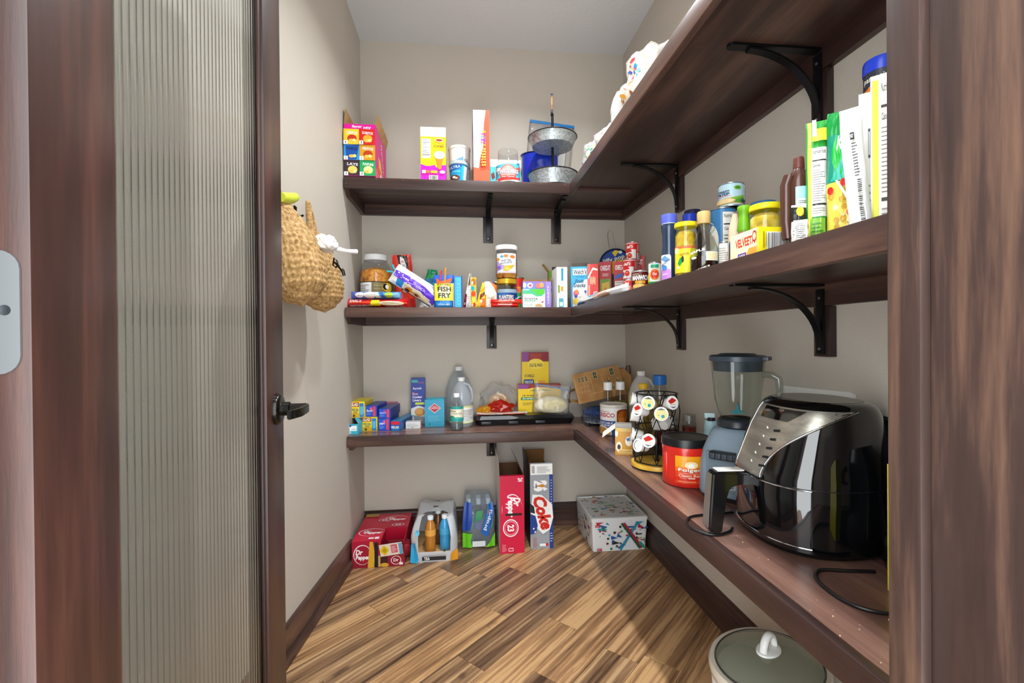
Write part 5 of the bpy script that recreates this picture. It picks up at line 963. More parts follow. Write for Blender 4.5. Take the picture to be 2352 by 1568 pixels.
# teal canister
A = at(976, 980, Z=Z); B = at(1021, 980, Y=A.y); w = B.x-A.x; h = at(998, 918, Y=A.y).z-Z
p = Pr(w/h); p.r(.0, 0, 1, 1, '#2a9fc4').p([(.5, .88), (.82, .69), (.5, .5), (.18, .69)], '#f0f2f2').p([(.5, .86), (.78, .69), (.5, .52), (.22, .69)], '#c02440').t('OLD', .5, .75, .2, .05, '#f0e0e0').t('FASHION', .5, .69, .4, .06, '#f0e0e0', bold=.02).lines(.18, .2, .85, .44, 7, '#6fc8d8', .3).e(.24, .1, .05, .04, '#1c8a5c')
T = carton('teal_tin', 'open turquoise tin with red diamond emblem', 'tin', ((A.x+B.x)/2, A.y+w*.42, Z), 0, (w, w*.84, h), '#2a9fc4', {'front': p}, {'front': (.001, 0)}, M('#55c4d4', .4), body='tin_body')
bm = bmesh.new(); a, b = w/2, w*.42; tube(bm, [(x, y, h) for x, y in rrect(-a, a, -b, b, .012, 4)], .0022, 6, closed=True); bm2('rolled_rim', bm, M('#3ab4d0', .3), T, 1.2)
# jugs and bottle of vinegar / water
def jug(name, label, u1, u2, vt, vb, cap, fill=None, lvl=.6, mat=None, handle=True, prn=None, Y=None):
    if Y is None: loc, r, h = cylbase(u1, u2, vt, vb, Z, False)
    else: loc, r, h = cylfit(u1, u2, vt, Z, Y=Y)
    t = thing(name, label, 'jug', loc, facing(loc)); mat = mat or MILKY
    prf = [(r*.86, .001), (r, .012), (r, h*.50), (r*.96, h*.62), (r*.72, h*.78), (r*.38, h*.90), (r*.26, h*.925), (r*.26, h*.94)]
    lathep('jug_wall', prf, mat, t, 28, 1, caps=False, sy=.92)
    if fill: lathep('liquid', [(r*.84, .003), (r*.965, .014), (r*.965, h*min(lvl, .5)), (r*(.965 if lvl <= .5 else .92), h*lvl), (0, h*lvl)], fill, t, 28, 1, caps=False, sy=.92)
    lathep('cap', [(r*.29, h*.925), (r*.3, h*.93), (r*.3, h*.99), (r*.27, h), (0, h)], M(cap, .45), t, 20, .6, caps=False)
    if handle: tubep('handle', [(r*.25, -r*.3, h*.88), (r*.62, -r*.62, h*.86), (r*.86, -r*.66, h*.76), (r*.95, -r*.6, h*.62), (r*.9, -r*.5, h*.52)], r*.11, mat, t, 8)
    if prn: prn.build('printed_label', t, cyl(r*1.003, h*.06, h*.46, -PI/2, PI*.9, sy=.92), (1/16, None))
    return t, r, h
WATER = glassy('water', '#e4eef2', .10, '#dfeaf0')
jug('large_water_jug', 'tallest clear plastic jug at the back', 1023, 1084, 841, 978, '#dfe2e4', None, handle=False, mat=glassy('jug_plastic', '#eef2f5', .22, '#e2e9ef'), Y=2.562)
p = Pr(1.4); p.r(.0, .1, 1, .95, '#f4f2e4').r(0, .88, 1, .95, '#e8e29a').r(.42, .14, .98, .84, '#fbfbf8').lines(.46, .2, .94, .8, 8, '#6a6a66', .3).r(0, .1, 1, .17, '#dfe8a0').r(.05, .6, .38, .8, '#4aa8b0')
jug('vinegar_jug', 'smaller milky jug with moulded handle and printed label', 1034, 1087, 866, 984, '#eef0f0', None, prn=p)
loc, r, h = cylbase(1034, 1065, 903, 990, Z, False)
t = thing('water_bottle', 'small clear bottle with green and cream label in front of the jugs', 'bottle', loc, facing(loc))
jarbody(t, [(r*.8, .001), (r*.96, .008), (r*.93, h*.05), (r*.98, h*.1), (r*.94, h*.15), (r*.98, h*.22), (r*.98, h*.68), (r*.8, h*.8), (r*.42, h*.88), (r*.38, h*.9)], CLEAR, 24, 'bottle_wall'); lathep('water', [(r*.76, .004), (r*.93, .01), (r*.93, h*.2)], WATER, t, 20, 1)
lathep('cap', [(r*.46, h*.9), (r*.46, h*.99), (r*.42, h)], M('#f2f4f4', .4), t, 20, .6)
p = Pr(1.2); p.r(0, 0, 1, 1, '#f0e9cf').r(0, .82, 1, 1, '#2a9c98').r(0, 0, 1, .16, '#2a9c98').t('PURE', .3, .68, .34, .12, '#5a4a3a').t('WATER', .55, .52, .5, .12, '#6a8a7a').e(.25, .26, .16, .12, '#2a8a5c').p([(0, .16), (.5, .3), (1, .2), (1, .16)], '#3ab0a0'); p.build('printed_label', t, cyl(r*.985, h*.26, h*.66, -PI/2, PI), (1/16, None))
# ---- party tray with things on it
A = at(1090, 979, Z=Z); X0, X1 = at(1086, 960, Y=A.y).x, at(1336, 960, Y=A.y).x; X1 = min(X1, .60); tw = X1-X0; td = YB-.03-A.y
t = thing('party_tray', 'black rectangular party tray with clear lid', 'tray', ((X0+X1)/2, A.y+td/2, Z)); a, b = tw/2, td/2; BLK = M('#101114', .22)
def rtray(bm, a0, b0, z0, a1, b1, z1, r=.03, cap0=False, cap1=False, mi=0):
    P0 = rrect(-a0, a0, -b0, b0, r); P1 = rrect(-a1, a1, -b1, b1, r); v0 = [bm.verts.new((x, y, z0)) for x, y in P0]; v1 = [bm.verts.new((x, y, z1)) for x, y in P1]; n = len(P0)
    for i in range(n): bm.faces.new((v0[i], v0[(i+1) % n], v1[(i+1) % n], v1[i])).material_index = mi
    if cap0: bm.faces.new(v0[::-1])
    if cap1: bm.faces.new(v1)
bm = bmesh.new(); rtray(bm, a*.93, b*.9, 0, a*.97, b*.96, .026, cap0=True); rtray(bm, a*.97, b*.96, .026, a, b, .030); rtray(bm, a, b, .030, a*.96, b*.95, .031, cap1=True); bm2('tray_base', bm, BLK, t, .5)
bm = bmesh.new(); rtray(bm, a*.985, b*.98, .0315, a*.94, b*.92, .050, cap1=True); bm2('clear_lid', bm, glassy('lid_plastic', '#c4c8cc', .12, '#60646a'), t, .5)
for x in (-.42, -.16, .1): boxp('catch', a*2*x, a*2*x+.05, -b*.985-.001, -b*.93, .008, .022, M('#3a3d42', .35), t, .002)
ZT = Z+.0508; TY = A.y
# flat packets
xc, w, h = fitfront(1092, 1222, 945, TY+.045, ZT, 950)
p = Pr(w/.02); p.r(0, 0, 1, 1, '#efe6dc').r(0, 0, .25, .4, '#c83a2a').r(.5, .1, .95, .6, '#d8481f').p([(.1, .5), (.4, .6), (.4, .9), (.1, .9)], '#e8c8b0')
pouch('tortilla_packet', 'flat white and red packet along the front of the tray', 'packet', (xc-.01, TY+.052, ZT), .0, w*.9, .014, .07, '#efe6dc', p, 'pillow', wr=.002, seed=41)
# bun in a clear bag with a red wrapper
C = at(1145, 915, Y=TY+.16)
T = lump('bun_bag', 'clear bag holding a golden bun', 'bread', (C.x, TY+.135, ZT), (.10, .055, .095), FILM, 22.0, sub=4)
bm = bmesh.new(); bmesh.ops.create_icosphere(bm, subdivisions=3, radius=1)
for v in bm.verts: v.co = Vector((v.co.x*.066, v.co.y*.04, max(0, (v.co.z+.55))*.066+.004+noise.noise(v.co*2)*.004))
bm2('bun', bm, specks('bun_crust', [(.35, '#c48a44'), (.65, '#e2b878')], 18, .6), T, 3.2)
t = lump('red_wrapper', 'crumpled translucent red plastic wrapper before the bun', 'wrapper', (at(1152, 940, Y=TY+.05).x, TY+.048, ZT+.014), (.058, .02, .036), glassy('red_film', '#ee6a55', .35, '#d8301f'), 27.0, amp=.45)
lump('yellow_wrapper', 'small yellow and red wrapper at the left of the tray', 'wrapper', (at(1122, 945, Y=TY+.13).x-.02, TY+.055, ZT+.014), (.04, .018, .022), glassy('yellow_film', '#f4d860', .6, '#e8a01c'), 29.0, amp=.4)
# taco boxes
def taco(n, txt, top):
    def f(a):
        p = Pr(a); p.r(0, 0, 1, 1, '#f0cc14').r(0, .84, 1, 1, '#8a1c2e').p([(.0, .84), (.22, .84), (.26, 1), (0, 1)], '#8a3a8c').p([(.3, .98), (.74, .98), (.70, .86), (.34, .86)], '#a8301e').e(.52, .8, .3, .09, '#f6dc4a').t('OLD EL PASO', .52, .78, .5, .055, '#3a2414', bold=.03).t(txt, .28, .60, .36, .05, '#2a2a2c', bold=.02).p(rrect(.06, .44, .44, .54, .03), '#1f4f80' if top else '#2f8a3c').t('STAND N STUFF' if top else 'SUPER', .25, .49, .3, .05, '#f0f4f6', bold=.02).lines(.1, .26, .34, .38, 3, '#8a7a1c', .3)
        if top: p.p([(.42, .2), (.56, .5), (.72, .52), (.88, .5), (.74, .2)], '#e8a83a').e(.56, .44, .06, .07, '#f2e6b8').e(.52, .26, .09, .09, '#7a2414').p([(.55, .30), (.98, .36), (.98, .24), (.6, .18)], '#c83060').t('Taco Dinner', .78, .27, .34, .06, '#f6dce4', rot=6).e(.2, .08, .1, .06, '#f6f0dc')
        return p
    return f
xc, w, h = fitfront(1200, 1262, 809, 2.545, Z, 850)
carton('taco_shell_box', 'tall yellow taco shell box standing at the back', 'food box', (xc, 2.582, Z+.052), 0, (w, .03, h-.052), {'all': '#f0cc14', 'top': '#8a1c2e'}, {'front': taco(1, '10 SHELLS', True)(w/(h-.05))})
xc, w, h = fitfront(1190, 1288, 882, 2.515, ZT, 900)
carton('taco_shell_box', 'wider yellow taco box half hidden by the dough bag', 'food box', (xc, 2.54, ZT+.0004), 0, (w, .05, h), {'all': '#f0cc14', 'top': '#8a1c2e'}, {'front': taco(2, '18 SHELLS', False)(w/h)})
# dough in a zip bag
xc, w, h = fitfront(1222, 1308, 882, TY+.05, ZT, 920)
T = pouch('dough_zip_bag', 'zip bag of pale dough with blue zipper on the tray', 'plastic bag', (xc, TY+.055, ZT), .05, w, h*.98, .06, FILM, None, 'stand', ry=math.radians(4), wr=.006, seed=44, body='bag_film')
bm = bmesh.new(); bmesh.ops.create_icosphere(bm, subdivisions=3, radius=1)
for v in bm.verts: v.co = Vector((v.co.x*w*.46*(1-.1*v.co.z), v.co.y*.028, max(0, v.co.z*.5+.42)*h*.62+.002+abs(noise.noise(v.co*3))*.006))
bm2('dough', bm, specks('pale_dough', [(.35, '#d8cc9c'), (.65, '#efe6c4')], 25, .6), T, 3.2)
bm = bmesh.new(); tube(bm, [(-w*.48+w*.96*i/10, .002*math.sin(i), h*(.97-.18*(i/10)**1.3)) for i in range(11)], .0032, 6); bm2('zipper', bm, M('#6f9fd8', .35), T, 1.2)
# ================================================================ lowest shelf, corner and right run
# ribbed clear basket of blue things under the paper bag
A = at(1318, 972, Z=Z); t = thing('clear_basket', 'ribbed clear plastic box filled with blue and foil wrappers', 'basket', (.715, 2.405, Z), -.12)
bm = bmesh.new(); rtray(bm, .082, .072, .0, .098, .088, .105, .02, cap0=True); bm2('basket_wall', bm, CLEAR, t, .6)
bm = bmesh.new()
for i in range(26):
    x = -.088+.176*i/25; cube(bm, x-.001, x+.001, -.0865, -.0835, .022, .1)
ribs = bm2('ribs', bm, glassy('rib_plastic', '#8fa4c8', .3, '#8898c0'), t); ribs['kind'] = 'stuff'
bm = bmesh.new(); rtray(bm, .098, .088, .105, .101, .091, .108, .02); bm2('basket_rim', bm, CLEAR, t, .6)
bm = bmesh.new(); bmesh.ops.create_icosphere(bm, subdivisions=4, radius=1)
for v in bm.verts: v.co = Vector((v.co.x*.082, v.co.y*.07, max(0, v.co.z*.5+.5)*.055+.035+noise.noise(v.co*5)*.006))
bm2('blue_wrappers', bm, specks('blue_wrap', [(.38, '#16357c'), (.5, '#2a62b8'), (.62, '#0f1f50')], 50, .35), t, .8)
bm = bmesh.new(); bmesh.ops.create_icosphere(bm, subdivisions=4, radius=1)
for v in bm.verts: v.co = Vector((v.co.x*.078, v.co.y*.066, max(0, v.co.z*.5+.5)*.022+.003+noise.noise(v.co*6)*.006))
bm2('foil', bm, specks('crumpled_foil', [(.4, '#5a5d62'), (.5, '#c8cbce'), (.62, '#8a8d92')], 60, .25), t, .5)
# paper bags
t = thing('kraft_paper_bag', 'brown paper bag printed with dark green windows, tipped on the basket', 'paper bag', (.735, 2.42, Z+.138), -.20, ry=math.radians(-13))
bw, bd, bh = .25, .075, .150
S = [(-bw/2, -bd, 0), (bw/2, -bd, .0), (bw/2, -.004, bh), (-bw/2, -.004, bh)]
bm = bmesh.new(); f0 = [bm.verts.new(x) for x in ((-bw/2, -bd, 0), (bw/2, -bd, 0), (bw/2, -.003, bh), (-bw/2, -.003, bh))]; f1 = [bm.verts.new(x) for x in ((-bw/2, bd, 0), (bw/2, bd, 0), (bw/2, .003, bh), (-bw/2, .003, bh))]
md = [bm.verts.new((-bw/2+.03, 0, 0)), bm.verts.new((-bw/2+.012, 0, bh*.7)), bm.verts.new((bw/2-.03, 0, 0)), bm.verts.new((bw/2-.012, 0, bh*.7))]
for q in ((f0[0], f0[1], f0[2], f0[3]), (f1[1], f1[0], f1[3], f1[2]), (f0[3], f0[2], f1[2], f1[3]), (f0[0], f0[3], md[1], md[0]), (f1[3], f1[0], md[0], md[1]), (f0[2], f0[1], md[2], md[3]), (f1[1], f1[2], md[3], md[2]), (f0[3], f1[3], md[1]), (f0[2], md[3], f1[2]), (f0[1], f0[0], md[0], md[2]), (f1[0], f1[1], md[2], md[0])): bm.faces.new(q)
bmesh.ops.recalc_face_normals(bm, faces=bm.faces[:]); bm2('bag_paper', bm, specks('brown_paper', [(.3, '#9a6d3c'), (.7, '#b98a54')], 14, .8), t)
p = Pr(bw/bh); G = '#23452f'
for k in range(3): p.p(rrect(.10+.075*k, .155+.075*k, .68, .86, .02), '#c9a878').p(rrect(.108+.075*k, .147+.075*k, .69, .85, .015), G).r(.108+.075*k, .765, .147+.075*k, .775, '#c9a878').r(.126+.075*k, .69, .130+.075*k, .85, '#c9a878')
for k in range(3):
    for j in range(2): p.e(.125+.075*k, .5-.14*j, .022, .045, '#cfae80').e(.125+.075*k, .5-.14*j, .017, .037, '#a87c48')
for x, y in ((.47, .82), (.83, .82)): p.p(rrect(x-.045, x+.045, y-.14, y+.12, .03), '#c9a878').p(rrect(x-.036, x+.036, y-.125, y+.105, .025), G).r(x-.003, y-.12, x+.003, y+.1, '#c9a878').r(x-.036, y-.02, x+.036, y-.01, '#c9a878')
p.r(.36, .2, .365, .75, '#cfae80').r(.6, .2, .605, .8, '#cfae80').r(.33, .22, .65, .23, '#cfae80')
for x, y in ((.72, .55), (.9, .5), (.78, .3), (.68, .3)): p.r(x-.03, y-.07, x+.03, y+.07, '#c0986a').r(x-.022, y-.06, x-.003, y-.005, G).r(x+.003, y-.06, x+.022, y-.005, G).r(x-.022, y+.005, x-.003, y+.06, G)
nrm = Vector((0, -bh, -bd+.003)).normalized(); nrm = Vector((0, -bh, bd)).normalized()
p.build('printed_panel', t, flat((-bw/2, -bd, 0), (bw, 0, 0), (0, bd-.003, bh), nrm))
bm = bmesh.new(); cube(bm, -.04, 0, -.06, .06, -.0008, .0008); o = bm2('bottom_flap', bm, KRAFT, t); o.location = (-bw/2, .01, .004); o.rotation_euler = (0, math.radians(18), 0)
bm = bmesh.new(); pts = [(-bw/2-.045, .05, .0), (-bw/2-.05, .05, .04), (-bw/2-.03, .05, .062), (-bw/2+.0, .05, .066), (-bw/2+.03, .05, .062)]; tube(bm, pts, .007, 6, flat=.2); bm2('paper_handle', bm, M('#5a4028', .7), t, 1.2)
t = thing('second_paper_bag', 'brown paper bag in the corner behind the juice jug', 'paper bag', (.885, 2.545, Z), -.3)
bm = bmesh.new(); prism(bm, [(-.06, 0), (.06, 0), (.06, .24), (.02, .285), (-.06, .27)], -.03, .03, 0, 'y'); bm2('bag_paper', bm, specks('brown_paper2', [(.3, '#a8783e'), (.7, '#c89a58')], 14, .8), t)
tubep('paper_handle', [(.03, -.02, .27), (.035, -.02, .295), (.05, -.02, .30), (.055, -.02, .255)], .004, M('#4a3422', .7), t, 6)
C = at(1446, 806, Y=2.58); t = thing('striped_straw', 'red and white striped paper straw standing in the corner', 'straw', (C.x-.005, 2.585, Z), 0, ry=math.radians(3))
bm = bmesh.new(); hs = C.z-Z; n = 46
rg = [[bm.verts.new((.0055*math.cos(2*PI*k/8), .0055*math.sin(2*PI*k/8), hs*i/n)) for k in range(8)] for i in range(n+1)]
for i in range(n):
    for k in range(8): bm.faces.new((rg[i][k], rg[i][(k+1) % 8], rg[i+1][(k+1) % 8], rg[i+1][k])).material_index = ((i+k) // 2) % 2
bm2('straw_tube', bm, [M('#b02030', .5), M('#f0ece8', .5)], t, 3.2)
# small seasoning bottles, oil, juice
OIL = glassy('golden_oil', '#e8d890', .35, '#cdb14c'); JUICE = glassy('yellow_juice', '#ecd98a', .55, '#d2b650')
def bottle(name, label, u1, u2, vt, X, cap, fill, lvl, caph=.13, neck=.45, Y=None, mat=None):
    loc, r, h = cylfit(u1, u2, vt, Z, X=None if Y else X, Y=Y); t = thing(name, label, 'bottle', loc, facing(loc))
    jarbody(t, [(r*.82, .001), (r*.98, .008), (r*.98, h*.2), (r*.9, h*.4), (r*.96, h*.56), (r*.9, h*.70), (r*neck*1.1, h*.83), (r*neck, h*(1-caph))], mat or CLEAR, 24, 'bottle_wall')
    lathep('liquid', [(r*.8, .003), (r*.93, .01), (r*.93, h*.2), (r*.86, h*min(.4, lvl)), (r*.88, h*lvl), (0, h*lvl)], fill, t, 24, 1, caps=False)
    lathep('cap', [(r*neck*1.15, h*(1-caph)), (r*neck*1.25, h*(1-caph)+.001), (r*neck*1.25, h-.003), (r*neck*1.1, h), (0, h)], M(cap, .4), t, 20, .6, caps=False); return t
bottle('clear_seasoning_bottle', 'small clear bottle with white cap, left of the pair by the paper bag', 1383, 1409, 877, .775, '#efeeec', WATER, .3, .17, .62, Y=2.255)
bottle('oil_seasoning_bottle', 'small bottle of pale oil with white cap, right of the pair', 1411, 1438, 876, .83, '#efeeec', OIL, .6, .17, .62, Y=2.255)
jug('juice_jug', 'rectangular jug of yellow juice with white cap', 1441, 1504, 852, 0, '#f2f0ec', M('#c9a93c', .35), .62, FROST, True, None, Y=2.24)
bottle('yellow_cap_bottle', 'bottle with yellow cap before the juice jug', 1462, 1492, 880, .84, '#e0b424', OIL, .7, .10, .6, Y=1.97)
bottle('blue_cap_oil_bottle', 'wide oil bottle with bright blue cap', 1492, 1538, 861, .845, '#1f6ec0', OIL, .62, .14, .55, Y=1.92)
# shortening can
loc, r, h = cylbase(1378, 1441, 922, 1001, Z)
p = Pr(1.3); p.r(0, 0, 1, 1, '#1a4490').r(0, .52, 1, 1, '#eeecea').t('CRISCO', .28, .73, .5, .16, '#c02038', bold=.03).r(.02, .84, .4, .87, '#c8a0a0').p(rrect(.56, .95, .30, .98, .12), '#f2f0ee').p(rrect(.575, .94, .33, .95, .11), '#8a4514').e(.75, .66, .15, .22, '#c86a1c').e(.7, .55, .09, .1, '#e08a34').e(.82, .75, .07, .1, '#b8560f').t('VEGETABLE', .27, .44, .42, .07, '#e8eef4', bold=.02).t('SHORTENING', .27, .35, .44, .07, '#e8eef4', bold=.02).e(.2, .06, .26, .26, '#f0e8d8').e(.2, .05, .24, .235, '#c8944a')
for k in range(9): p.e(.06+.14*(k % 3)+.03*(k // 3), .05+.08*(k // 3), .018, .022, '#5a2f10')
t = thing('shortening_can', 'blue and white vegetable shortening can with ivory lid', 'can', loc, facing(loc)); lathep('can_body', [(r*.96, 0), (r*.97, .003), (r*.97, h-.012)], M('#1a4490', .35), t, 36, .7); lathep('can_lid', [(r*.97, h-.014), (r, h-.012), (r, h-.002), (r*.97, h), (r*.9, h-.003), (0, h-.003)], M('#dcd8cc', .4), t, 36, .6, caps=False)
p.build('printed_label', t, cyl(r*.973, .003, h-.014, -PI/2, PI*.98), (1/20, None))
# coffee pod carton with torn flap
loc = at(1433, 1047, Z=Z); w = .066; d = .105; h = at(1440, 985, Y=loc.y).z-Z
def cof(a):
    p = Pr(a); p.r(0, 0, 1, 1, '#c88f2c').e(.08, .8, .09, .12, '#f0e6cc').r(.06, .88, .95, 1, '#d8b25a').e(.78, .52, .2, .18, '#f2ece0').p([(.62, .62), (.95, .68), (.9, .56), (.7, .52)], '#2a6ab0').e(.22, .3, .17, .2, '#f0e8d4').e(.22, .3, .1, .1, '#3a2414').r(.2, .05, .98, .22, '#e0c078').lines(.25, .07, .95, .2, 2, '#a87a2a', .35); return p
carton('coffee_pod_carton', 'tan coffee pod carton with torn drooping flap', 'food box', (loc.x+.022, loc.y+d/2+.012, Z), -.32, (w, d, h), {'all': '#c88f2c', 'left': '#3a2a1c'}, {'front': cof(w/h)}, {'left': (.062, 128), 'back': (.012, -60)}, M('#ece8e0', .6))
# coffee pod carousel
loc, r, h = cylbase(1447, 1571, 895, 1088, Z); R = r*.97
t = thing('pod_carousel', 'black wire coffee pod carousel on a round bamboo base', 'pod holder', loc, facing(loc)); CX = t
lathep('rubber_foot', [(R*.95, 0), (R*.95, .006)], M('#0e0e10', .6), t, 40); lathep('bamboo_base', [(R, .0062), (R*1.0, .018), (R*.985, .020), (0, .020)], specks('bamboo', [(.4, '#c99a2e'), (.6, '#e0b848')], 12, .4, (1, 1, .1)), t, 48, .6, caps=False)
RT = R*.80; hz = h-.002
def ring(nm, rr, z): tubep(nm, [(rr*math.cos(2*PI*i/36), rr*math.sin(2*PI*i/36), z) for i in range(36)], .0022, IRON, t, 6, closed=True)
ring('wire_ring', R*.86, .024); ring('wire_ring', RT, hz); ring('wire_ring', R*.84, .024+(hz-.024)*.5)
NW = 8
for sgn in (1, -1):
    for i in range(NW):
        pts = []
        for k in range(9):
            f = k/8; a = 2*PI*(i+sgn*f*1.5)/NW; rr = (R*.86+(RT-R*.86)*f)+R*.07*math.sin(PI*f*2)**2; pts.append((rr*math.cos(a), rr*math.sin(a), .024+(hz-.024)*f))
        tubep('wire', pts, .0017, IRON, t, 5)
lathep('centre_post', [(.006, .02), (.006, hz*.5)], IRON, t, 10)
def pod(lb, ang, z, kind, tilt=12):
    o = thing('coffee_pod', lb, 'coffee pod', (0, 0, 0), 0, 'coffee pods in the carousel')
    lathep('cup', [(.0165, -.040), (.0175, -.038), (.0215, -.003), (.0235, -.0025), (.0235, 0)], M('#e9e8e6', .4), o, 24, .8); p = Pr(1); p.e(.5, .5, .48, .48, '#f6f5f2')
    if kind == 'y': p.e(.5, .45, .42, .38, '#eee6a0').e(.6, .32, .12, .12, '#2aa0b4').p([(.2, .78), (.5, .9), (.8, .78), (.5, .76)], '#6a6a72').e(.3, .4, .04, .04, '#8a8a3a')
    if kind == 'r': p.p([(.12, .62), (.5, .86), (.85, .66), (.6, .5), (.3, .42)], '#c8281f').r(.28, .32, .72, .42, '#e8cfb4').p([(.2, .25), (.5, .1), (.78, .22), (.5, .2)], '#4a4a50')
    if kind == 'g': p.e(.42, .5, .28, .34, '#54565a').e(.52, .5, .3, .32, '#f2f2f0').e(.56, .5, .18, .2, '#d8d8da')
    p.build('foil_lid', o, flat((-.0235, -.0235, .0002), (.047, 0, 0), (0, .047, 0), (0, 0, 1)), rough=.35)
    yaw = facing(loc); A = ang-PI/2+yaw; q = R*.99
    d_ = Vector((math.cos(A)*math.cos(math.radians(tilt)), math.sin(A)*math.cos(math.radians(tilt)), math.sin(math.radians(tilt))))
    o.matrix_world = Matrix.Translation(Vector(loc)+Vector((math.cos(A)*q, math.sin(A)*q, z))) @ d_.to_track_quat('Z', 'Y').to_matrix().to_4x4()
def zr(v): return at(1505, v, Y=loc[1]-R*.8).z-Z
for ang, v, k, lb in ((-18, 925, 'y', 'yellow lidded coffee pod, upper middle of the carousel'), (36, 924, 'r', 'red banded coffee pod at the upper right of the carousel'), (-46, 944, 'r', 'red banded coffee pod at the upper left of the carousel'), (10, 949, 'y', 'yellow lidded coffee pod below the upper pair'), (-82, 922, 'y', 'coffee pod seen edge-on at the upper left rim'), (-86, 962, 'y', 'coffee pod seen edge-on at mid height on the left'), (-18, 1012, 'r', 'red banded coffee pod in the lower row'), (-46, 1027, 'g', 'grey and white coffee pod, lowest in the carousel'), (-84, 1008, 'r', 'coffee pod seen edge-on in the lower row'), (150, 985, 'g', 'coffee pod at the far side of the lower row'), (178, 990, 'g', 'coffee pod turned to the wall in the lower row')):
    pod(lb, math.radians(ang), zr(v), k)
# red coffee tub
loc, r, h = cylbase(1518, 1634, 989, 1123, Z); RED = M('#d3281c', .28, coat=.3)
t = thing('red_coffee_tub', 'large red plastic coffee tub with black lid', 'tub', loc, facing(loc))
lathep('tub_body', [(r*.9, 0), (r*.955, .005), (r*.965, h*.2), (r*.955, h*.28), (r*.955, h*.70), (r*.965, h*.74), (r*.96, h*.80), (r*.93, h*.83)], RED, t, 44, 1)
lathep('tub_lid', [(r*.96, h*.82), (r, h*.83), (r, h*.95), (r*.97, h*.985), (r*.9, h*.99), (r*.88, h*.975), (0, h*.975)], M('#131417', .35), t, 44, .6, caps=False)
p = Pr(1.1); p.r(0, 0, 1, 1, '#e0451c').r(0, .6, 1, 1, '#eda21c').r(0, .45, 1, .6, '#e8741c').e(.5, .68, .2, .13, '#f6e2b0').e(.5, .66, .1, .08, '#fff8e8').t('Folgers', .5, .48, .82, .17, '#7a1008', bold=.05).t('Folgers', .5, .485, .8, .16, '#fff6ea', bold=.02).r(.1, .375, .9, .385, '#f6dcc0').t('Classic Roast', .5, .30, .78, .09, '#f8ead8', bold=.01).r(.4, .19, .6, .225, '#f4e8e0').r(.15, .2, .36, .21, '#f0c8a0').lines(.1, .06, .9, .13, 1, '#e88a60', .6)
p.build('printed_label', t, cyl(r*.958, h*.10, h*.66, -PI/2+.22, PI*.42), (1/14, None), rough=.3)
for sg in (-1,):
    bm = bmesh.new(); tube(bm, [(r*.93*math.cos(-PI/2+sg*.95), r*.93*math.sin(-PI/2+sg*.95), h*f) for f in (.14, .3, .5, .66, .7)], [.004, .009, .009, .009, .004], 8); bm2('grip_rib', bm, RED, t, 1.2)
# salsa jars and small things behind
SALSA = specks('red_salsa', [(.35, '#4a0f08'), (.6, '#8a2412')], 40, .3)
for u1, u2, vt, X, lb in ((1566, 1600, 951, .875, 'right'), (1508, 1558, 957, .80, 'left')):
    loc, r, h = cylfit(u1, u2, vt, Z, X=X); t = thing('salsa_jar', 'glass jar of red salsa with tin lid, '+lb+' one behind the carousel', 'jar', loc, facing(loc), 'salsa jars')
    jarbody(t, [(r*.85, .001), (r*.97, .006), (r*.97, h*.74), (r*.86, h*.84)], GLASS); lathep('salsa', [(r*.83, .003), (r*.93, .008), (r*.93, h*.70)], SALSA, t, 20, 1); lathep('lid', [(r*.9, h*.84), (r*.92, h*.985), (r*.86, h), (0, h)], M('#a8a8a4', .4, .8), t, 24, .6, caps=False)
loc, r, h = cylfit(1615, 1652, 948, Z, X=.86); t = thing('pale_blue_bottle', 'pale blue bottle with lever spout against the wall', 'bottle', loc, facing(loc))
lathep('bottle_body', [(r*.9, 0), (r, .008), (r*.96, h*.62), (r*.86, h*.7), (r*.96, h*.72), (r*.8, h*.86)], M('#b4d9e2', .4), t, 24, .8); bm = bmesh.new(); cube(bm, -.022, .012, -.006, .006, h*.9, h, 0, .003); bm2('spout', bm, M('#c8e6ec', .4), t, .6); lathep('collar', [(r*.5, h*.85), (r*.5, h*.92)], M('#1a1c20', .4), t, 16)
# ================================================================ blender
BX, BY = .775, 1.250; rz = facing((BX, BY))-.30
t = thing('blender', 'grey kitchen blender with clear jar and charcoal lid', 'blender', (BX, BY, Z), rz); GB = M('#7b8c9a', .33)
def loft(bm, secs, n=6, cap0=True, cap1=True, mi=0, r_=.3):
    """secs: (halfx, halfy, z, offset_x, offset_y, corner radius)"""
    rings = []
    for hx, hy, z, ox, oy, rr in secs: rings.append([bm.verts.new((x+ox, y+oy, z)) for x, y in rrect(-hx, hx, -hy, hy, rr, n)])
    m = len(rings[0])
    for a, b in zip(rings[:-1], rings[1:]):
        for i in range(m): bm.faces.new((a[i], a[(i+1) % m], b[(i+1) % m], b[i])).material_index = mi
    if cap0: bm.faces.new(rings[0][::-1]).material_index = mi
    if cap1: bm.faces.new(rings[-1]).material_index = mi
bm = bmesh.new(); loft(bm, [(.070, .075, 0, 0, 0, .02), (.073, .078, .014, 0, 0, .02)]); bm2('foot', bm, M('#1a1416', .5), t, .6)
bm = bmesh.new(); loft(bm, [(.076, .082, .0142, 0, 0, .022), (.080, .086, .024, 0, 0, .024), (.079, .084, .10, 0, 0, .03), (.077, .078, .135, 0, .004, .034), (.062, .062, .185, 0, .012, .034), (.056, .056, .195, 0, .014, .034)], 8); bm2('motor_base', bm, GB, t, 1.0)
bm = bmesh.new(); loft(bm, [(.052, .0035, .0, 0, 0, .003), (.052, .0035, .11, 0, 0, .003)]); o = bm2('control_panel', bm, M('#6c7b87', .4), t, .6); o.location = (0, -.0835, .028); o.rotation_euler = (math.radians(1.5), 0, 0)
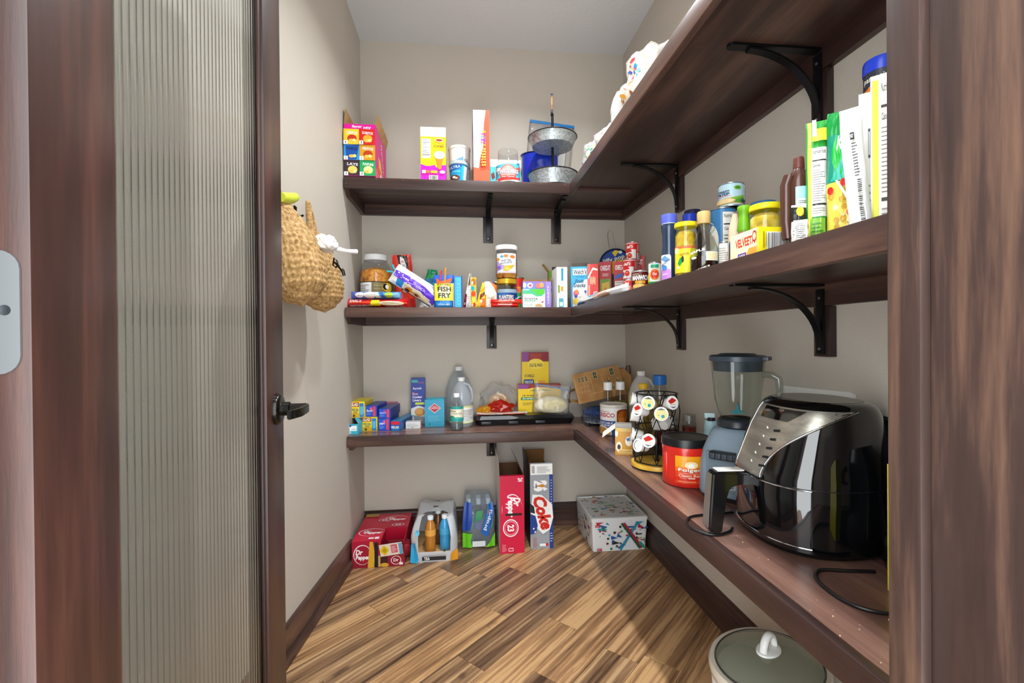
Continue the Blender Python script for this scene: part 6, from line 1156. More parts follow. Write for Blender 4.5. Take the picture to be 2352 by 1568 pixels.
p = Pr(.95); p.r(.2, .42, .8, .78, '#5d6b76').lines(.3, .5, .75, .74, 4, '#aab6be', .2).r(.26, .1, .74, .40, '#d8dee2').r(.275, .115, .725, .385, '#6c7b87').t('BLACK+', .5, .3, .34, .07, '#dfe5e8', bold=.02).t('DECKER', .5, .2, .34, .07, '#dfe5e8', bold=.02); p.build('printed_panel', t, flat((-.05, -.0874, .03), (.1, 0, 0), (0, .003, .105), (0, -1, 0)))
pod_ = boxp('button_housing', -.042, .042, -.100, -.070, .118, .140, M('#15181c', .35), t, .006)
for k in range(5): boxp('button', -.038+.0155*k, -.0245+.0155*k, -.104, -.099, .122, .137, M('#3c454e', .35), t, .0015)
lathep('jar_collar', [(.050, .196), (.055, .200), (.053, .216), (.046, .222)], M('#23282e', .35), t, 32, .8, oy=.014)
JH = at(1685, 832, Y=BY-.06).z-Z
bm = bmesh.new(); n = 40; rings = []
for (q, z) in ((.044, .222), (.052, .240), (.060, .275), (.066, .34), (.070, JH)):
    ring_ = []
    for i in range(n):
        a = 2*PI*i/n; rr = q*(1+.035*math.cos(4*a)+.02*math.cos(8*a)); ring_.append(bm.verts.new((rr*math.cos(a), .014+rr*math.sin(a), z)))
    rings.append(ring_)
for a, b in zip(rings[:-1], rings[1:]):
    for i in range(n): bm.faces.new((a[i], a[(i+1) % n], b[(i+1) % n], b[i]))
bm.faces.new(rings[0][::-1]); bm2('clear_jar', bm, GLASS, t, 1.0)
lathep('lid_plug', [(.064, JH-.028), (.066, JH)], M('#2d3740', .4), t, 32, .8, oy=.014); lathep('lid', [(.066, JH), (.075, JH+.001), (.075, JH+.014), (.070, JH+.017), (.052, JH+.018), (.046, JH+.022), (0, JH+.022)], M('#333e49', .35), t, 36, .6, caps=False, oy=.014)
boxp('lid_tab', .06, .086, -.006, .034, JH+.003, JH+.014, M('#333e49', .35), t, .003)
bm = bmesh.new(); tube(bm, [(.066, .014, JH-.035), (.088, .014, JH-.036), (.106, .014, JH-.045), (.110, .014, JH-.08), (.106, .014, JH-.13), (.085, .014, JH-.155), (.064, .014, JH-.15)], .010, 10); bm2('jar_handle', bm, GLASS, t, 1.2)
bm = bmesh.new(); prism(bm, [(-.022, .004), (-.004, 0), (.022, .006), (.006, .012), (.002, .034), (-.004, .012)], -.003, .003, 0, 'y'); o = bm2('blades', bm, M('#3f8f9c', .3, .4), t); o.location = (0, .014, .232)
# ================================================================ air fryer
FX, FY = .785, .988; fdir = math.atan2(.06, -1); rz = fdir+PI/2          # local -y is the front
t = thing('air_fryer', 'glossy black air fryer with brushed steel control panel', 'air fryer', (FX, FY, Z), rz); FH = .312
GLB = M('#06080b', .07, coat=1.0); CHR = M('#c6c8ca', .12, 1.0); SIL = M('#aca79d', .30, .85)
def supell(hx, hy, z, n=48, e=2.5, oy=0):
    out = []
    for i in range(n):
        a = 2*PI*i/n; c, s = math.cos(a), math.sin(a)
        out.append((math.copysign(abs(c)**(2/e), c)*hx, oy+math.copysign(abs(s)**(2/e), s)*hy, z))
    return out
def rad(z):     # half extents at a height
    f = z/FH
    pts = [(0, .136, .128), (.04, .146, .136), (.35, .150, .141), (.5, .149, .139), (.8, .133, .119), (.92, .124, .106), (.97, .117, .097), (1.0, .104, .081)]
    for (a, x0, y0), (b, x1, y1) in zip(pts[:-1], pts[1:]):
        if f <= b: k = (f-a)/(b-a); return x0+(x1-x0)*k, y0+(y1-y0)*k
    return pts[-1][1:]
def fry(a, z, k=0):
    hx, hy = rad(z); c, s = math.cos(a), math.sin(a); e = 2.4
    return Vector((math.copysign(abs(c)**(2/e), c)*(hx+k), math.copysign(abs(s)**(2/e), s)*(hy+k)+.05*max(0, z/FH-.5), z))
def shell(nm, z0, z1, mat, nz=16, n=56, k=0, caps=(True, True)):
    bm = bmesh.new(); R_ = [[bm.verts.new(fry(2*PI*i/n, z0+(z1-z0)*j/nz, k)) for i in range(n)] for j in range(nz+1)]
    for a, b in zip(R_[:-1], R_[1:]):
        for i in range(n): bm.faces.new((a[i], a[(i+1) % n], b[(i+1) % n], b[i]))
    if caps[0]: bm.faces.new(R_[0][::-1])
    if caps[1]: bm.faces.new(R_[-1])
    return bm2(nm, bm, mat, t, .7)
shell('base_ring', .0, .012, M('#0c0d10', .4), 3, k=-.004); shell('lower_body', .0125, FH*.455, GLB, 12); shell('upper_body', FH*.462, FH, GLB, 22); shell('seam', FH*.455, FH*.462, M('#1b1e22', .3), 1, k=-.002)
def strip(nm, fa, z0, z1, mat, k=.0012, nz=16, na=12):
    """panel on the curved front: fa(z) -> (start angle, end angle)"""
    bm = bmesh.new(); g = [[None]*(na+1) for _ in range(nz+1)]
    for j in range(nz+1):
        z = z0+(z1-z0)*j/nz; a0, a1 = fa(j/nz)
        for i in range(na+1): g[j][i] = bm.verts.new(fry(a0+(a1-a0)*i/na, z, k))
    for j in range(nz):
        for i in range(na): bm.faces.new((g[j][i], g[j][i+1], g[j+1][i+1], g[j+1][i]))
    return bm2(nm, bm, mat, t, 3.2)
fr0 = -PI/2
def pan(f): return (fr0-.34, fr0+.22+1.35*f**2.3)
SILB = wood('brushed_steel', 0, '#8f8a81', '#aaa59b', '#c4bfb4', 3, .3); SILB.node_tree.nodes['Principled BSDF'].inputs['Metallic'].default_value = .75
strip('control_panel', pan, FH*.47, FH*.955, SILB)
# top plate and screen
bm = bmesh.new(); v = [bm.verts.new(Vector((x*.9, y*.9+.025, FH+.0005))) for x, y, _ in supell(.104, .081, 0)]; bm.faces.new(v); bm2('top_plate', bm, M('#0f1113', .25, coat=.4), t)
strip('display', lambda f: (fr0-.12, fr0+.42+.3*f), FH*.865, FH*.945, M('#0a0b0d', .1, coat=1), .0022, 6, 6)
bm = bmesh.new(); tube(bm, [fry(pan(j/20)[1]+.01, FH*(.47+.485*j/20), .001) for j in range(21)], .0022, 6); bm2('chrome_trim', bm, CHR, t, 1.2)
bm = bmesh.new(); tube(bm, [fry(pan(j/20)[0]-.01, FH*(.47+.485*j/20), .001) for j in range(21)], .0018, 6); bm2('chrome_trim', bm, CHR, t, 1.2)
for j in range(5):
    z = FH*(.545+.062*j); bm = bmesh.new(); q = fry(fr0+.18+.018*j, z, .0015); q2 = fry(fr0+.27+.022*j, z+.002, .0015); tube(bm, [q, q2], .0028, 8, flat=1); bm2('button', bm, M('#16181a', .3), t, 1.2)
    bm = bmesh.new(); q = fry(fr0+.02+.02*j, z+.003, .0016); bmesh.ops.create_icosphere(bm, subdivisions=1, radius=.0035); 
    for vv in bm.verts: vv.co = vv.co*Vector((1, .3, 1)).x+q if False else Vector((vv.co.x, vv.co.y*.3, vv.co.z))+q
    bm2('symbol', bm, M('#e4e2dc', .5), t)
# drawer front outline
dz0, dz1 = .022, FH*.45
for a in (fr0+1.02,): tubep('drawer_seam', [fry(a, dz0+(dz1-dz0)*j/8, .0003) for j in range(9)], .0011, M('#2a2e33', .3), t, 5)
tubep('drawer_trim', [fry(fr0-1.0+2.02*j/24, dz1, .0008) for j in range(25)], .0013, CHR, t, 5); tubep('drawer_trim', [fry(fr0-1.0+2.02*j/24, dz0, .0008) for j in range(25)], .0014, CHR, t, 5)
# handle
FB = fry(fr0, FH*.43).y
hg = bpy.data.objects.new('handle', None); COL.objects.link(hg); hg.parent = t; hg.location = (-.012, 0, 0)
bm = bmesh.new(); prism(bm, [(FB+.012, FH*.455), (FB-.072, FH*.475), (FB-.083, FH*.46), (FB-.092, .018), (FB-.084, .006), (FB-.062, .006), (FB-.050, FH*.27), (FB-.042, FH*.35), (FB-.02, FH*.375), (FB+.012, FH*.37)], -.017, .017, 0, 'x'); bmesh.ops.bevel(bm, geom=bm.edges[:], offset=.004, segments=2, affect='EDGES'); bm2('grip', bm, M('#0b0d10', .2, coat=.6), hg, .5)
bm = bmesh.new(); prism(bm, [(FB-.0835, FH*.455), (FB-.0925, .020), (FB-.0945, .020), (FB-.0855, FH*.455)], -.0125, .0125, 0, 'x'); bm2('steel_face', bm, SIL, hg)
boxp('release_cover', -.014, .014, FB-.070, FB-.008, FH*.472, FH*.484, M('#d8d6d0', .3), hg, .002)
# things behind and beside the fryer
def lean_disc(name, label, cat, loc, R_, th, mat, rz, tilt, rim=None):
    o = thing(name, label, cat, loc, rz); a = bpy.data.objects
    c = lathep('disc', [(0, 0), (R_, 0), (R_, th), (0, th)], mat, o, 40, .6, caps=False); c.location = (0, -.003, R_*math.cos(tilt)+.001); c.rotation_euler = (PI/2-tilt, 0, 0)
    if rim: c2 = lathep('rim', [(R_*.97, -.002), (R_*1.02, th/2), (R_*.97, th+.002)], rim, o, 40, .6, caps=False); c2.location = c.location; c2.rotation_euler = c.rotation_euler
    return o
lean_disc('dark_pan_lid', 'dark round lid leaning on the wall behind the fryer', 'lid', (.943, .945, Z), .135, .004, M('#2c2a29', .35, .3), -PI/2, math.radians(1), M('#5a5a58', .3, .6))
A = at(1800, 885, X=.94); B = at(1964, 902, X=.94)
t = thing('white_cutting_mat', 'thin white board leaning behind the fryer', 'board', (.9405, (A.y+B.y)/2, Z), -PI/2); hh = max(A.z, B.z)-Z
bm = bmesh.new(); L_ = abs(A.y-B.y); prism(bm, [(-L_/2, 0), (L_/2, 0), (L_/2, B.z-Z-.004), (L_/2-.01, B.z-Z), (-L_/2, A.z-Z)], -.003, .003, 0, 'y'); bm2('board_panel', bm, M('#eceae4', .5), t)
# power cords
BC = M('#101114', .35)
def cord(label, pts, r=.0032):
    P_ = []
    for i in range(len(pts)-1):
        p0, p1, p2, p3 = [Vector(pts[max(0, min(len(pts)-1, i+k))]) for k in (-1, 0, 1, 2)]
        for s_ in range(6):
            f = s_/6; P_.append(.5*((2*p1)+(-p0+p2)*f+(2*p0-5*p1+4*p2-p3)*f*f+(-p0+3*p1-3*p2+p3)*f**3))
    P_.append(Vector(pts[-1])); o = tubep('power_cord', P_, r, BC, None, 8); return tag(o, label, 'cord')
zc_ = Z+.0035
cord('black power cord looped before the blender', [(*at(1684, 1176, Z=zc_).xy, zc_), (*at(1640, 1180, Z=zc_).xy, zc_), (*at(1592, 1185, Z=zc_).xy, zc_), (*at(1577, 1196, Z=zc_).xy, zc_), (*at(1590, 1215, Z=zc_).xy, zc_), (*at(1640, 1228, Z=zc_).xy, zc_), (*at(1674, 1221, Z=zc_).xy, zc_), (*at(1682, 1212, Z=zc_).xy, zc_)])
cord('black power cord curving from the coffee maker to the doorway', [(*at(2010, 1312, Z=zc_).xy, zc_), (*at(1940, 1310, Z=zc_).xy, zc_), (*at(1888, 1308, Z=zc_).xy, zc_), (*at(1874, 1322, Z=zc_).xy, zc_), (*at(1890, 1345, Z=zc_).xy, zc_), (*at(1940, 1380, Z=zc_).xy, zc_), (*at(2000, 1402, Z=zc_).xy, zc_), (*at(2055, 1410, Z=zc_).xy, zc_), (*at(2100, 1412, Z=zc_).xy, zc_)])
# coffee maker by the door frame
t = thing('coffee_maker', 'black countertop appliance with round knob by the door frame', 'appliance', (.868, .748, Z), -.35)
bm = bmesh.new(); loft(bm, [(.075, .07, 0, 0, 0, .03), (.08, .075, .02, 0, 0, .03), (.078, .07, .065, 0, .0, .03), (.06, .05, .085, 0, .01, .03), (.058, .048, .20, 0, .012, .03), (.05, .04, .235, 0, .012, .03)], 6); bm2('body', bm, M('#0c0d0f', .25, coat=.5), t, .8)
o = lathep('knob', [(.019, 0), (.019, .016), (.016, .019), (0, .019)], M('#3b3d40', .4), t, 28, .6, caps=False); o.location = (-.045, -.073, .045); o.rotation_euler = (PI/2, 0, 0)
tubep('side_handle', [(-.058, -.03, .2), (-.075, -.035, .195), (-.08, -.035, .17), (-.062, -.03, .16)], .008, M('#08090a', .3), t, 8)
A = at(2040, 1400, Z=Z); t = thing('yellow_box', 'tall yellow box standing at the door frame edge', 'box', (.745, .700, Z), -.35)
hh = at(2043, 1090, Y=.69).z-Z
bm = bmesh.new(); cube(bm, -.012, .012, -.02, .05, 0, hh, 0, .001); bm2('carton', bm, M('#e6dc16', .4), t); p = Pr(.25); p.r(.2, .35, .8, .7, '#f4f4f6').t('BISCUIT', .5, .52, 1.6, .05, '#4a3a90', rot=90, bold=.02); p.build('printed_panel', t, flat((-.012, -.02, 0), (.024, 0, 0), (0, 0, hh), (0, -1, 0)))
# ================================================================ on the floor
Z = .0006
# flat soda case with torn front
x0, x1, y0, y1, h = -.528, -.285, 2.240, 2.585, .124; w, d = x1-x0, y1-y0
t = thing('soda_case', 'dark red soda case lying flat with a torn opening', 'soda case', ((x0+x1)/2, (y0+y1)/2, Z)); RD, RT_ = M('#b01030', .35), M('#c81438', .35); a, b = w/2, d/2
bm = bmesh.new()
for c in ((-a, a, -b+.15, b, 0, h), (-a, -a+w*.55, -b, -b+.1499, 0, h), (-a+w*.5501, a, -b, -b+.1499, 0, h*.45)): cube(bm, *c)
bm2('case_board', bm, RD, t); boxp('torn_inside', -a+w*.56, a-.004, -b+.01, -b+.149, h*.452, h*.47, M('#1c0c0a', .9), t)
boxp('torn_wall', a-.0025, a, -b, -b+.149, h*.45, h*.99, RD, t); 
for k in range(3):
    o = lathep('soda_can', [(.026, 0), (.0325, .006), (.0325, .10), (.026, .112)], M('#7a1420', .3, .4), t, 20, .8); o.location = (-a+w*.63+.0*k, -b+.04+.0*k, h*.48) if k == 0 else (-a+w*.62, -b+.075+.0*k, h*.48); o.rotation_euler = (PI/2*0, PI/2, .1) if k == 0 else (0, PI/2, 0)
    if k == 2: bpy.data.objects.remove(o)
p = Pr(w/d); p.r(0, 0, 1, .0, '#c81438') if False else None
p = Pr(w/d); p.r(0, .44, 1, 1, '#c4163a').r(0, 0, .54, .44, '#c4163a')
for cx, cy, rot in ((.30, .30, 0), (.70, .76, 0)):
    p.e(cx, cy, .26, .13, '#f2dfe2').e(cx+.01, cy-.006, .25, .122, '#c4163a').t('Dr', cx-.09, cy+.03, .16, .07, '#f8f0f0', shear=.25, bold=.04).t('Pepper', cx+.04, cy-.03, .36, .09, '#f8f0f0', shear=.25, bold=.04)
for cx, cy in ((.46, .72), (.78, .52)): p.e(cx, cy, .13, .055, '#f2dfe2').e(cx, cy, .115, .047, '#c4163a').t('23', cx, cy, .12, .05, '#f8f0f0', bold=.03)
p.r(.02, .86, .3, .98, '#b88a2a').r(.3, .05, .4, .1, '#f4e4e4').r(.42, .04, .5, .11, '#f4e4e4')
p.build('printed_top', t, faces_of(w, d, h)['top'])
p = Pr(w/h); p.r(0, 0, 1, .45, '#8c0e26').r(0, .45, .55, 1, '#a81030').e(.2, .5, .17, .38, '#f2dfe2').e(.205, .49, .16, .355, '#9c0f2a').t('Dr', .14, .6, .14, .2, '#f8f0f0', shear=.2, bold=.04).t('Pepper', .21, .38, .28, .22, '#f8f0f0', shear=.2, bold=.04).p([(.30, 0), (.42, 0), (.44, .5), (.4, .98), (.34, .98)], '#d0a02c').r(.43, 0, .5, .95, '#1a1210').r(.5, .02, .54, .44, '#c0a46c').r(.55, .05, .68, .4, '#3a100c').e(.62, .08, .08, .08, '#c89a2a').e(.84, .24, .1, .17, '#e8c8cc').e(.84, .24, .085, .145, '#8c0e26').t('Dr', .84, .25, .1, .12, '#f0e0e0', bold=.03).r(.9, .06, .97, .16, '#e8d8d8')
p.build('printed_front', t, faces_of(w, d, h)['front'])
bm = bmesh.new(); cube(bm, 0, .105, -.001, .001, 0, .062); o = bm2('torn_flap', bm, M('#e9ddd0', .7), t); o.location = (-a+w*.55, -b-.002, h*.40); o.rotation_euler = (math.radians(14), math.radians(-6), 0)
p = Pr(1.7); p.r(0, 0, 1, 1, '#eadccb').p([(.0, .5), (.22, .98), (.42, .5), (.2, .04)], '#e8c818').p([(.1, .5), (.22, .75), (.33, .5), (.21, .26)], '#c8a010').r(.5, .2, .78, .92, '#d4586a').lines(.53, .3, .75, .85, 5, '#f4e0e0', .35).r(.85, 0, 1, 1, '#6aa8cc'); p.build('printed_flap', o, flat((0, -.0012, 0), (.105, 0, 0), (0, 0, .062), (0, -1, 0)))
# shrink-wrapped drink pack, torn open
def pack(name, label, cat, x0, x1, y0, y1, h, film, hole, seed, bump=.008):
    t = thing(name, label, cat, ((x0+x1)/2, (y0+y1)/2, Z)); a, b = (x1-x0)/2, (y1-y0)/2; bm = bmesh.new(); n = 64; zs = [0, .02, .06, .10, .14, .18, .21, .235, .25]; g = []
    for j, f in enumerate([z/.25*h for z in zs]):
        k = f/h; s = 1.0 if k < .55 else 1-.22*((k-.55)/.45)**1.6; ring = []
        P_ = rrect(-a*s, a*s, -b*s, b*s, .035*s, n//4-1)
        for i, (x, y) in enumerate(P_):
            q = Vector((x, y, f)); m = noise.noise(Vector((x*14+seed, y*14, f*12)))*bump + (.004*math.sin(x*90)*(k > .5))
            dr = Vector((x, y, 0)).normalized(); ring.append(bm.verts.new(q+dr*m*(.2 if j == 0 else 1)+Vector((0, 0, m*.6 if j else 0))))
        g.append(ring)
    m_ = len(g[0])
    for j in range(len(g)-1):
        for i in range(m_):
            c = (g[j][i].co+g[j+1][(i+1) % m_].co)/2
            if hole and hole(c): continue
            bm.faces.new((g[j][i], g[j][(i+1) % m_], g[j+1][(i+1) % m_], g[j+1][i]))
    # roof
    prev = g[-1]
    for s in (.75, .45, .15):
        ring = []
        for i, v in enumerate(g[-1]):
            q = Vector((v.co.x*s, v.co.y*s, h*(1.0+.03*(1-s))+noise.noise(Vector((v.co.x*s*30+seed, v.co.y*s*30, 0)))*.008)); ring.append(bm.verts.new(q))
        for i in range(m_):
            c = (prev[i].co+ring[(i+1) % m_].co)/2
            if hole and hole(c): continue
            bm.faces.new((prev[i], prev[(i+1) % m_], ring[(i+1) % m_], ring[i]))
        prev = ring
    if not hole: bm.faces.new(prev)
    bm2('shrink_film', bm, film, t, .9); return t, a, b
WF = glassy('white_shrink_film', '#e6eaee', .72, '#d9dde1', rough=.12)
t, a, b = pack('tea_pack', 'torn white shrink-wrapped pack of bottled drinks', 'drink pack', -.258, -.034, 2.262, 2.57, .205, WF, lambda c: c.y < -.06 and abs(c.x-.005) < .055 and c.z > .035, 3)
boxp('cardboard_tray', -a*.93, a*.93, -b*.93, b*.93, .001, .03, KRAFT, t)
p = Pr(.26/.2); p.p([(.0, .02), (.14, .0), (.18, .1), (.1, .5), (.02, .45)], '#2ea3d6').p([(.84, .02), (1.0, .05), (1, .3), (.86, .22)], '#e0951c').r(.25, .07, .75, .16, '#15171a').t('TEA', .35, .115, .12, .07, '#e8e8e8', bold=.03).e(.13, .72, .05, .06, '#5ab4d8').t('LEAF', .07, .42, .08, .04, '#5a6068', rot=80).t('5', .72, .3, .05, .07, '#222', bold=.02).lines(.2, .02, .3, .07, 3, '#b8bcc0', .4)
p.build('printed_film', t, lambda u, v, k: Vector(((u-.5)*a*2.02*(1 if v < .5 else 1-.25*(v-.5)), -b*(1 if v < .55 else 1-.22*((v-.55)/.45)**1.6)-.0095-k-(.012 if .1 < u < .9 else .004), .003+v*.2)), (1/12, 1/12))
LOCP = t.location.copy()
for k, (dx, dy, colr, cc, lb) in enumerate(((-.022, -.095, '#b8772c', '#dde4ea', 'amber tea bottle standing left in the torn pack'), (.048, -.085, '#3a96cc', '#e4e8ec', 'blue labelled bottle standing right in the torn pack'), (.012, -.015, '#5a3a24', '#dfe3e6', 'dark tea bottle deeper inside the torn pack'))):
    o = thing('tea_bottle', lb, 'bottle', (LOCP.x+dx, LOCP.y+dy, Z+.0305), 0, 'bottles in the torn pack'); r = .027; hh = .17
    lathep('bottle_body', [(r*.85, 0), (r, .006), (r*.94, .03), (r, .045), (r*.92, .06), (r, .075), (r, .11), (r*.75, .135), (r*.45, .15), (r*.42, .155)], M(colr, .15, coat=.4), o, 20, .9); lathep('cap', [(r*.55, .153), (r*.55, .168), (r*.5, hh)], M(cc, .4), o, 18, .6)
    lathep('label_band', [(r*1.01, .078), (r*1.01, .108)], M(('#e8a84a', '#4aa8d8', '#7a5638')[k], .4), o, 20, .6, caps=False)
# sport water pack
GF = glassy('clear_shrink_film', '#e8eef4', .22, '#c8d4de', rough=.06)
t, a, b = pack('sport_water_pack', 'clear shrink-wrapped pack of blue and green sport water', 'drink pack', -.012, .158, 2.395, 2.58, .245, GF, None, 9, .005); LOCP = t.location.copy()
p = Pr(.18/.25); p.p([(.0, .0), (.3, .0), (.25, .14), (.3, .3), (.0, .32)], '#6cc820').p([(.7, 0), (1, 0), (1, .3), (.86, .12)], '#6cc820').p([(.0, .36), (.24, .38), (.3, .6), (.26, .95), (.05, .98), (0, .9)], '#1c46a0').p([(.56, .3), (.78, .22), (1, .75), (1, .95), (.84, .92)], '#1c63b4').t('propel', .8, .58, .62, .1, '#e8f2f6', rot=66, bold=.02).p([(.36, .55), (.6, .62), (.64, .8), (.42, .78)], '#1c8a58').r(.3, .02, .7, .14, '#e4e8ea').e(.86, .76, .04, .03, '#e0702a')
p.build('printed_film', t, lambda u, v, k: Vector(((u-.5)*a*1.95*(1 if v < .55 else 1-.24*(v-.5)), -b*(1 if v < .55 else 1-.22*((v-.55)/.45)**1.6)-.006-k-(.009 if .12 < u < .88 else .0), .004+v*.235)), (1/12, 1/12))
for k in range(6):
    o = thing('sport_water_bottle', ['green','blue'][k % 2]+' labelled sport water bottle inside the wrapped pack, '+['left','middle','right'][k % 3]+' of the '+['front','back'][k//3]+' row', 'bottle', (LOCP.x-.052+.052*(k % 3), LOCP.y-.045+.06*(k//3), Z+.001), 0, 'bottles inside the wrapped water pack'); r = .0255
    lathep('bottle_wall', [(r*.85, 0), (r, .006), (r*.92, .06), (r, .1), (r, .15), (r*.6, .195), (r*.45, .21)], glassy('aqua_plastic', '#cfe2ee', .25, '#9cc4dc') if k == 0 and 'aq' not in globals() else globals().get('aq') or CLEAR, o, 18, .9, caps=False)
    lathep('label_band', [(r*1.01, .08), (r*1.01, .14)], M('#1c58b0' if k % 2 else '#2a9a6a', .35), o, 18, .6, caps=False); lathep('cap', [(r*.5, .205), (r*.5, .228), (r*.4, .234)], M('#d6e2ea', .4), o, 16, .6)
# upright soda cases
x0, x1, yf = .176, .299, 2.302; w = x1-x0; h = at(1177, 1093, Y=yf).z-Z; d = .262
p = Pr(w/h); p.r(0, 0, 1, 1, '#d2103e').r(0, 0, 1, .985, '#cf1240').e(.5, .57, .42, .20, '#f6e2e6').e(.52, .565, .40, .19, '#cf1240').r(.1, .35, .3, .75, '#cf1240')
p.t('Dr', .66, .66, .13*h/w, .3*w/h, '#fbf2f4', rot=-90, shear=.2, bold=.05).t('Pepper', .42, .57, .30*h/w, .36*w/h, '#fbf2f4', rot=-90, shear=.2, bold=.05).r(.18, .488, .86, .500, '#5a0a1c').r(.2, .46, .9, .488, '#1a0a0c') if False else p.t('Dr', .70, .665, .12*h/w, .28*w/h, '#fbf2f4', rot=-90, shear=.2, bold=.05).t('Pepper', .42, .60, .27*h/w, .36*w/h, '#fbf2f4', rot=-90, shear=.2, bold=.05)
p.e(.44, .33, .32, .115, '#fbf2f4').e(.44, .33, .285, .10, '#cf1240').e(.44, .33, .25, .087, '#f3ccd4').e(.44, .33, .235, .08, '#cf1240').t('23', .44, .33, .09*h/w, .28*w/h, '#fbf2f4', rot=-90, bold=.04).t('24', .84, .95, .05*h/w, .2*w/h, '#fbf2f4', rot=-90, bold=.04).lines(.08, .03, .28, .13, 6, '#f0a8b8', .35).p(rrect(.34, .54, .03, .075, .012), '#f3ccd4').r(.36, .04, .52, .065, '#cf1240')
p.p(rrect(.22, .9, .492, .52, .012), '#1c0a0c')
carton('upright_soda_case', 'tall bright red soda case standing open on its end', 'soda case', ((x0+x1)/2, yf+d/2, Z), 0, (w, d, h), {'all': '#cf1240', 'left': '#e8e4e0'}, {'front': p}, {'left': (.095, 2), 'right': (.085, -26), 'front': (.012, -80)}, M('#6a4a30', .85))
x0, x1, yf = .334, .452, 2.335; w = x1-x0; h = at(1240, 1090, Y=yf).z-Z; d = .262
p = Pr(w/h); p.r(0, 0, 1, 1, '#9ba0a6').r(.84, 0, 1, 1, '#1f3f8e')
for k in range(9): p.e(.92, .62+.038*k, .025, .006, '#eef2f8')
p.t('26', .46, .85, .15*h/w, .62*w/h, '#f4f4f2', rot=-90, bold=.09).p([(.34, .86), (.52, .875), (.62, .87), (.62, .835), (.52, .83), (.34, .845)], '#c98a2a').t('FIFA', .26, .85, .06*h/w, .09*w/h, '#1c1c1e', rot=-90, bold=.03)
p.p([(.1, .74), (.5, .73), (.95, .6), (1, .42), (.85, .26), (.55, .2), (.1, .34), (.02, .5)], '#f2f2f0').p([(.0, .48), (.22, .45), (.32, .32), (.24, .22), (0, .2)], '#1f3f8e').p([(0, .62), (.16, .58), (.2, .48), (0, .5)], '#20242c')
p.t('Coke', .55, .49, .46*h/w, .58*w/h, '#d0281c', rot=-74, shear=.25, bold=.05).e(.14, .28, .035, .012, '#eef2f8').e(.2, .235, .035, .012, '#eef2f8').lines(.1, .03, .32, .17, 7, '#b86a6e', .35).p(rrect(.4, .66, .04, .075, .01), '#eef0f0').e(.72, .06, .06, .02, '#c82a2c').lines(.86, .1, .98, .24, 4, '#c8d4ec', .3)
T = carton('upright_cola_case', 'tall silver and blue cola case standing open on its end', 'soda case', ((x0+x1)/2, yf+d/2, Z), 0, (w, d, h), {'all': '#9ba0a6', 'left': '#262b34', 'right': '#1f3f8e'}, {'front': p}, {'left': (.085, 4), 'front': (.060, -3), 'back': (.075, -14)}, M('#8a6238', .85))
p = Pr(2); p.r(.02, .02, .98, .95, '#f0f0ee').bars(.06, .1, .2, .85, 8).lines(.3, .2, .9, .8, 5, '#8a8a88', .3); p.build('shipping_label', T, flat((-w/2, -d/2-.0025, h), (w, 0, 0), (0, .003, .058), (0, -1, 0)))
# printed storage bin with lid
x0, x1, y0, y1, h = .632, .925, 2.255, 2.585, .172
t = thing('storage_bin', 'white plastic storage bin printed with small festive triangles', 'bin', ((x0+x1)/2, (y0+y1)/2, Z)); a, b = (x1-x0)/2, (y1-y0)/2; WP = M('#e8ebec', .35)
bm = bmesh.new(); loft(bm, [(a*.93, b*.93, 0, 0, 0, .01), (a*.985, b*.985, h-.02, 0, 0, .012)]); bm2('bin_body', bm, WP, t, .6)
bm = bmesh.new(); loft(bm, [(a, b, h-.0198, 0, 0, .014), (a*1.01, b*1.01, h-.012, 0, 0, .014), (a*1.01, b*1.01, h-.003, 0, 0, .014), (a*.98, b*.98, h, 0, 0, .014), (a*.94, b*.94, h, 0, 0, .012), (a*.93, b*.93, h-.006, 0, 0, .012)]); bm2('bin_lid', bm, WP, t, .6)
CC = ('#b0203a', '#1f7a5c', '#2f8fb0', '#6a2a20', '#c8902a', '#58b070', '#2a2a2c', '#c83048', '#1c5aa0')
def confetti(p, n, seed, s, x0=.03, x1=.97, y0=.05, y1=.95):
    rr = random.Random(seed)
    for k in range(n):
        x, y = rr.uniform(x0, x1), rr.uniform(y0, y1); c = rr.choice(CC); q = s*1.9*rr.uniform(.35, 1.1); sh = rr.random(); an = rr.uniform(-.5, .5)
        if sh < .35: pts = [(0, 0), (q*1.6, q*.2), (0, q)]
        elif sh < .6: pts = [(0, 0), (q*1.5, q*.1), (q*1.5, q*.45), (0, q*.35)]
        else: pts = [(q*.3*math.cos(z), q*.3*math.sin(z)) for z in (0, 1.2, 2.4, 3.6, 4.8)]
        p.p([(x+(u*math.cos(an)-v*math.sin(an))/p.asp, y+(u*math.sin(an)+v*math.cos(an))) for u, v in pts], c)
    return p
p = confetti(Pr(a/b), 70, 5, .042); o = p.build('printed_lid', t, flat((-a*.92, -b*.92, h-.0058), (a*1.84, 0, 0), (0, b*1.84, 0), (0, 0, 1))); o['kind'] = 'stuff'
p = Pr(a*2/h); confetti(p, 48, 8, .085)
p.p([(.48, .06), (.52, .02), (.82, .93), (.78, .97)], '#2f8fb0').p([(.44, .05), (.56, .2), (.6, .26), (.52, .22)], '#1c7ab8').p([(.50, .94), (.53, .98), (.90, .08), (.86, .04)], '#1f5a3c').p([(.54, .95), (.57, .98), (.93, .1), (.90, .06)], '#b0203a').p([(.84, .25), (.95, .05), (.98, .08), (.88, .3)], '#1f9a80').r(.04, .86, .13, .94, '#c01c34').lines(.05, .88, .12, .93, 2, '#f0d0d4', .4).r(.06, .04, .15, .12, '#c01c34').lines(.07, .06, .14, .11, 2, '#f0d0d4', .4)
o = p.build('printed_front', t, lambda u, v, k: Vector(((u-.5)*2*a*(.93+.05*v), -b*(.93+.055*v)-k-.0004, v*(h-.024)+.002))); o['kind'] = 'stuff'
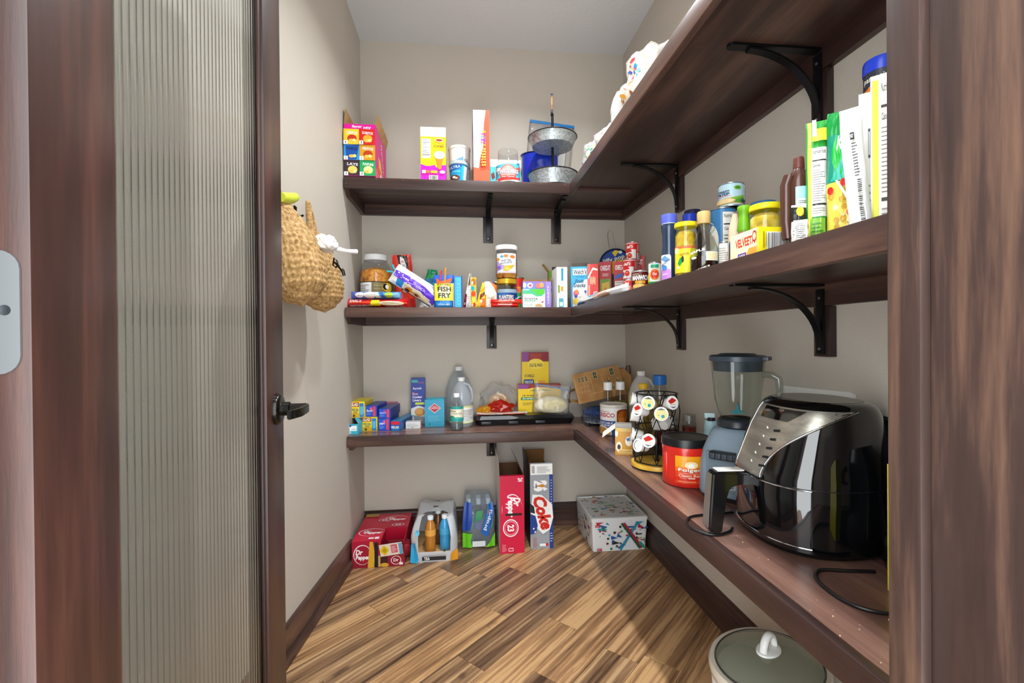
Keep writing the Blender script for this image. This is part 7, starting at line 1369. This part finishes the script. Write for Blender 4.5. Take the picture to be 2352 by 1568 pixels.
p = confetti(Pr(b*2/h), 45, 11, .085); o = p.build('printed_side', t, lambda u, v, k: Vector((-a*(.93+.055*v)-k-.0004, (.5-u)*2*b*(.93+.05*v), v*(h-.024)+.002))); o['kind'] = 'stuff'
# slow cooker
t = thing('slow_cooker', 'white oval slow cooker with glass lid under the counter', 'slow cooker', (.772, 1.108, Z), math.radians(28)); sx, sy = 1.13, .93; R_ = .139; hh = .246
lathep('housing', [(R_*.86, 0), (R_*.92, .01), (R_*.985, hh*.85), (R_*.97, hh*.87)], M('#e6e8e6', .3, coat=.3), t, 48, .8, sx=sx, sy=sy)
STONE = M('#c9c2b2', .22, coat=.4)
lathep('stoneware_rim', [(R_*.94, hh*.84), (R_*1.02, hh*.88), (R_*1.035, hh*.95), (R_*1.0, hh*.985), (R_*.93, hh*.985), (R_*.9, hh*.95), (R_*.86, hh*.6), (0, hh*.55)], STONE, t, 56, .9, caps=False, sx=sx, sy=sy)
lathep('gasket', [(R_*.90, hh*.97), (R_*.925, hh*.985), (R_*.905, hh*1.0)], M('#4a4b48', .3, .6), t, 56, .8, caps=False, sx=sx, sy=sy)
lathep('glass_lid', [(R_*.905, hh*.99), (R_*.8, hh*1.03), (R_*.5, hh*1.08), (0, hh*1.10)], glassy('lid_glass', '#c8cabc', .30, '#b4b5a4', rough=.02), t, 56, 3.2, caps=False, sx=sx, sy=sy)
lathep('handle_foot', [(.034, hh*1.088), (.033, hh*1.11), (.02, hh*1.12), (0, hh*1.12)], M('#eef0ee', .3), t, 32, .8, caps=False, sx=1.15, sy=.75)
bm = bmesh.new(); tube(bm, [(.026*math.cos(x), 0, hh*1.105+.036*math.sin(x)) for x in [PI*i/12 for i in range(13)]], .0075, 10, flat=1.3); bm2('lid_handle', bm, M('#eef0ee', .3), t, 1.2)
for sg in (-1, 1):
    bm = bmesh.new(); loft(bm, [(.016, .024, hh*.55, sg*R_*sx*1.02, 0, .01), (.018, .028, hh*.62, sg*R_*sx*1.04, 0, .01), (.014, .024, hh*.70, sg*R_*sx*1.03, 0, .01)]); bm2('side_handle', bm, M('#e6e8e6', .3), t, .8)
# ================================================================ crocheted bags on the left wall
def crochet():
    m, nt, b = nodes('crochet_yarn'); tc = N(nt, 'ShaderNodeTexCoord'); mp = N(nt, 'ShaderNodeMapping'); mp.inputs['Scale'].default_value = (1, 1, 1)
    n = N(nt, 'ShaderNodeTexNoise'); n.inputs['Scale'].default_value = 90; L(nt, tc.outputs['Object'], n.inputs[0]); r = ramp(nt, [(.3, '#84602f'), (.5, '#a98654'), (.7, '#c2a170')]); L(nt, n.outputs[0], r.inputs[0]); L(nt, r.outputs[0], b.inputs['Base Color']); b.inputs['Roughness'].default_value = .85
    bp = N(nt, 'ShaderNodeBump'); bp.inputs['Strength'].default_value = .5; bp.inputs['Distance'].default_value = .004; L(nt, n.outputs[0], bp.inputs['Height']); L(nt, bp.outputs[0], b.inputs['Normal']); return m
YARN = crochet(); YARN2 = M('#b5854a', .85)
def cbag(label, loc, R_, H_, rz, ry, strap, fx=.7):
    t = thing('crochet_bag', label, 'bag', loc, rz, None, 0, ry); bm = bmesh.new(); n, m = 144, 76; g = []
    prof = [(0, .02), (.06, .5), (.16, .88), (.3, 1.0), (.5, .93), (.7, .68), (.85, .42), (1.0, .2)]
    def pr(f):
        for (a0, r0), (a1, r1) in zip(prof[:-1], prof[1:]):
            if f <= a1: k = (f-a0)/(a1-a0); k = k*k*(3-2*k)*.5+k*.5; return r0+(r1-r0)*k
        return prof[-1][1]
    for j in range(m+1):
        f = j/m; q = pr(f); row = []
        for i in range(n):
            a = 2*PI*i/n; st = (.055 if (j % 4) in (0, 1) else 0)*(.6+.4*math.cos(i*PI/2)) + (.03 if (i % 4) < 2 else 0)
            rr = R_*q*(1+st*(.4 if f < .03 else 1)); row.append(bm.verts.new((rr*math.cos(a)*fx, rr*math.sin(a), f*H_)))
        g.append(row)
    for j in range(m):
        for i in range(n): bm.faces.new((g[j][i], g[j][(i+1) % n], g[j+1][(i+1) % n], g[j+1][i]))
    bm.faces.new(g[0][::-1]); bm.faces.new(g[-1]); bm2('knitted_body', bm, YARN, t, 3.2)
    for sg in (-1, 1):
        bm = bmesh.new(); pts = [(0, sg*R_*.35, H_*.80), (.0, sg*R_*.22, H_*.95), (0, sg*R_*.12, H_+strap*.5), (0, 0, H_+strap)]; tube(bm, pts, [.011, .012, .011, .008], 8, flat=.6); bm2('strap', bm, YARN, t, 1.2)
    return t
T1 = cbag('larger tan crocheted bag hanging beside the door with a lime grip', (-.482, 1.47, 1.178), .122, .36, 0, math.radians(-13), .16)
bm = bmesh.new(); tube(bm, [(.03, -.055, .315), (.035, -.02, .322), (.038, .02, .333), (.04, .05, .345)], [.014, .0165, .0165, .014], 12); o = bm2('lime_grip', bm, M('#c4cf3c', .45), T1, 1.2)
cbag('smaller tan crocheted bag hanging deeper behind the first', (-.488, 1.715, 1.172), .102, .30, 0, math.radians(-8), .10)
# hooks hold the bags
for y, z, lb in ((1.47, 1.70, 'nearer the door'), (1.735, 1.525, 'farther from the door')):
    x = WLX(y); t = thing('coat_hook', 'small dark wall hook, the one '+lb, 'hook', (x, y, z), 0, 'wall hooks for the bags'); boxp('hook_plate', 0, .004, -.012, .012, -.03, .03, BRONZE, t, .001); tubep('hook_arm', [(.004, 0, 0), (.03, 0, -.008), (.05, 0, .0), (.056, 0, .018)] if z > 1.6 else [(.004, 0, 0), (.02, 0, -.006), (.03, 0, -.002)], .004, BRONZE, t, 8)
t = lump('white_cloth', 'crumpled white cloth sticking out of the crocheted bag', 'cloth', (-.437, 1.56, 1.365), (.028, .05, .03), M('#f2f1ee', .8), 51.0, amp=.4); o = tubep('twisted_end', [(.02, .03, .012), (.05, .06, .010), (.075, .09, .014)], [.009, .006, .008], M('#f2f1ee', .8), t, 8)
t = thing('sunglasses', 'black sunglasses poking out of the crocheted bag', 'sunglasses', (-.425, 1.60, 1.335), -.5, None, .3, .5)
tubep('temple', [(0, 0, 0), (.02, 0, -.004), (.045, 0, -.012), (.055, 0, -.026)], [.003, .004, .006, .005], M('#0c0d0f', .2, coat=.5), t, 8); tubep('frame', [(-.002, 0, .012), (.012, 0, .010), (.02, 0, -.002), (.012, 0, -.016), (-.002, 0, -.014)], .003, M('#0c0d0f', .2), t, 6, closed=True)
# crumbs on the counter
rr = random.Random(4); bm = bmesh.new()
for k in range(70):
    x = rr.uniform(.56, .80); y = rr.uniform(.50, 1.0) if k < 50 else rr.uniform(1.0, 2.0)
    if y > .75 and x > .62: continue
    s = rr.uniform(.0006, .0016); z = ZS['counter']; v = [bm.verts.new((x+s*dx, y+s*dy, z+dz*s)) for dx, dy, dz in ((-1, -1, .1), (1, -.7, .1), (.2, 1, .1), (0, 0, 1.3))]
    for q in ((0, 1, 3), (1, 2, 3), (2, 0, 3)): bm.faces.new([v[i] for i in q])
o = bm2('crumbs', bm, M('#d8c4a4', .8)); o['label'] = 'scattered pale crumbs on the near end of the counter'; o['category'] = 'crumbs'; o['kind'] = 'stuff'
